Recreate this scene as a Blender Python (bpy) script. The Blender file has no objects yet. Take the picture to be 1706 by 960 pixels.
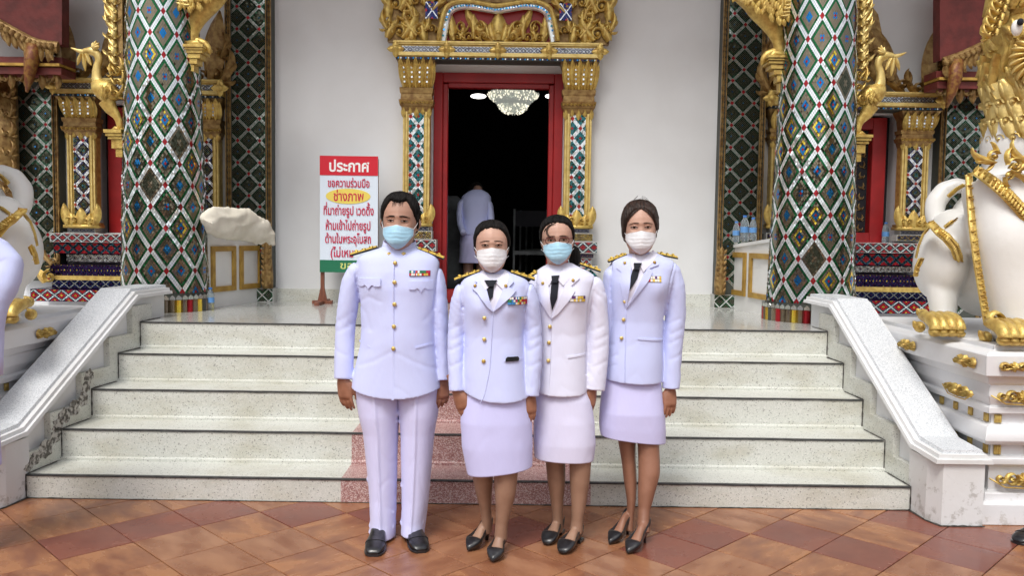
import bpy, bmesh, math, random
import numpy as np
from mathutils import Vector, Matrix, noise
random.seed(7); rng = np.random.default_rng(7)
S = bpy.context.scene
COL = S.collection
PI = math.pi
# ---------------------------------------------------------------- camera
F = 1410.0; HC = 1.53; PITCH = math.atan(88/1410); ROLL = .0140
cd = bpy.data.cameras.new("camera"); cam = bpy.data.objects.new("camera", cd); COL.objects.link(cam)
cf = Vector((0, math.cos(PITCH), -math.sin(PITCH))); cr0 = Vector((1, 0, 0)); cu0 = cr0.cross(cf)
cr = cr0*math.cos(ROLL)+cu0*math.sin(ROLL); cu = -cr0*math.sin(ROLL)+cu0*math.cos(ROLL)
cam.matrix_world = Matrix(((cr.x, cu.x, -cf.x, 0), (cr.y, cu.y, -cf.y, 0), (cr.z, cu.z, -cf.z, HC), (0, 0, 0, 1)))
cd.sensor_width = 36; cd.lens = 36*F/1706; cd.clip_end = 600; cd.clip_start = .05
S.camera = cam
# ---------------------------------------------------------------- sky, sun, exposure
SUN_EL, SUN_AZ = math.radians(56), math.radians(200)      # azimuth clockwise from +Y: behind the camera, a little to the left
w = bpy.data.worlds.new("World"); S.world = w; w.use_nodes = True
nt = w.node_tree; bg = nt.nodes['Background']
sk = nt.nodes.new('ShaderNodeTexSky'); sk.sky_type = 'NISHITA'; sk.sun_disc = False
sk.sun_elevation = SUN_EL; sk.sun_rotation = SUN_AZ; sk.dust_density = 4; sk.air_density = 1.0; sk.ozone_density = 1
hs = nt.nodes.new('ShaderNodeHueSaturation'); hs.inputs['Saturation'].default_value = .30
nt.links.new(sk.outputs[0], hs.inputs['Color']); nt.links.new(hs.outputs[0], bg.inputs[0])
bg.inputs[1].default_value = .15
sl = bpy.data.lights.new("sun", 'SUN'); sl.energy = 1.5; sl.angle = math.radians(18); sl.color = (1, .96, .9)
so = bpy.data.objects.new("sun", sl); COL.objects.link(so)
sd = Vector((math.sin(SUN_AZ)*math.cos(SUN_EL), math.cos(SUN_AZ)*math.cos(SUN_EL), math.sin(SUN_EL)))
so.rotation_euler = sd.to_track_quat('Z', 'Y').to_euler(); so.location = sd*30
S.view_settings.view_transform = 'Standard'; S.view_settings.look = 'None'; S.view_settings.gamma = 1
S.view_settings.exposure = .20
# ---------------------------------------------------------------- photo -> place
def ray(px, py): return cf + cr*((px-853)/F) - cu*((py-480)/F)
def G(px, py, z=0.0):
    d = ray(px, py); t = (z-HC)/d.z; return Vector((d.x*t, d.y*t, z))
def P(px, py, Y):
    d = ray(px, py); t = Y/d.y; return Vector((d.x*t, Y, HC+d.z*t))
# ---------------------------------------------------------------- materials
M = {}
def mk(name, c1, c2=None, scale=8, rough=.6, metal=0, bump=0, bscale=60, spec=.5, lo=.4, hi=.6, sx=(1, 1, 1), detail=4, rnd=False, emit=0, sss=0, coat=0, rvar=0):
    m = bpy.data.materials.new(name); m.use_nodes = True; t = m.node_tree; b = t.nodes['Principled BSDF']
    b.inputs['Base Color'].default_value = (*c1, 1); b.inputs['Roughness'].default_value = rough; b.inputs['Metallic'].default_value = metal
    b.inputs['Specular IOR Level'].default_value = spec
    if coat: b.inputs['Coat Weight'].default_value = coat; b.inputs['Coat Roughness'].default_value = .08
    if sss: b.inputs['Subsurface Weight'].default_value = sss; b.inputs['Subsurface Radius'].default_value = (.01, .004, .002); b.inputs['Subsurface Scale'].default_value = .6
    tc = t.nodes.new('ShaderNodeTexCoord'); mp = t.nodes.new('ShaderNodeMapping'); mp.inputs['Scale'].default_value = sx
    t.links.new(tc.outputs['Object'], mp.inputs[0]); vec = mp.outputs[0]
    if rnd:
        oi = t.nodes.new('ShaderNodeObjectInfo'); ml = t.nodes.new('ShaderNodeMath'); ml.operation = 'MULTIPLY'; ml.inputs[1].default_value = 50
        t.links.new(oi.outputs['Random'], ml.inputs[0]); va = t.nodes.new('ShaderNodeVectorMath'); va.operation = 'ADD'
        t.links.new(vec, va.inputs[0]); t.links.new(ml.outputs[0], va.inputs[1]); vec = va.outputs[0]
    if c2 is not None:
        n = t.nodes.new('ShaderNodeTexNoise'); n.inputs['Scale'].default_value = scale; n.inputs['Detail'].default_value = detail
        t.links.new(vec, n.inputs['Vector'])
        r = t.nodes.new('ShaderNodeValToRGB'); r.color_ramp.elements[0].position = lo; r.color_ramp.elements[1].position = hi
        r.color_ramp.elements[0].color = (*c1, 1); r.color_ramp.elements[1].color = (*c2, 1)
        t.links.new(n.outputs['Fac'], r.inputs[0]); t.links.new(r.outputs[0], b.inputs['Base Color'])
        if rvar:
            mr = t.nodes.new('ShaderNodeMapRange'); mr.inputs['To Min'].default_value = rough-rvar; mr.inputs['To Max'].default_value = rough+rvar
            mr.inputs['From Min'].default_value = .3; mr.inputs['From Max'].default_value = .7
            t.links.new(n.outputs['Fac'], mr.inputs[0]); t.links.new(mr.outputs[0], b.inputs['Roughness'])
    if bump:
        n2 = t.nodes.new('ShaderNodeTexNoise'); n2.inputs['Scale'].default_value = bscale; n2.inputs['Detail'].default_value = 3
        t.links.new(vec, n2.inputs['Vector']); bn = t.nodes.new('ShaderNodeBump'); bn.inputs['Strength'].default_value = bump; bn.inputs['Distance'].default_value = .01
        t.links.new(n2.outputs['Fac'], bn.inputs['Height']); t.links.new(bn.outputs[0], b.inputs['Normal'])
    if emit: b.inputs['Emission Color'].default_value = (*c1, 1); b.inputs['Emission Strength'].default_value = emit
    M[name] = m; return m
def speckle(name, base, specks, scale=110, rough=.45, stain=None, rnd=False):
    """terrazzo: stone chips in cement, each chip its own tone"""
    m = mk(name, base, rough=rough); t = m.node_tree; b = t.nodes['Principled BSDF']; tc = t.nodes['Texture Coordinate']
    v = t.nodes.new('ShaderNodeTexVoronoi'); v.inputs['Scale'].default_value = scale; t.links.new(tc.outputs['Object'], v.inputs['Vector'])
    sp = t.nodes.new('ShaderNodeSeparateColor'); t.links.new(v.outputs['Color'], sp.inputs[0])
    r = t.nodes.new('ShaderNodeValToRGB'); r.color_ramp.interpolation = 'CONSTANT'
    r.color_ramp.elements[0].color = (*specks[0][1], 1); r.color_ramp.elements[0].position = specks[0][0]
    r.color_ramp.elements[1].color = (*specks[1][1], 1); r.color_ramp.elements[1].position = specks[1][0]
    for p_, c_ in specks[2:]:
        e = r.color_ramp.elements.new(p_); e.color = (*c_, 1)
    t.links.new(sp.outputs[0], r.inputs[0]); out = r.outputs[0]
    if stain:
        n = t.nodes.new('ShaderNodeTexNoise'); n.inputs['Scale'].default_value = 2.2; n.inputs['Detail'].default_value = 6; n.inputs['Roughness'].default_value = .65
        mp = t.nodes.new('ShaderNodeMapping'); mp.inputs['Scale'].default_value = (1, 1, 2.5); t.links.new(tc.outputs['Object'], mp.inputs[0]); t.links.new(mp.outputs[0], n.inputs['Vector'])
        mr = t.nodes.new('ShaderNodeMapRange'); mr.inputs['From Min'].default_value = .45; mr.inputs['From Max'].default_value = .8
        t.links.new(n.outputs['Fac'], mr.inputs[0])
        mx = t.nodes.new('ShaderNodeMix'); mx.data_type = 'RGBA'; mx.blend_type = 'MULTIPLY'; mx.inputs[7].default_value = (*stain, 1)
        t.links.new(mr.outputs[0], mx.inputs[0]); t.links.new(out, mx.inputs[6]); out = mx.outputs[2]
    t.links.new(out, b.inputs['Base Color']); return m
def stained(name, base, dirt, z0, z1, rough=.6, amount=.8, scale=9):
    """painted plaster with grime and flaking that rises from z0 to z1"""
    m = mk(name, base, rough=rough, bump=.12, bscale=30); t = m.node_tree; b = t.nodes['Principled BSDF']; tc = t.nodes['Texture Coordinate']
    n = t.nodes.new('ShaderNodeTexNoise'); n.inputs['Scale'].default_value = scale; n.inputs['Detail'].default_value = 8; n.inputs['Roughness'].default_value = .7
    t.links.new(tc.outputs['Object'], n.inputs['Vector'])
    sp = t.nodes.new('ShaderNodeSeparateXYZ'); t.links.new(tc.outputs['Object'], sp.inputs[0])
    mr = t.nodes.new('ShaderNodeMapRange'); mr.inputs['From Min'].default_value = z0; mr.inputs['From Max'].default_value = z1
    mr.inputs['To Min'].default_value = .17; mr.inputs['To Max'].default_value = -.08
    t.links.new(sp.outputs[2], mr.inputs[0]); ad = t.nodes.new('ShaderNodeMath'); t.links.new(n.outputs['Fac'], ad.inputs[0]); t.links.new(mr.outputs[0], ad.inputs[1])
    r = t.nodes.new('ShaderNodeMapRange'); r.inputs['From Min'].default_value = .66; r.inputs['From Max'].default_value = .74; r.inputs['To Max'].default_value = amount
    t.links.new(ad.outputs[0], r.inputs[0])
    n3 = t.nodes.new('ShaderNodeTexNoise'); n3.inputs['Scale'].default_value = 1.6; n3.inputs['Detail'].default_value = 5; t.links.new(tc.outputs['Object'], n3.inputs['Vector'])
    m0 = t.nodes.new('ShaderNodeMix'); m0.data_type = 'RGBA'; m0.inputs[6].default_value = (*base, 1); m0.inputs[7].default_value = (base[0]*.86, base[1]*.85, base[2]*.82, 1)
    r3 = t.nodes.new('ShaderNodeMapRange'); r3.inputs['From Min'].default_value = .45; r3.inputs['From Max'].default_value = .7; t.links.new(n3.outputs['Fac'], r3.inputs[0]); t.links.new(r3.outputs[0], m0.inputs[0])
    mx = t.nodes.new('ShaderNodeMix'); mx.data_type = 'RGBA'; t.links.new(m0.outputs[2], mx.inputs[6]); mx.inputs[7].default_value = (*dirt, 1)
    t.links.new(r.outputs[0], mx.inputs[0]); t.links.new(mx.outputs[2], b.inputs['Base Color']); return m
mk('wall', (.72, .73, .74), (.62, .62, .62), 1.1, .75, bump=.08, bscale=14, lo=.38, hi=.72, detail=9)
stained('plaster', (.74, .75, .76), (.33, .31, .28), 0, .55, amount=.6, scale=14)
stained('lionwhite', (.80, .80, .78), (.38, .36, .33), -3, -2, rough=.35)
stained('pedestal', (.74, .75, .77), (.42, .40, .36), -.1, .5, rough=.5, amount=.5, scale=14)
speckle('terrazzo', (.6, .62, .58), [(0, (.30, .30, .28)), (.045, (.62, .63, .58)), (.5, (.57, .585, .54)), (.85, (.68, .68, .64))], 190, .4, stain=(.72, .68, .58))
speckle('terrazzo_edge', (.3, .31, .3), [(0, (.48, .51, .54)), (.18, (.68, .71, .74)), (.62, (.60, .63, .66)), (.8, (.76, .78, .80))], 240, .35)
speckle('terrazzo_pink', (.4, .15, .15), [(0, (.30, .14, .135)), (.38, (.46, .27, .25)), (.72, (.64, .52, .50))], 230, .4, stain=(.8, .75, .7))
speckle('porchfloor', (.5, .5, .48), [(0, (.40, .41, .39)), (.15, (.50, .51, .49)), (.6, (.46, .47, .45))], 150, .13)
mk('blackedge', (.03, .033, .035), (.06, .06, .06), 40, .5, bump=.2)
mk('tile_a', (.21, .075, .036), (.36, .16, .072), 4.5, .24, bump=.06, bscale=50, rnd=True, lo=.36, hi=.62, sx=(1, 2.2, 1), detail=9, rvar=.1)
mk('tile_b', (.17, .052, .036), (.235, .078, .05), 4, .26, bump=.06, bscale=50, rnd=True, lo=.35, hi=.7, detail=7, rvar=.08)
mk('tile_c', (.345, .16, .08), (.205, .075, .036), 4, .25, bump=.06, bscale=50, rnd=True, lo=.35, hi=.7, sx=(2.4, 1, 1), detail=8, rvar=.1)
mk('grout', (.40, .26, .17), (.27, .17, .11), 30, .9)
GOLD = mk('gold', (.70, .52, .15), (.44, .27, .07), 25, .40, .45, bump=.25, bscale=90, lo=.35, hi=.7)
mk('goldlite', (.74, .57, .22), (.58, .41, .12), 18, .36, .5, bump=.2, bscale=70, lo=.4, hi=.7)
mk('golddark', (.38, .25, .09), (.19, .10, .03), 22, .45, .4, bump=.3, bscale=80, lo=.35, hi=.65)
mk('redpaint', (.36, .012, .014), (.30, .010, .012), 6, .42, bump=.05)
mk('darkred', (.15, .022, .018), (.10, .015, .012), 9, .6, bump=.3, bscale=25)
mk('carved', (.17, .05, .02), (.28, .14, .03), 35, .5, .2, bump=.6, bscale=45)
def mirror(n, c, r=.12, me=.9): return mk(n, c, rough=r, metal=me, spec=.8)
MIR = [mirror('m_white', (.86, .90, .92), .10, .6), mirror('m_green', (.015, .15, .05)), mirror('m_brown', (.27, .22, .155)), mirror('m_blue', (.02, .22, .55)),
       mirror('m_red', (.42, .012, .022), .2, .6), mirror('m_yellow', (.85, .62, .08)), mirror('m_teal', (.02, .17, .20)), mirror('m_navy', (.02, .03, .12)), mk('groutdark', (.05, .055, .045), rough=.6),
       mk('groutlight', (.45, .45, .43), rough=.6), mirror('m_dgreen', (.085, .09, .06), .15, .8), mirror('m_pale', (.50, .52, .48), .2, .75), mirror('m_purple', (.05, .02, .09)), mirror('m_forest', (.02, .085, .045))]
WH, GR, BR, BL, RE, YE, TE, NA, GD, GL, DG, PA, PU = range(13)
def cloth(n, c, c2=None):
    m = mk(n, c, c2 or tuple(x*.95 for x in c), 3, .78, bump=.42, bscale=12, spec=.25, lo=.35, hi=.65, sx=(1, 1, .55), detail=2)
    b = m.node_tree.nodes['Principled BSDF']; b.inputs['Sheen Weight'].default_value = .12; return m
cloth('uniform', (.60, .65, .95)); cloth('uniform_pale', (.75, .76, .92)); cloth('trouser', (.66, .66, .94)); cloth('skirt_a', (.61, .61, .93)); cloth('skirt_b', (.71, .70, .90)); cloth('skirt_c', (.62, .61, .91))
cloth('shirt', (.74, .74, .86)); cloth('tie', (.012, .014, .022)); cloth('pants_dark', (.03, .03, .04))
mk('skin_man', (.40, .225, .16), (.45, .26, .19), 12, .5, bump=.04, bscale=120, sss=.08)
mk('skin_a', (.50, .30, .225), (.56, .345, .26), 12, .5, bump=.04, bscale=120, sss=.08)
mk('skin_hand', (.27, .115, .065), (.33, .15, .09), 18, .5, bump=.08, bscale=90, sss=.05)
mk('skin_leg', (.29, .165, .11), (.34, .20, .135), 10, .45, sss=.04)
mk('skin_leg_b', (.25, .115, .07), (.31, .15, .095), 10, .45, sss=.04)
mk('hair', (.004, .0035, .0035), (.012, .010, .009), 50, .62, bump=.9, bscale=110, sx=(2.2, .35, .25), spec=.2)
mk('hair_brown', (.020, .011, .008), (.048, .025, .017), 50, .45, bump=.9, bscale=110, sx=(2.2, .35, .25), spec=.4)
mk('lace', (.86, .64, .14), (.74, .50, .08), 60, .45, .2, bump=.2, bscale=150)
mk('eyewhite', (.52, .44, .40), rough=.2); mk('iris', (.018, .010, .007), rough=.12); mk('lip', (.28, .09, .08), rough=.45)
mk('mask_blue', (.38, .66, .84), (.42, .69, .86), 20, .8, bump=.1, bscale=30); mk('mask_white', (.76, .77, .80), (.72, .73, .77), 20, .8, bump=.1, bscale=30); mk('mask_edge', (.8, .82, .84), rough=.8)
mk('leather', (.010, .010, .012), (.018, .018, .02), 30, .28, bump=.15, bscale=60, coat=.3)
mk('wood', (.22, .075, .04), (.15, .05, .03), 14, .5, bump=.2, bscale=60, sx=(4, 4, .5))
mk('cream', (.74, .70, .60), (.64, .60, .50), 6, .9, bump=.4, bscale=14)
mk('parapet', (.80, .80, .78), (.74, .74, .72), 3, .6)
mk('ochre', (.50, .31, .06), (.38, .22, .04), 12, .5, .2)
mk('signred', (.60, .012, .03), rough=.35); mk('signwhite', (.68, .76, .86), rough=.3); mk('signgreen', (.015, .16, .08), rough=.35); mk('signyellow', (.78, .62, .12), rough=.35)
mk('textred', (.55, .01, .06), rough=.4); mk('textwhite', (.85, .85, .85), rough=.4); mk('textyellow', (.6, .65, .2), rough=.4)
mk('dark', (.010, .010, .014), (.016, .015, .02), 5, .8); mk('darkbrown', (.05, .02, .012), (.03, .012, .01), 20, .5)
mk('greycloth', (.16, .17, .17), (.11, .12, .12), 8, .9, bump=.3, bscale=10)
mk('lampglow', (1, .97, .9), emit=4); mk('crystal_lit', (1, .93, .75), emit=1.1, rough=.1)
mk('crystal', (.75, .78, .70), rough=.08, metal=.3, emit=.28)  # faint glow added so the unlit drops and chandelier frame don't turn black
mk('frame', (.10, .02, .02), rough=.25)
def glass(name, c, a=.35):
    m = mk(name, c, rough=.06); b = m.node_tree.nodes['Principled BSDF']; b.inputs['Transmission Weight'].default_value = .85; b.inputs['IOR'].default_value = 1.2; return m
glass('bottle', (.75, .85, .92)); mk('capblue', (.05, .2, .6), rough=.4); mk('bottlelabel', (.12, .3, .62), rough=.4)
mk('grime', (.035, .033, .03), (.10, .09, .08), 40, .9, bump=.3)
mk('flaked', (.12, .11, .095), (.50, .48, .44), 38, .95, bump=1.0, bscale=45, lo=.44, hi=.56, detail=8)
mk('leafdark', (.03, .045, .018), (.055, .075, .03), 4, .8, bump=.5, bscale=3)
# ---------------------------------------------------------------- mesh helpers
class MB:
    def __init__(s): s.v = []; s.f = []; s.m = []
    def add(s, vs, fs, mi=0):
        o = len(s.v); s.v.extend([tuple(v) for v in vs]); s.f.extend([tuple(i+o for i in f) for f in fs]); s.m.extend([mi]*len(fs)); return o
    def box(s, x0, x1, y0, y1, z0, z1, mi=0):
        v = [(x, y, z) for z in (z0, z1) for y in (y0, y1) for x in (x0, x1)]
        s.add(v, [(0, 2, 3, 1), (4, 5, 7, 6), (0, 1, 5, 4), (2, 6, 7, 3), (0, 4, 6, 2), (1, 3, 7, 5)], mi); return s
    def loft(s, rings, cap0=True, cap1=True, mi=0, closed=True):
        n = len(rings[0]); o = len(s.v); fs = []
        for r in rings: s.v.extend([tuple(p) for p in r])
        for k in range(len(rings)-1):
            for i in range(n if closed else n-1):
                j = (i+1) % n; fs.append((o+k*n+i, o+k*n+j, o+(k+1)*n+j, o+(k+1)*n+i))
        if cap0: fs.append(tuple(o+i for i in range(n))[::-1])
        if cap1: fs.append(tuple(o+(len(rings)-1)*n+i for i in range(n)))
        s.f.extend(fs); s.m.extend([mi]*len(fs)); return s
    def tube(s, pts, rad, seg=12, cap=True, mi=0, flat=1.0, up=(0, 1, 0)):
        """rad: number, list, or list of (ra, rb); rb lies along `up`"""
        pts = [Vector(p) for p in pts]; n = len(pts); up = Vector(up); rings = []
        for k, p in enumerate(pts):
            t = (pts[min(k+1, n-1)]-pts[max(k-1, 0)]).normalized()
            b = up - t*up.dot(t)
            if b.length < 1e-4: b = Vector((1, .01, 0)) - t*t.x
            b.normalize(); a = t.cross(b)
            r = rad[k] if isinstance(rad, (list, tuple, np.ndarray)) else rad
            ra, rb = r if isinstance(r, (list, tuple)) else (r, r*flat)
            rings.append([p + a*(ra*math.cos(2*PI*i/seg)) + b*(rb*math.sin(2*PI*i/seg)) for i in range(seg)])
        return s.loft(rings, cap, cap, mi)
    def prism(s, poly, off, mi=0):
        poly = [Vector(p) for p in poly]; off = Vector(off); n = len(poly)
        s.add(poly+[p+off for p in poly], [tuple(range(n)), tuple(range(2*n-1, n-1, -1))]+[(i, i+n, (i+1) % n+n, (i+1) % n) for i in range(n)], mi); return s
    def ball(s, c, r, seg=12, mi=0):
        c = Vector(c); r = r if isinstance(r, (tuple, list)) else (r, r, r); rings = []
        h = max(4, seg//2)
        for k in range(h+1):
            ph = PI*k/h; rr = max(math.sin(ph), 1e-3)
            rings.append([(c.x+r[0]*rr*math.cos(2*PI*i/seg), c.y+r[1]*rr*math.sin(2*PI*i/seg), c.z-r[2]*math.cos(ph)) for i in range(seg)])
        return s.loft(rings, True, True, mi)
    def build(s, name, mats, parent=None, smooth=False, fix=False, kind=None):
        me = bpy.data.meshes.new(name); me.from_pydata(s.v, [], s.f)
        mats = mats if isinstance(mats, (list, tuple)) else [mats]
        for m in mats: me.materials.append(M[m] if isinstance(m, str) else m)
        if len(mats) > 1: me.polygons.foreach_set('material_index', s.m)
        if fix:
            b = bmesh.new(); b.from_mesh(me); bmesh.ops.recalc_face_normals(b, faces=b.faces); b.to_mesh(me); b.free()
        if smooth: me.polygons.foreach_set('use_smooth', [True]*len(me.polygons))
        me.update(); o = bpy.data.objects.new(name, me); COL.objects.link(o); adopt(o, parent)
        if kind: o['kind'] = kind
        return o
def adopt(o, parent):
    if parent is not None:
        o.parent = parent
        if parent.type == 'EMPTY': o.matrix_parent_inverse = Matrix.Translation(-parent.location)
def tag(o, label=None, cat=None, group=None, kind=None):
    if label: o['label'] = label
    if cat: o['category'] = cat
    if group: o['group'] = group
    if kind: o['kind'] = kind
    return o
def thing(name, label, cat, loc=(0, 0, 0), group=None):
    o = bpy.data.objects.new(name, None); COL.objects.link(o); o.location = loc; o.empty_display_size = .1
    return tag(o, label, cat, group)
def fuse(o, voxel=.01, it=3, fac=.5):
    """melt the overlapping solids of a mesh into one continuous skin"""
    r = o.modifiers.new('r', 'REMESH'); r.mode = 'VOXEL'; r.voxel_size = voxel; r.use_smooth_shade = True
    if it: q = o.modifiers.new('s', 'SMOOTH'); q.iterations = it; q.factor = fac
    d = bpy.context.evaluated_depsgraph_get(); me = bpy.data.meshes.new_from_object(o.evaluated_get(d)); mats = list(o.data.materials)
    o.modifiers.clear(); old = o.data; o.data = me; me.name = old.name; bpy.data.meshes.remove(old)
    me.materials.clear()
    for m in mats: me.materials.append(m)
    me.polygons.foreach_set('use_smooth', [True]*len(me.polygons)); return o
def bevel(o, w_=.004, seg=1):
    b = bmesh.new(); b.from_mesh(o.data); bmesh.ops.remove_doubles(b, verts=b.verts, dist=1e-6)
    es = [e for e in b.edges if len(e.link_faces) == 2 and e.calc_face_angle(0) > .5]
    bmesh.ops.bevel(b, geom=es, offset=w_, segments=seg, affect='EDGES'); b.to_mesh(o.data); b.free(); return o
def sharp(o, ang=40):
    o.data.polygons.foreach_set('use_smooth', [True]*len(o.data.polygons))
    b = bmesh.new(); b.from_mesh(o.data)
    for e in b.edges: e.smooth = len(e.link_faces) != 2 or e.calc_face_angle(0) < math.radians(ang)
    b.to_mesh(o.data); b.free(); return o
def nz(x, y, z): return noise.noise(Vector((x, y, z)))
def dense(prof, n, sm=2):
    """profile rows, resampled on their own running parameter and smoothed"""
    A = np.array(prof, float); t = np.arange(len(A)); L = np.abs(np.diff(A[:, 0])); L = np.maximum(L, 1e-3)
    c = np.concatenate([[0], np.cumsum(L)]); q = np.linspace(0, c[-1], n)
    B = np.stack([np.interp(q, c, A[:, k]) for k in range(A.shape[1])], 1)
    for _ in range(sm):
        B[1:-1] = (B[:-2]+2*B[1:-1]+B[2:])/4
    return B
# ================================================================ mosaic
def tile_quad(mb, mapf, cs, mi, jit, shrink=.90):
    c = [sum(x[0] for x in cs)/4, sum(x[1] for x in cs)/4]; vs = []
    ta, tb = random.gauss(0, jit), random.gauss(0, jit)
    pc, nrm = mapf(*c)
    for u, v in cs:
        u2 = c[0]+(u-c[0])*shrink; v2 = c[1]+(v-c[1])*shrink
        p, n = mapf(u2, v2); vs.append(p+n*(.003+ta*(u2-c[0])+tb*(v2-c[1])))
    mb.add(vs, [(0, 1, 2, 3)], mi)
def cell_tiles(N, nb, which):
    for i in range(N):
        for j in range(N):
            band = i < nb or j < nb
            if which == 'all' or (band and which == 'band') or (not band and which == 'in'): yield i, j, band
def incol(i, j, N, nb, sty):
    c = (nb+N-1)/2; di, dj = abs(i-c), abs(j-c); ring = max(di, dj); h = (N-nb-1)/2
    bd, fl, body, mid = sty['border'], sty['flower'], sty['body'], sty.get('mid')
    if ring > h-.6: return bd
    if ring < .6: return sty['eye']
    if di+dj < 1.6 or (ring < 1.1 and sty.get('full')): return fl
    if mid is not None and abs(ring-2) < .6 and random.random() < .8: return mid
    return body
def lat(a, b, i, j, N, cw, ch):
    out = []
    for di, dj in ((0, 0), (1, 0), (1, 1), (0, 1)):
        p = a+(i+di)/N; q = b+(j+dj)/N; out.append(((p+q)/2*cw, (p-q)/2*ch))
    return out
def mosaic_rect(mb, mapf, W, H, cw, ch, N, nb, sty, which='all', jit=.03, ou=0, ov=0):
    """lattice mosaic over a rectangle centred on (0,0), W wide and H high; squares cut at the edge"""
    R = int(W/cw+H/ch)+2
    for a in range(-R, R+1):
        for b in range(-R, R+1):
            uc, vc = (a+b+1)/2*cw+ou, (a-b)/2*ch+ov
            if abs(uc) > W/2+cw/2 or abs(vc) > H/2+ch/2: continue
            s_ = sty if isinstance(sty, dict) else random.choice(sty)
            for i, j, band in cell_tiles(N, nb, which):
                cs = [(u+ou, v+ov) for u, v in lat(a, b, i, j, N, cw, ch)]
                mu, mv = sum(c[0] for c in cs)/4, sum(c[1] for c in cs)/4
                if abs(mu) > W/2 or abs(mv) > H/2: continue
                cs = [(max(-W/2, min(W/2, u)), max(-H/2, min(H/2, v))) for u, v in cs]
                mi = (s_.get('node', RE) if (i < nb and j < nb) else s_.get('band', WH)) if band else incol(i, j, N, nb, s_)
                tile_quad(mb, mapf, cs, mi, jit)
def plane(o, U=(1, 0, 0), V=(0, 0, 1)):
    o, U, V = Vector(o), Vector(U).normalized(), Vector(V).normalized(); n = U.cross(V)
    return lambda u, v: (o+U*u+V*v, n)
STY_COL = [dict(border=GR, flower=BL, body=BR, eye=RE, full=1), dict(border=GR, flower=BL, body=BR, eye=RE), dict(border=GR, flower=BL, body=BR, eye=BL, full=1),
           dict(border=GR, flower=BL, body=BR, eye=RE, mid=YE, full=1), dict(border=BR, flower=BR, body=DG, eye=BR), dict(border=GR, flower=BL, body=BR, eye=RE, full=1)]
STY_PIL = dict(border=13, flower=DG, body=DG, eye=BL, band=PA, node=RE)
STY_DOOR = dict(border=TE, flower=YE, body=TE, eye=RE, band=WH, node=RE)
STY_WIN = dict(border=NA, flower=TE, body=DG, eye=NA, band=WH, node=RE)
STY_RED = dict(border=TE, flower=RE, body=RE, eye=RE, band=WH, node=WH)
STY_BLK = dict(border=NA, flower=PU, body=NA, eye=PU, band=PA, node=PA)
STY_PUR = dict(border=PU, flower=YE, body=NA, eye=YE, band=PU, node=YE)
STY_BIG = dict(border=TE, flower=YE, body=RE, eye=YE, band=WH, node=WH)
# ================================================================ gold relief
class Fr:
    def __init__(s, o, U=(1, 0, 0), V=(0, 0, 1)): s.o = Vector(o); s.U = Vector(U).normalized(); s.V = Vector(V).normalized(); s.N = s.U.cross(s.V)
    def __call__(s, u, v, d=0): return s.o+s.U*u+s.V*v+s.N*d
def leaf(mb, fr, u, v, ang, L, W, curl=0, d=.02, n=7, mi=0, base=-.004, pw=.75):
    """pointed relief leaf with a raised spine, bending by curl"""
    rings = []; x, y = u, v; st = L/n
    for k in range(n+1):
        t = k/n; a = ang+curl*t*t
        w_ = W/2*(math.sin(PI*min(1, (t*.86+.14)))**pw) if k < n else .0005
        nx, ny = -math.sin(a), math.cos(a); hh = d*(1-.5*t)
        rings.append([fr(x+nx*w_, y+ny*w_, base), fr(x+nx*w_*.55, y+ny*w_*.55, hh*.55), fr(x, y, hh), fr(x-nx*w_*.55, y-ny*w_*.55, hh*.35), fr(x-nx*w_, y-ny*w_, base)])
        x += math.cos(a)*st; y += math.sin(a)*st
    mb.loft(rings, False, False, mi, closed=False)
def scroll(mb, fr, u, v, r, turns=1.4, a0=0, sg=1, W=.02, d=.02, n=18, mi=0):
    rings = []
    for k in range(n+1):
        t = k/n; a = a0+sg*turns*2*PI*t; rr = r*(1-t)**.8+r*.08; w_ = W/2*(1-.45*t)
        cx, cy = u+math.cos(a)*rr, v+math.sin(a)*rr; ox, oy = math.cos(a), math.sin(a)
        rings.append([fr(cx+ox*w_, cy+oy*w_, -.003), fr(cx, cy, d), fr(cx-ox*w_, cy-oy*w_, -.003)])
    mb.loft(rings, False, False, mi, closed=False)
    knob(mb, fr, u, v, W*.6, d*1.1, mi)
def knob(mb, fr, u, v, r, d, mi=0, n=10):
    rings = [[fr(u+math.cos(2*PI*i/n)*r*q, v+math.sin(2*PI*i/n)*r*q, d*h) for i in range(n)] for q, h in ((1, -.1), (.85, .55), (.45, .95))]
    mb.loft(rings, False, True, mi)
def kranok(mb, fr, u, v, s, rot=PI/2, sg=1, mi=0, d=.02):
    """Thai flame scroll: a spiral root, a long bent tip and small flames on its back"""
    c, n = math.cos, math.sin
    def at(a, b): return u+(c(rot)*a-n(rot)*b*sg)*s, v+(n(rot)*a+c(rot)*b*sg)*s
    x, y = at(.1, 0); scroll(mb, fr, x, y, .24*s, 1.3, rot-sg*2.2, sg, .13*s, d, 14, mi)
    x, y = at(-.1, .18); leaf(mb, fr, x, y, rot+sg*.35, 1.25*s, .34*s, -sg*1.3, d*1.15, 8, mi)
    x, y = at(.0, -.22); leaf(mb, fr, x, y, rot-sg*.7, .62*s, .24*s, sg*1.2, d, 6, mi)
    x, y = at(.25, .26); leaf(mb, fr, x, y, rot+sg*.9, .5*s, .2*s, -sg*1.2, d*.9, 5, mi)
    x, y = at(-.1, .28); leaf(mb, fr, x, y, rot+sg*1.5, .42*s, .18*s, -sg*1.3, d*.8, 5, mi)
def rosette(mb, fr, u, v, r, mi=0, d=.02, petals=4):
    for k in range(petals): leaf(mb, fr, u, v, PI/2+k*2*PI/petals, r, r*.75, 0, d*.6, 5, mi)
    knob(mb, fr, u, v, r*.42, d*1.1, mi); knob(mb, fr, u, v, r*.2, d*1.5, mi)
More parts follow.
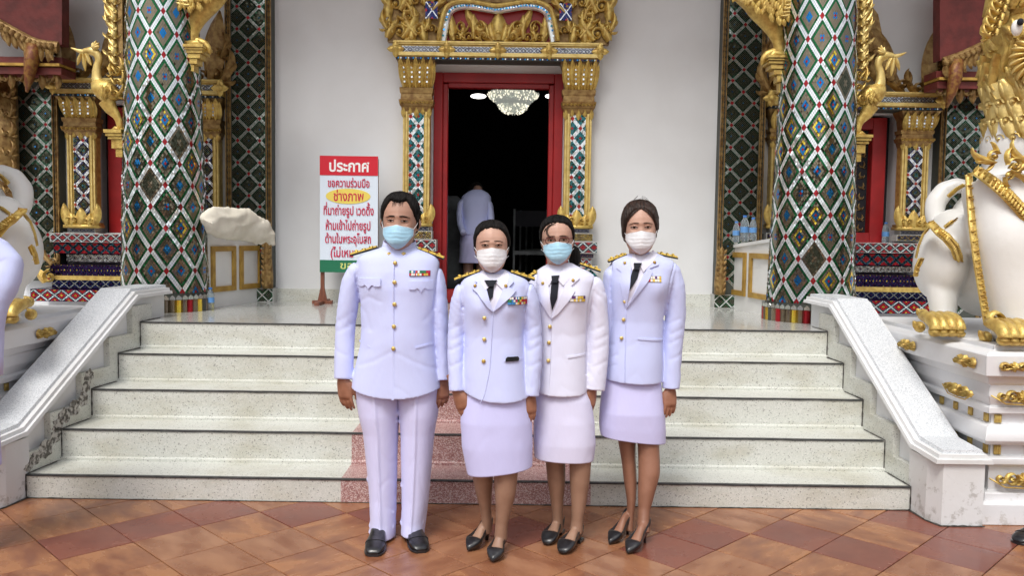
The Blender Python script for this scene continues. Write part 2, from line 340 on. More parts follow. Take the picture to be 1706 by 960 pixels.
def carved_strip(mb, fr, w_, h, d=.012, step=None, mi=0):
    """narrow border of small overlapping leaves between two fillets"""
    step = step or w_*.9; k = int(h/step)
    for i in range(k): leaf(mb, fr, 0, (i+.05)*step, PI/2, step*1.15, w_*.75, 0, d, 3, mi)
    for sx in (-1, 1):
        a, b = sx*w_/2-.003, sx*w_/2+.003
        v = [fr(a, 0, 0), fr(b, 0, 0), fr(b, h, 0), fr(a, h, 0), fr(a, 0, d), fr(b, 0, d), fr(b, h, d), fr(a, h, d)]
        mb.add(v, [(4, 5, 6, 7), (0, 4, 7, 3), (1, 2, 6, 5)], mi)
# ================================================================ ground and tiles
YW = 7.90; ZP = .885; XM = -.22                     # wall plane, porch floor level, the stair's middle line
g = MB(); g.add([(-60, -60, -.012), (60, -60, -.012), (60, 60, -.012), (-60, 60, -.012)], [(0, 1, 2, 3)])
ground = tag(g.build('ground', 'grout'), kind='structure')
dg = .476; A0 = G(1192.3, 917.3); th = .336/2-.0022
tiles = []
for mname in ('tile_a', 'tile_b', 'tile_c'):
    t = MB(); t.box(-th, th, -th, th, -.014, 0); o = t.build('tile', mname, ground); bevel(o, .002); tiles.append(o)
tpos = []
for i in range(-26, 27):
    for j in range(-26, 27):
        x = A0.x+(i+j)*dg/2; y = A0.y+(i-j)*dg/2+.238
        if -4.3 < x < 4.4 and 3.25 < y < 5.3 and abs(x) < y*.66+.6: tpos.append((x, y))
dark = [G(*q) for q in ((270, 872), (355, 855), (1200, 885), (1300, 893), (1360, 893), (1390, 908), (1545, 862), (60, 945), (1150, 905), (690, 850), (1480, 935), (1110, 940), (20, 880), (1640, 940))]
used = set()
tpos = sorted(tpos, key=lambda q: q[1])[:296]
for (x, y) in tpos:
    isd = any((x-q.x)**2+(y-q.y)**2 < .0275 for q in dark) or random.random() < .07
    k = 1 if isd else (0 if random.random() < .55 else 2)
    src = tiles[k]; o = src if k not in used else src.copy()
    if k in used: COL.objects.link(o); o.parent = ground
    used.add(k); o.location = (x, y, random.uniform(-.0012, .0006)); o.rotation_euler = (random.gauss(0, .0015), random.gauss(0, .0015), PI/4+random.choice((0, PI/2, PI, -PI/2)))
far = MB()
for i in range(-30, 31):
    for j in range(-30, 31):
        x = A0.x+(i+j)*dg/2; y = A0.y+(i-j)*dg/2+.238
        if (x, y) in tpos or abs(x) > 7 or not -5 < y < 5.3: continue
        r = th*math.sqrt(2); far.prism([(x-r, y, -.014), (x, y-r, -.014), (x+r, y, -.014), (x, y+r, -.014)], (0, 0, .014))
far = far.build('far_tile', 'tile_a', ground); far['kind'] = 'stuff'
# ================================================================ stairs
ys = [4.72, 5.045, 5.355, 5.66, 5.94]; zs = [.138, .325, .512, .699, ZP]; XL, XR = -2.70, 2.27; PL, PR = -.955, .462
XLk = [-2.735, -2.700, -2.668, -2.640, -2.612]; XRk = [2.272, 2.255, 2.244, 2.234, 2.226]
st = thing('staircase', 'five speckled terrazzo steps with black edges leading up to the porch', 'staircase', (XM, ys[0], 0))
zb = 0
for k in range(5):
    y1 = ys[k+1] if k < 4 else 6.1; z = zs[k]
    c0 = zb+.016 if k else zb+.001       # small cove where the riser meets the tread below
    s_ = MB(); pr_ = [(ys[k]-.014, zb), (ys[k]-.014, c0), (ys[k], c0+.008), (ys[k], z-.004), (y1+.02, z-.004), (y1+.02, zb)]
    if not k: pr_ = [(ys[k], 0), (ys[k], z-.004), (y1+.02, z-.004), (y1+.02, 0)]
    XL, XR = XLk[k], XRk[k]; s_.prism([(XL-.05, y, q) for y, q in pr_], (XR-XL+.1, 0, 0))
    o = s_.build('step', 'terrazzo', st)
    p = MB(); e_ = .0025; pr_ = [(y-(e_ if y < y1 else -.02), q+(e_ if q > zb+.05 else 0)) for y, q in pr_]; p.prism([(PL, y, q) for y, q in pr_], (PR-PL, 0, 0))
    p.build('pink_panel', 'terrazzo_pink', o)
    e = MB(); n = 150; rings = []
    for i in range(n+1):                              # worn, slightly wavy black nosing
        x = XL+(XR-XL)*i/n; dz = .0015*nz(x*3, k*7, 0); hh = .009+.003*nz(x*9, k*5, 1)
        rings.append([(x, ys[k]-.006, z-hh+dz), (x, ys[k]-.007, z-.002+dz), (x, ys[k]-.003, z+dz), (x, ys[k]+.016, z+dz), (x, ys[k]+.016, z-.01)])
    e.loft(rings); e.build('nosing', 'blackedge', o)
    if k == 0:
        q = MB(); D_ = [(XL+(XR-XL)*i/160, ys[0]-.003, .002) for i in range(161)]; q.tube([Vector(d) for d in D_], [.002+.006*abs(nz(d[0]*6, 3, 5)) for d in D_], 5); q.build('joint_dirt', 'grime', st)
    zb = z-.004
g = MB(); g.box(-7, XL-.0, 5.6, 6.1, 0, .70); g.box(XR, 7, 5.6, 6.1, 0, .70)
pf = MB(); pf.box(-3.05, 2.62, 5.957, YW, .6, ZP); pf = tag(pf.build('porch_floor', 'porchfloor'), kind='structure')
wt = MB(); wt.box(-7, -3.05, 5.6, YW, 0, .74); wt.box(2.62, 7, 5.6, YW, 0, .74); wt = tag(wt.build('side_terrace', 'plaster'), kind='structure')
XL, XR = -2.735, 2.272
# balustrades -----------------------------------------------------------
def balustrade(sg, label):
    xi = XR+.01 if sg > 0 else XL-.01; b = thing('balustrade', label, 'balustrade', (xi+sg*.15, 5.2, 0))
    def X(d): return xi+sg*d
    prof = [(4.47, 0), (4.47, .345), (4.74, .365), (5.92, 1.06), (6.35, 1.06), (6.35, 0)]
    m = MB(); m.prism([(X(.035), y, z) for y, z in prof], (sg*.20, 0, 0))
    # chamfered pier at the foot
    m.prism([(X(-.005), 4.56, 0), (X(.03), 4.46, 0), (X(.252), 4.46, 0), (X(.252), 4.75, 0), (X(-.005), 4.75, 0)], (0, 0, .345))
    m.build('wall_body', 'plaster', b, fix=True)
    def cap(d0, d1, h0, h1, o0, name, mt, par):
        up = [(4.46-o0, .345), (4.72, .362), (5.90, 1.055), (6.37, 1.055)]
        rings = []
        for y, z in up:
            rings.append([(X(d0), y, z+h0), (X(d0+.004), y, z+h1), (X(d1-.004), y, z+h1), (X(d1), y, z+h0)])
        q = MB(); q.loft(rings); return q.build(name, mt, par, fix=True)
    c = cap(-.02, .285, .0, .022, .02, 'cap_moulding', 'plaster', b)
    c = cap(0, .27, .021, .045, .0, 'cap', 'plaster', b)
    cap(.03, .25, .046, .066, -.02, 'cap_stone', 'terrazzo_edge', b)
    # stepped stone skirting following the stairs
    s_ = MB(); pts = []
    off = .115
    for k in range(5):
        y1 = ys[k+1] if k < 4 else 6.2; z0 = zs[k]; s_.box(min(X(-.004), X(.034)), max(X(-.004), X(.034)), ys[k]-(.10 if k else -.01), y1-.10, (zs[k-1] if k else 0)+.002, z0+off)
    o = s_.build('stepped_skirting', 'terrazzo', b)
    if sg < 0:      # plaster fallen off beside the lowest steps
        q = MB(); rr = random.Random(5)
        for (y, z, r) in ((4.80, .20, .05), (4.90, .235, .06), (4.985, .30, .05), (5.02, .36, .055), (5.08, .40, .05), (5.17, .425, .055), (5.26, .46, .05), (5.30, .54, .05), (5.33, .60, .045), (4.74, .17, .03)):
            n = 14; q.prism([(X(-.0045), y+r*1.25*math.cos(2*PI*i/n)*rr.uniform(.55, 1.1), z+r*math.sin(2*PI*i/n)*rr.uniform(.55, 1.1)) for i in range(n)], (.003, 0, 0))
        q.build('flaked_plaster', 'flaked', b, kind='stuff')
    q = MB(); pts = [(X(-.012), 4.72, .004), (X(-.012), 4.555, .004), (X(.025), 4.452, .004), (X(.26), 4.452, .004)]
    D_ = dense(pts, 60, 0); q.tube([Vector(d) for d in D_], [.003+.006*abs(nz(d[0]*20, d[1]*20, 5)) for d in D_], 6)
    for k in range(5):      # dirt in the joint between steps and side wall
        z0_ = zs[k-1] if k else 0; L_ = [(X(-.008), ys[k]-.006, z0_+j*(zs[k]-z0_)/8) for j in range(9)]+[(X(-.008), ys[k]+.02+j*.05, zs[k]+.002) for j in range(6)]
        q.tube([Vector(v) for v in L_], [.002+.005*abs(nz(v[1]*25, v[2]*25, 9)) for v in L_], 5)
    q.build('joint_dirt', 'grime', b, kind='stuff')
    sh = .100 if sg < 0 else -.038
    for ch in list(b.children):
        for v in ch.data.vertices: v.co.x += sh*(v.co.y-4.72)
    return b
balustrade(-1, 'sloping white balustrade left of the stairs with flaking plaster at its foot')
balustrade(1, 'sloping white balustrade right of the stairs ending in a square pier')
# ================================================================ temple wall, interior, ceiling
DC = P(829, 250, YW).x; DH = .622; DT = P(829, 104, YW).z
tw = thing('temple_wall', 'pale plastered temple front behind the porch, open at a red framed doorway', 'wall', (XM, YW, ZP))
WIN = [(P(247, 300, YW).x, -1), (P(1407, 300, YW).x, 1)]
WHH = .50; WZ0, WZ1 = 1.50, P(1500, 190, YW).z
def wallbox(x0, x1, z0, z1):
    m = MB(); m.box(x0, x1, YW, YW+.35, z0, z1); m.build('wall_panel', 'wall', tw)
xs = [-7, WIN[0][0]-WHH, WIN[0][0]+WHH, DC-DH, DC+DH, WIN[1][0]-WHH, WIN[1][0]+WHH, 7]
wallbox(xs[0], xs[1], 0, 5.2); wallbox(xs[2], xs[3], ZP, 5.2); wallbox(xs[4], xs[5], ZP, 5.2); wallbox(xs[6], xs[7], 0, 5.2)
wallbox(xs[3], xs[4], DT, 5.2)
for c, _ in WIN: wallbox(c-WHH, c+WHH, WZ1, 5.2); wallbox(c-WHH, c+WHH, 0, WZ0)
m = MB(); m.box(P(453, 490, YW).x, DC-DH-.45, YW-.02, YW-.001, ZP, ZP+.118); m.box(DC+DH+.45, P(1188, 490, YW).x, YW-.02, YW-.001, ZP, ZP+.118); m.build('skirting', 'terrazzo', tw)
# red door frame
df = thing('door_frame', 'bright red timber frame around the open temple doorway', 'door frame', (DC, YW+.12, ZP))
Y2 = YW+.13; a0, a1 = P(722, 250, Y2).x, P(937, 250, Y2).x; zt = P(829, 121, Y2).z
m = MB(); m.box(a0, a0+.085, Y2, Y2+.12, ZP, zt); m.box(a0+.085, a0+.132, Y2+.03, Y2+.12, ZP, zt-.1); bevel(m.build('jamb', 'redpaint', df), .006)
m = MB(); m.box(a1-.085, a1, Y2, Y2+.12, ZP, zt); m.box(a1-.132, a1-.085, Y2+.03, Y2+.12, ZP, zt-.1); bevel(m.build('jamb', 'redpaint', df), .006)
m = MB(); m.box(a0+.085, a1-.085, Y2+.001, Y2+.119, zt-.09, zt-.001); m.box(a0+.132, a1-.132, Y2+.031, Y2+.12, zt-.135, zt-.09); bevel(m.build('head', 'redpaint', df), .006)
m = MB(); m.box(a0+.085, a1-.085, Y2-.03, Y2+.14, ZP, ZP+.12); m.build('threshold', 'redpaint', df)
m = MB(); zf = zt-.002; m.box(DC-DH-.01, DC+DH+.01, Y2+.02, Y2+.10, zf, DT+.01); m.build('reveal', 'wall', tw)
for u0, u1 in ((DC-DH-.01, a0), (a1, DC+DH+.01)): m = MB(); m.box(u0, u1, Y2+.021, Y2+.10, ZP, zf); m.build('reveal', 'wall', tw)
# side windows
for c, sg in WIN:
    side = 'left' if sg < 0 else 'right'
    wd = thing('window', f'red framed temple window with carved dark shutters, half hidden by the {side} column', 'window', (c, YW+.15, WZ0))
    zt2 = P(1478, 196, YW+.1).z; hw = .42
    for s2 in (-1, 1):
        m = MB(); x0, x1 = sorted((c+s2*hw, c+s2*(hw-.13))); m.box(x0, x1, YW+.10, YW+.24, WZ0, zt2); bevel(m.build('frame_post', 'redpaint', wd), .006)
    m = MB(); m.box(c-hw+.13, c+hw-.13, YW+.101, YW+.239, zt2-.11, zt2-.001); bevel(m.build('frame_head', 'redpaint', wd), .006)
    m = MB(); m.box(c-hw+.13, c+hw-.13, YW+.09, YW+.239, WZ0+.001, WZ0+.10); bevel(m.build('frame_sill', 'redpaint', wd), .006)
    m = MB(); m.box(c-hw+.13, c+hw-.13, YW+.2, YW+.23, WZ0+.1, zt2-.11); sh = m.build('shutter', 'dark', wd)
    m = MB(); fr = Fr((c, YW+.199, WZ0+.12))
    for u in np.arange(-.24, .25, .08):
        for v in np.arange(0, zt2-WZ0-.3, .10): kranok(m, fr, u, v, .055, PI/2, random.choice((-1, 1)), d=.012)
    m.build('shutter_carving', 'golddark', sh, smooth=True, kind='stuff')
    m = MB(); m.box(c-WHH, c+WHH, YW+.24, YW+.35, WZ0, WZ1); m.build('window_back', 'dark', wd)
# dark hall behind the door
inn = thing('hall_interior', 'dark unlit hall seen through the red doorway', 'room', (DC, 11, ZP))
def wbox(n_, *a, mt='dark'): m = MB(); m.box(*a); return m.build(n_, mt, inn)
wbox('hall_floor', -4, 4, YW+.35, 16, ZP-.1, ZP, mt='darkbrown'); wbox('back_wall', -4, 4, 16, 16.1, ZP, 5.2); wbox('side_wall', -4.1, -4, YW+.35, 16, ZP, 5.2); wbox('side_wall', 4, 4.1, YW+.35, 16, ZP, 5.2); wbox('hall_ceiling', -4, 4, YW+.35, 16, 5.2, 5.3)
# porch ceiling and roof above the frame
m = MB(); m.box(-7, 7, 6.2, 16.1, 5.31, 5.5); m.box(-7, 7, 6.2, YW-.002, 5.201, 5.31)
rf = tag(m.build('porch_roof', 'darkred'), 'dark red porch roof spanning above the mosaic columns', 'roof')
# ================================================================ great round columns
def column(px, py, Y, label):
    cx = P(px, py, Y).x; t = thing('mosaic_column', label, 'column', (cx, Y, ZP)); R0, ROWH, NA_ = .30, .335, 9
    def rad(z): return .338-(z-ZP)*.028
    sh = MB(); rings = []
    for z in np.linspace(ZP, 5.2, 40): rings.append([(cx+rad(z)*math.cos(2*PI*i/48), Y+rad(z)*math.sin(2*PI*i/48), z) for i in range(48)])
    sh.loft(rings, mi=0); sh.build('shaft', [MIR[GD]], t, smooth=True)
    N, nb = 11, 2; cwa = 2*PI/NA_
    protos = []
    for k, sty in enumerate(STY_COL):
        mb = MB()
        def mf(u, v):
            a = -PI/2+u/R0; n = Vector((math.cos(a), math.sin(a), 0)); return Vector((0, 0, v))+n*(R0+.001), n
        off = (nb/2)/N
        for i, j, band in cell_tiles(N, nb, 'in'):
            cs = [(u-(.5+off)*cwa*R0, v) for u, v in lat(0, 0, i, j, N, cwa*R0, ROWH)]
            tile_quad(mb, mf, cs, incol(i, j, N, nb, sty), .035)
        o = mb.build('mosaic_diamond', MIR, t); protos.append(o)
    first = set(); mbl = MB(); z0 = ZP+.16
    nrow = int((4.55-z0)/(ROWH/2)); cnt = 0
    def mfl(u, v):
        z = z0+v; a = u; n = Vector((math.cos(a), math.sin(a), 0)); return Vector((cx, Y, z))+n*(rad(z)+.001), n
    for d in range(0, nrow):
        for s_ in range(d % 2, 2*NA_, 2):
            a_, b_ = (s_+d)//2, (s_-d)//2
            ang = -PI/2+(s_+1.18)/2*cwa; z = z0+d/2*ROWH
            if d > 0:
                k = random.choices(range(6), (6, 5, 5, 3 if cx < 0 else 7, 1, 5))[0]; src = protos[k]; o = src if k not in first else src.copy()
                if k in first: COL.objects.link(o); o.parent = t; o.matrix_parent_inverse = src.matrix_parent_inverse
                first.add(k); sc = rad(z)/R0; o.location = (cx, Y, z); o.rotation_euler = (0, 0, ang+PI/2+random.gauss(0, .010)); o.scale = (sc, sc, 1); cnt += 1
                o.rotation_euler.x = random.gauss(0, .012)*0
            for i, j, band in cell_tiles(N, nb, 'band' if d else 'all'):
                cs = [(-PI/2+u, v) for u, v in lat(a_, b_, i, j, N, cwa, ROWH)]
                if sum(c[1] for c in cs)/4+z0 < ZP+.145: continue
                zz = sum(c[1] for c in cs)/4
                brk = .015+.10*max(0, nz(cs[0][0]*1.6, zz*1.8, cx)+.12)*(1.3 if zz < 1.7 else .5)
                tile_quad(mbl, mfl, cs, (RE if (i < nb and j < nb) else WH) if band else incol(i, j, N, nb, STY_COL[0]), brk)
    for k, o in enumerate(protos):
        if k not in first: bpy.data.objects.remove(o)
    mbl.build('white_lattice', MIR, t, kind='stuff')
    # fluted glass ring at the foot
    for i in range(48):
        a = 2*PI*i/48; r = rad(ZP)+.018; q = MB(); ca, sa = math.cos(a), math.sin(a); ww = .0232
        c = Vector((cx+ca*r, Y+sa*r, 0)); T_ = Vector((-sa, ca, 0)); n = Vector((ca, sa, 0))
        rings = [[c+T_*ww*x+n*y_+Vector((0, 0, z)) for x, y_ in ((-1, 0), (-.6, .012), (0, .016), (.6, .012), (1, 0))] for z in (ZP+.001, ZP+.10)]
        q.loft(rings); q.prism([c+n*.006+T_*(ww*x)+Vector((0, 0, ZP+.103+z)) for x, z in ((-.9, 0), (.9, 0), (.9, .018), (0, .036), (-.9, .018))], n*.008, 1)
        q.build('foot_flute', [MIR[(BR, YE, BR, RE, BR, YE, GD, BR, RE, BR)[i % 10]], MIR[PA]], t, smooth=False)
    return cx, rad
colL = column(276, 500, 6.90, 'glittering round mosaic column left of the stairs, beside the white parapet with a cloth bundle')
colR = column(1349, 510, 6.78, 'glittering round mosaic column right of the stairs, beside the parapet with water bottles')
# ================================================================ flat mosaic pilasters on the wall
def pilaster(px0, px1, py, label, ztop=5.1, zbot=ZP+.13, Y=YW-.13, base=True, foot=0):
    x0, x1 = P(px0, py, Y).x, P(px1, py, Y).x; cx = (x0+x1)/2; W = x1-x0; t = thing('wall_pilaster', label, 'pilaster', (cx, Y, zbot))
    m = MB(); m.box(x0, x1, Y, YW-.001, zbot, ztop); m.build('backing', [MIR[GD]], t)
    gw = .042; w2 = W-2*gw-.02; H = ztop-zbot; cw = .2; N, nb = 11, 2; off = (nb/2)/N
    mb = MB(); mosaic_rect(mb, plane((cx, Y-.001, (zbot+ztop)/2)), w2, H, cw, cw, N, nb, STY_PIL, 'band', .03, ou=-off*cw)
    mb.build('pale_lattice', MIR, t, kind='stuff')
    # inner diamonds: whole ones share one mesh, those cut by the border are half tiles
    pr = {}
    def cell(key, lo, hi):
        q = MB(); mf = plane((0, 0, 0))
        for i, j, _ in cell_tiles(N, nb, 'in'):
            cs = [(u-(.5+off)*cw, v) for u, v in lat(0, 0, i, j, N, cw, cw)]
            mu = sum(c[0] for c in cs)/4
            if lo < mu < hi: tile_quad(q, mf, cs, incol(i, j, N, nb, STY_PIL), .04)
        return q
    R = int(H/cw)+4
    for a in range(-R, R+1):
        for b in range(-R, R+1):
            uc, vc = (a+b+1)/2*cw, (a-b)/2*cw
            if abs(uc) > w2/2+cw/2 or abs(vc) > H/2-cw*.45: continue
            lo, hi = -w2/2-uc, w2/2-uc; key = (round(lo, 3) if lo > -cw/2 else 0, round(hi, 3) if hi < cw/2 else 0)
            if key not in pr:
                q = cell(key, lo, hi)
                if not q.f: continue
                o = q.build('mosaic_diamond', MIR, t); pr[key] = o
            else:
                o = pr[key].copy(); COL.objects.link(o); o.parent = t; o.matrix_parent_inverse = pr[key].matrix_parent_inverse
            o.location = (cx+uc, Y-.001, (zbot+ztop)/2+vc); o.rotation_euler = (random.gauss(0, .006), 0, random.gauss(0, .006))
    for sx in (-1, 1):
        m = MB(); carved_strip(m, Fr((cx+sx*(W/2-gw/2), Y, zbot)), gw, H, .02, .05); m.build('carved_border', 'golddark', t, smooth=False)
    if base:
        m = MB(); m.box(x0-.02, x1+.02, Y-.02, YW-.001, ZP, zbot-.005); bs = m.build('base_block', [MIR[GL]], t)
        q = MB(); mosaic_rect(q, plane((cx, Y-.021, ZP+.064)), W+.03, .115, .115, .115, 7, 1, dict(border=GR, flower=DG, body=DG, eye=DG, band=WH, node=WH)); q.build('base_mosaic', MIR, bs, kind='stuff')
    if foot:
        fx = cx+foot*(W/2-.03); q = MB(); q.tube([(fx, Y-.03, zbot), (fx, Y-.035, zbot+.1), (fx, Y-.03, zbot+.3), (fx, Y-.01, zbot+.42)], [.05, .055, .04, .012], 10)
        fr = Fr((fx, Y-.075, zbot))
        for v in np.arange(.02, .38, .05): leaf(q, fr, 0, v, PI/2, .07, .07*(1-v), 0, .015, 4); leaf(q, fr, -.02, v, PI/2+.5, .05, .03, 0, .012, 4); leaf(q, fr, .02, v, PI/2-.5, .05, .03, 0, .012, 4)
        q.build('corner_flame', 'golddark', t, smooth=True)
    return cx
pilaster(377, 452, 250, 'tall green mosaic wall strip left of the notice board', foot=1)
pilaster(1199, 1272, 250, 'tall green mosaic wall strip right of the doorway, behind the water bottles', foot=-1)
pilaster(22, 98, 300, 'green mosaic wall strip at the far left behind the left lion', ztop=P(60, 128, YW-.13).z, zbot=1.05, base=False)
pilaster(1563, 1644, 300, 'green mosaic wall strip at the far right behind the right lion', ztop=P(1600, 150, YW-.13).z, zbot=.80, base=False)
# ================================================================ gilded surrounds of the door and windows
def surround(name, label, cat, cx, inn, pw, z, Y, sty, door):
    """z: dict of levels. inn: half width between the two pilasters"""
    t = thing(name, label, cat, (cx, Y, z['floor']))
    D = YW-Y
    for sg in (-1, 1):
        xc = cx+sg*(inn+pw/2)
        pl = MB(); pl.box(xc-pw/2, xc+pw/2, Y, YW-.001, z['b1'], z['c0']); pl = pl.build('side_pilaster', 'gold', t); bevel(pl, .006)
        q = MB(); mosaic_rect(q, plane((xc, Y-.004, (z['b1']+z['c0'])/2)), pw*.56, z['c0']-z['b1'], pw*.60, pw*.72*(1 if door else .9), 11 if door else 9, 3 if door else 2, sty, 'all', .05); q.build('mosaic_inlay', MIR, pl, kind='stuff')
        q = MB()
        for s2 in (-1, 1):
            for o_ in (.36, .46): q.box(xc+s2*pw*o_-.008, xc+s2*pw*o_+.008, Y-.014, Y-.001, z['b1'], z['c0'])
        q.build('gilt_moulding', 'goldlite', pl)
        # base of upright flames over gilt ledge
        q = MB(); zb_ = z['b0']; hf = z['b1']-zb_+.12; q.box(xc-pw*.60, xc+pw*.60, Y-.05, YW-.001, zb_, zb_+.03); q.box(xc-pw*.56, xc+pw*.56, Y-.03, YW-.001, zb_+.03, zb_+.05)
        fr = Fr((xc, Y-.03, zb_+.03))
        for u, h, w_, cu_ in ((0, hf*.8, .1, 0), (-.3*pw, hf*.55, .07, .5), (.3*pw, hf*.55, .07, -.5), (-.47*pw, hf*1.0, .09, -.35), (.47*pw, hf*1.0, .09, .35)):
            leaf(q, fr, u, 0, PI/2+(.25 if u < -.3*pw else -.25 if u > .3*pw else 0), h, w_*pw/.25, cu_, .03)
        for u in (-.42, -.2, .2, .42): scroll(q, fr, u*pw, .045, .028, 1.2, 0, 1 if u < 0 else -1, .016, .028)
        q.build('flame_base', 'gold', t, smooth=True)
        # mosaic bands under it
        lv = z['bands']
        for k, (za, zb2, ex, st_) in enumerate(lv):
            q = MB(); q.box(xc-pw*.5-ex, xc+pw*.5+ex, Y-.02-ex*.7, YW-.001, za, zb2); bb = q.build('plinth_band', [MIR[GL]], t)
            q = MB(); h = zb2-za; mosaic_rect(q, plane((xc, Y-.021-ex*.7, (za+zb2)/2)), pw+2*ex-.01, h*.86, h*.95, h*.86, 7, 1, st_, 'all', .05); q.build('band_mosaic', MIR, bb, kind='stuff')
        # capital
        zc, zd = z['c0'], z['c1']; H = zd-zc; q = MB()
        lev = [(-.07, .50, .0), (.0, .53, .02), (.08, .56, .03), (.09, .60, .04), (.20, .64, .05), (.22, .58, .03), (.32, .56, .03), (.34, .60, .035), (.44, .62, .04), (.46, .52, .02), (.75, .56, .05), (1.0, .72, .10)]
        rings = [[(xc-pw*w_, YW-.001, zc+H*k), (xc-pw*w_, Y-d_, zc+H*k), (xc+pw*w_, Y-d_, zc+H*k), (xc+pw*w_, YW-.001, zc+H*k)] for k, w_, d_ in lev]
        q.loft(rings, mi=1); fr = Fr((xc, Y-.02, zc)); fz = lambda k: zc+H*k
        for k in range(5):   # petals hanging over the shaft
            u = (k-2)*.235*pw; leaf(q, Fr((xc, Y-.012, zc+H*.06)), u, 0, -PI/2, H*(.22 if k % 2 == 0 else .15), pw*.2, 0, .02, 5)
        for k in range(9): scroll(q, Fr((xc, Y-.048, zc+H*.14)), (k-4)*.14*pw, 0, .014, 1, 0, 1, .01, .012, 8)
        for k in range(5):   # tall petals opening upward
            u = (k-2)*.22; fr2 = Fr((xc, Y-.02, zc+H*.46), (1, 0, 0), (0, -.10, H*.54))
            leaf(q, fr2, u*pw, 0, PI/2-u*.28, H*.60, pw*.27, 0, .03, 7, base=0); leaf(q, fr2, (u+.11)*pw, 0, PI/2-(u+.11)*.28, H*.5, pw*.18, 0, .02, 6, base=0)
        cp = q.build('capital', ['gold', 'golddark'], t, smooth=False)
        q = MB()
        for k in range(4):
            u = (k-1.5)*.24
            for v in np.arange(.54, .88, .09): tile_quad(q, plane((xc+u*pw*(1+.25*v), Y-.055-.045*v, zc+H*v)), [(-.008, -.009), (.008, -.009), (.008, .009), (-.008, .009)], WH, .06)
        q.build('mirror_slots', MIR, cp, kind='stuff')
    # lintel
    za, zb_ = z['l0'], z['l1']; hl = zb_-za; xe = inn+pw*1.25; YL = Y-.11
    q = MB(); q.box(cx-xe, cx+xe, YL, YW-.001, za+.012, zb_-.006); ln = q.build('lintel', 'gold', t)
    q = MB(); q.box(cx-xe-.01, cx+xe+.01, YL-.02, YL-.001, za+.02, za+.02+hl*.2); q.box(cx-xe-.01, cx+xe+.01, YL-.02, YL-.001, zb_-hl*.24, zb_-.008); q.box(cx-xe-.015, cx+xe+.015, YL-.03, YL-.021, zb_-hl*.16, zb_-.02); q.build('gilt_rail', 'goldlite', ln)
    q = MB(); mosaic_rect(q, plane((cx, YL-.002, za+hl*.47)), 2*xe-.1, hl*.42, hl*.40, hl*.36, 5, 1, dict(border=NA, flower=NA, body=BL, eye=PA, band=PA, node=WH), 'all', .06); q.build('lintel_mosaic', MIR, ln, kind='stuff')
    q = MB(); n = int(2*xe/.022)
    for i in range(n): tile_quad(q, plane((cx-xe+(i+.5)*2*xe/n, YL-.004, za)), [(-.008, 0), (0, -.009), (.008, 0), (0, .009)], (PU, BL, WH)[i % 3], .1)
    q.box(cx-xe+.01, cx+xe-.01, YL+.002, YW-.001, za-.012, za+.011, GD); q.build('bead_row', MIR, ln, kind='stuff')
    fr = Fr((cx, YL-.022, za+hl*.47)); nr = 5 if door else 3
    for k in range(nr):
        q = MB(); rosette(q, fr, (k/(nr-1)*2-1)*(xe-.01), 0, hl*.5, d=.03, petals=4); q.build('rosette', 'gold', ln, smooth=True)
    return t, xe, YL
YD = YW-.10
def zp(px, py, Y): return P(px, py, Y).z
x_in0, x_in1 = P(716, 250, YD).x, P(940, 250, YD).x; x_o0, x_o1 = P(672, 250, YD).x, P(985, 250, YD).x
dc = (x_in0+x_in1)/2
zd = dict(floor=ZP, b1=zp(829, 368, YD), b0=zp(829, 379, YD), c0=zp(829, 186, YD), c1=zp(829, 101, YD), l0=zp(829, 98, YD-.11), l1=zp(829, 68, YD-.11))
zz = [zp(829, y, YD) for y in (379, 386, 400, 404, 420, 428, 440)]
zd['bands'] = [(zz[1], zz[0]-.002, .0, STY_BLK), (zz[2], zz[1]-.003, .03, dict(STY_BLK, body=YE, band=YE)), (zz[4], zz[2]-.003, .07, STY_RED), (zz[5], zz[4]-.003, .04, STY_PUR), (zz[6], zz[5]-.003, .02, STY_RED), (ZP+.13, zz[6]-.003, .08, STY_BIG), (ZP, ZP+.127, .11, STY_RED)]
dt, xe, YL = surround('door_surround', 'gilded door surround with mosaic pilasters and carved crest framing the open doorway', 'door surround', dc, (x_in1-x_in0)/2, (x_o1-x_in1), zd, YD, STY_DOOR, True)
# crest over the door
YC = YD-.06; z0 = zd['l1']
def K(px, py): p = P(px, py, YC); return p.x-dc, p.z-z0
fr = Fr((dc, YC, z0)); q = MB()
out = [(-.99, 0), (-1.0, .25), (-.93, .62), (-.7, .95), (-.4, 1.25), (0, 1.6), (.4, 1.25), (.7, .95), (.93, .62), (1.0, .25), (.99, 0), (.56, 0), (.56, .22), (.46, .30), (-.46, .30), (-.56, .22), (-.56, 0)]
o_ = [(a*1.0, b) for a, b in out]
q.prism([fr(a, b, -.02) for a, b in ([(-1.0, 0), (-1.0, .6), (-.5, .6), (-.5, 0)])], (0, .07, 0)); q.prism([fr(a, b, -.021) for a, b in ([(.5, 0), (1.0, 0), (1.0, .6), (.5, .6)][::-1])], (0, .07, 0)); q.prism([fr(a, b, -.022) for a, b in ([(-.5, .36), (-.5, .9), (.5, .9), (.5, .36)])], (0, .07, 0))
cb = q.build('crest_board', 'golddark', dt, fix=True)
q = MB()
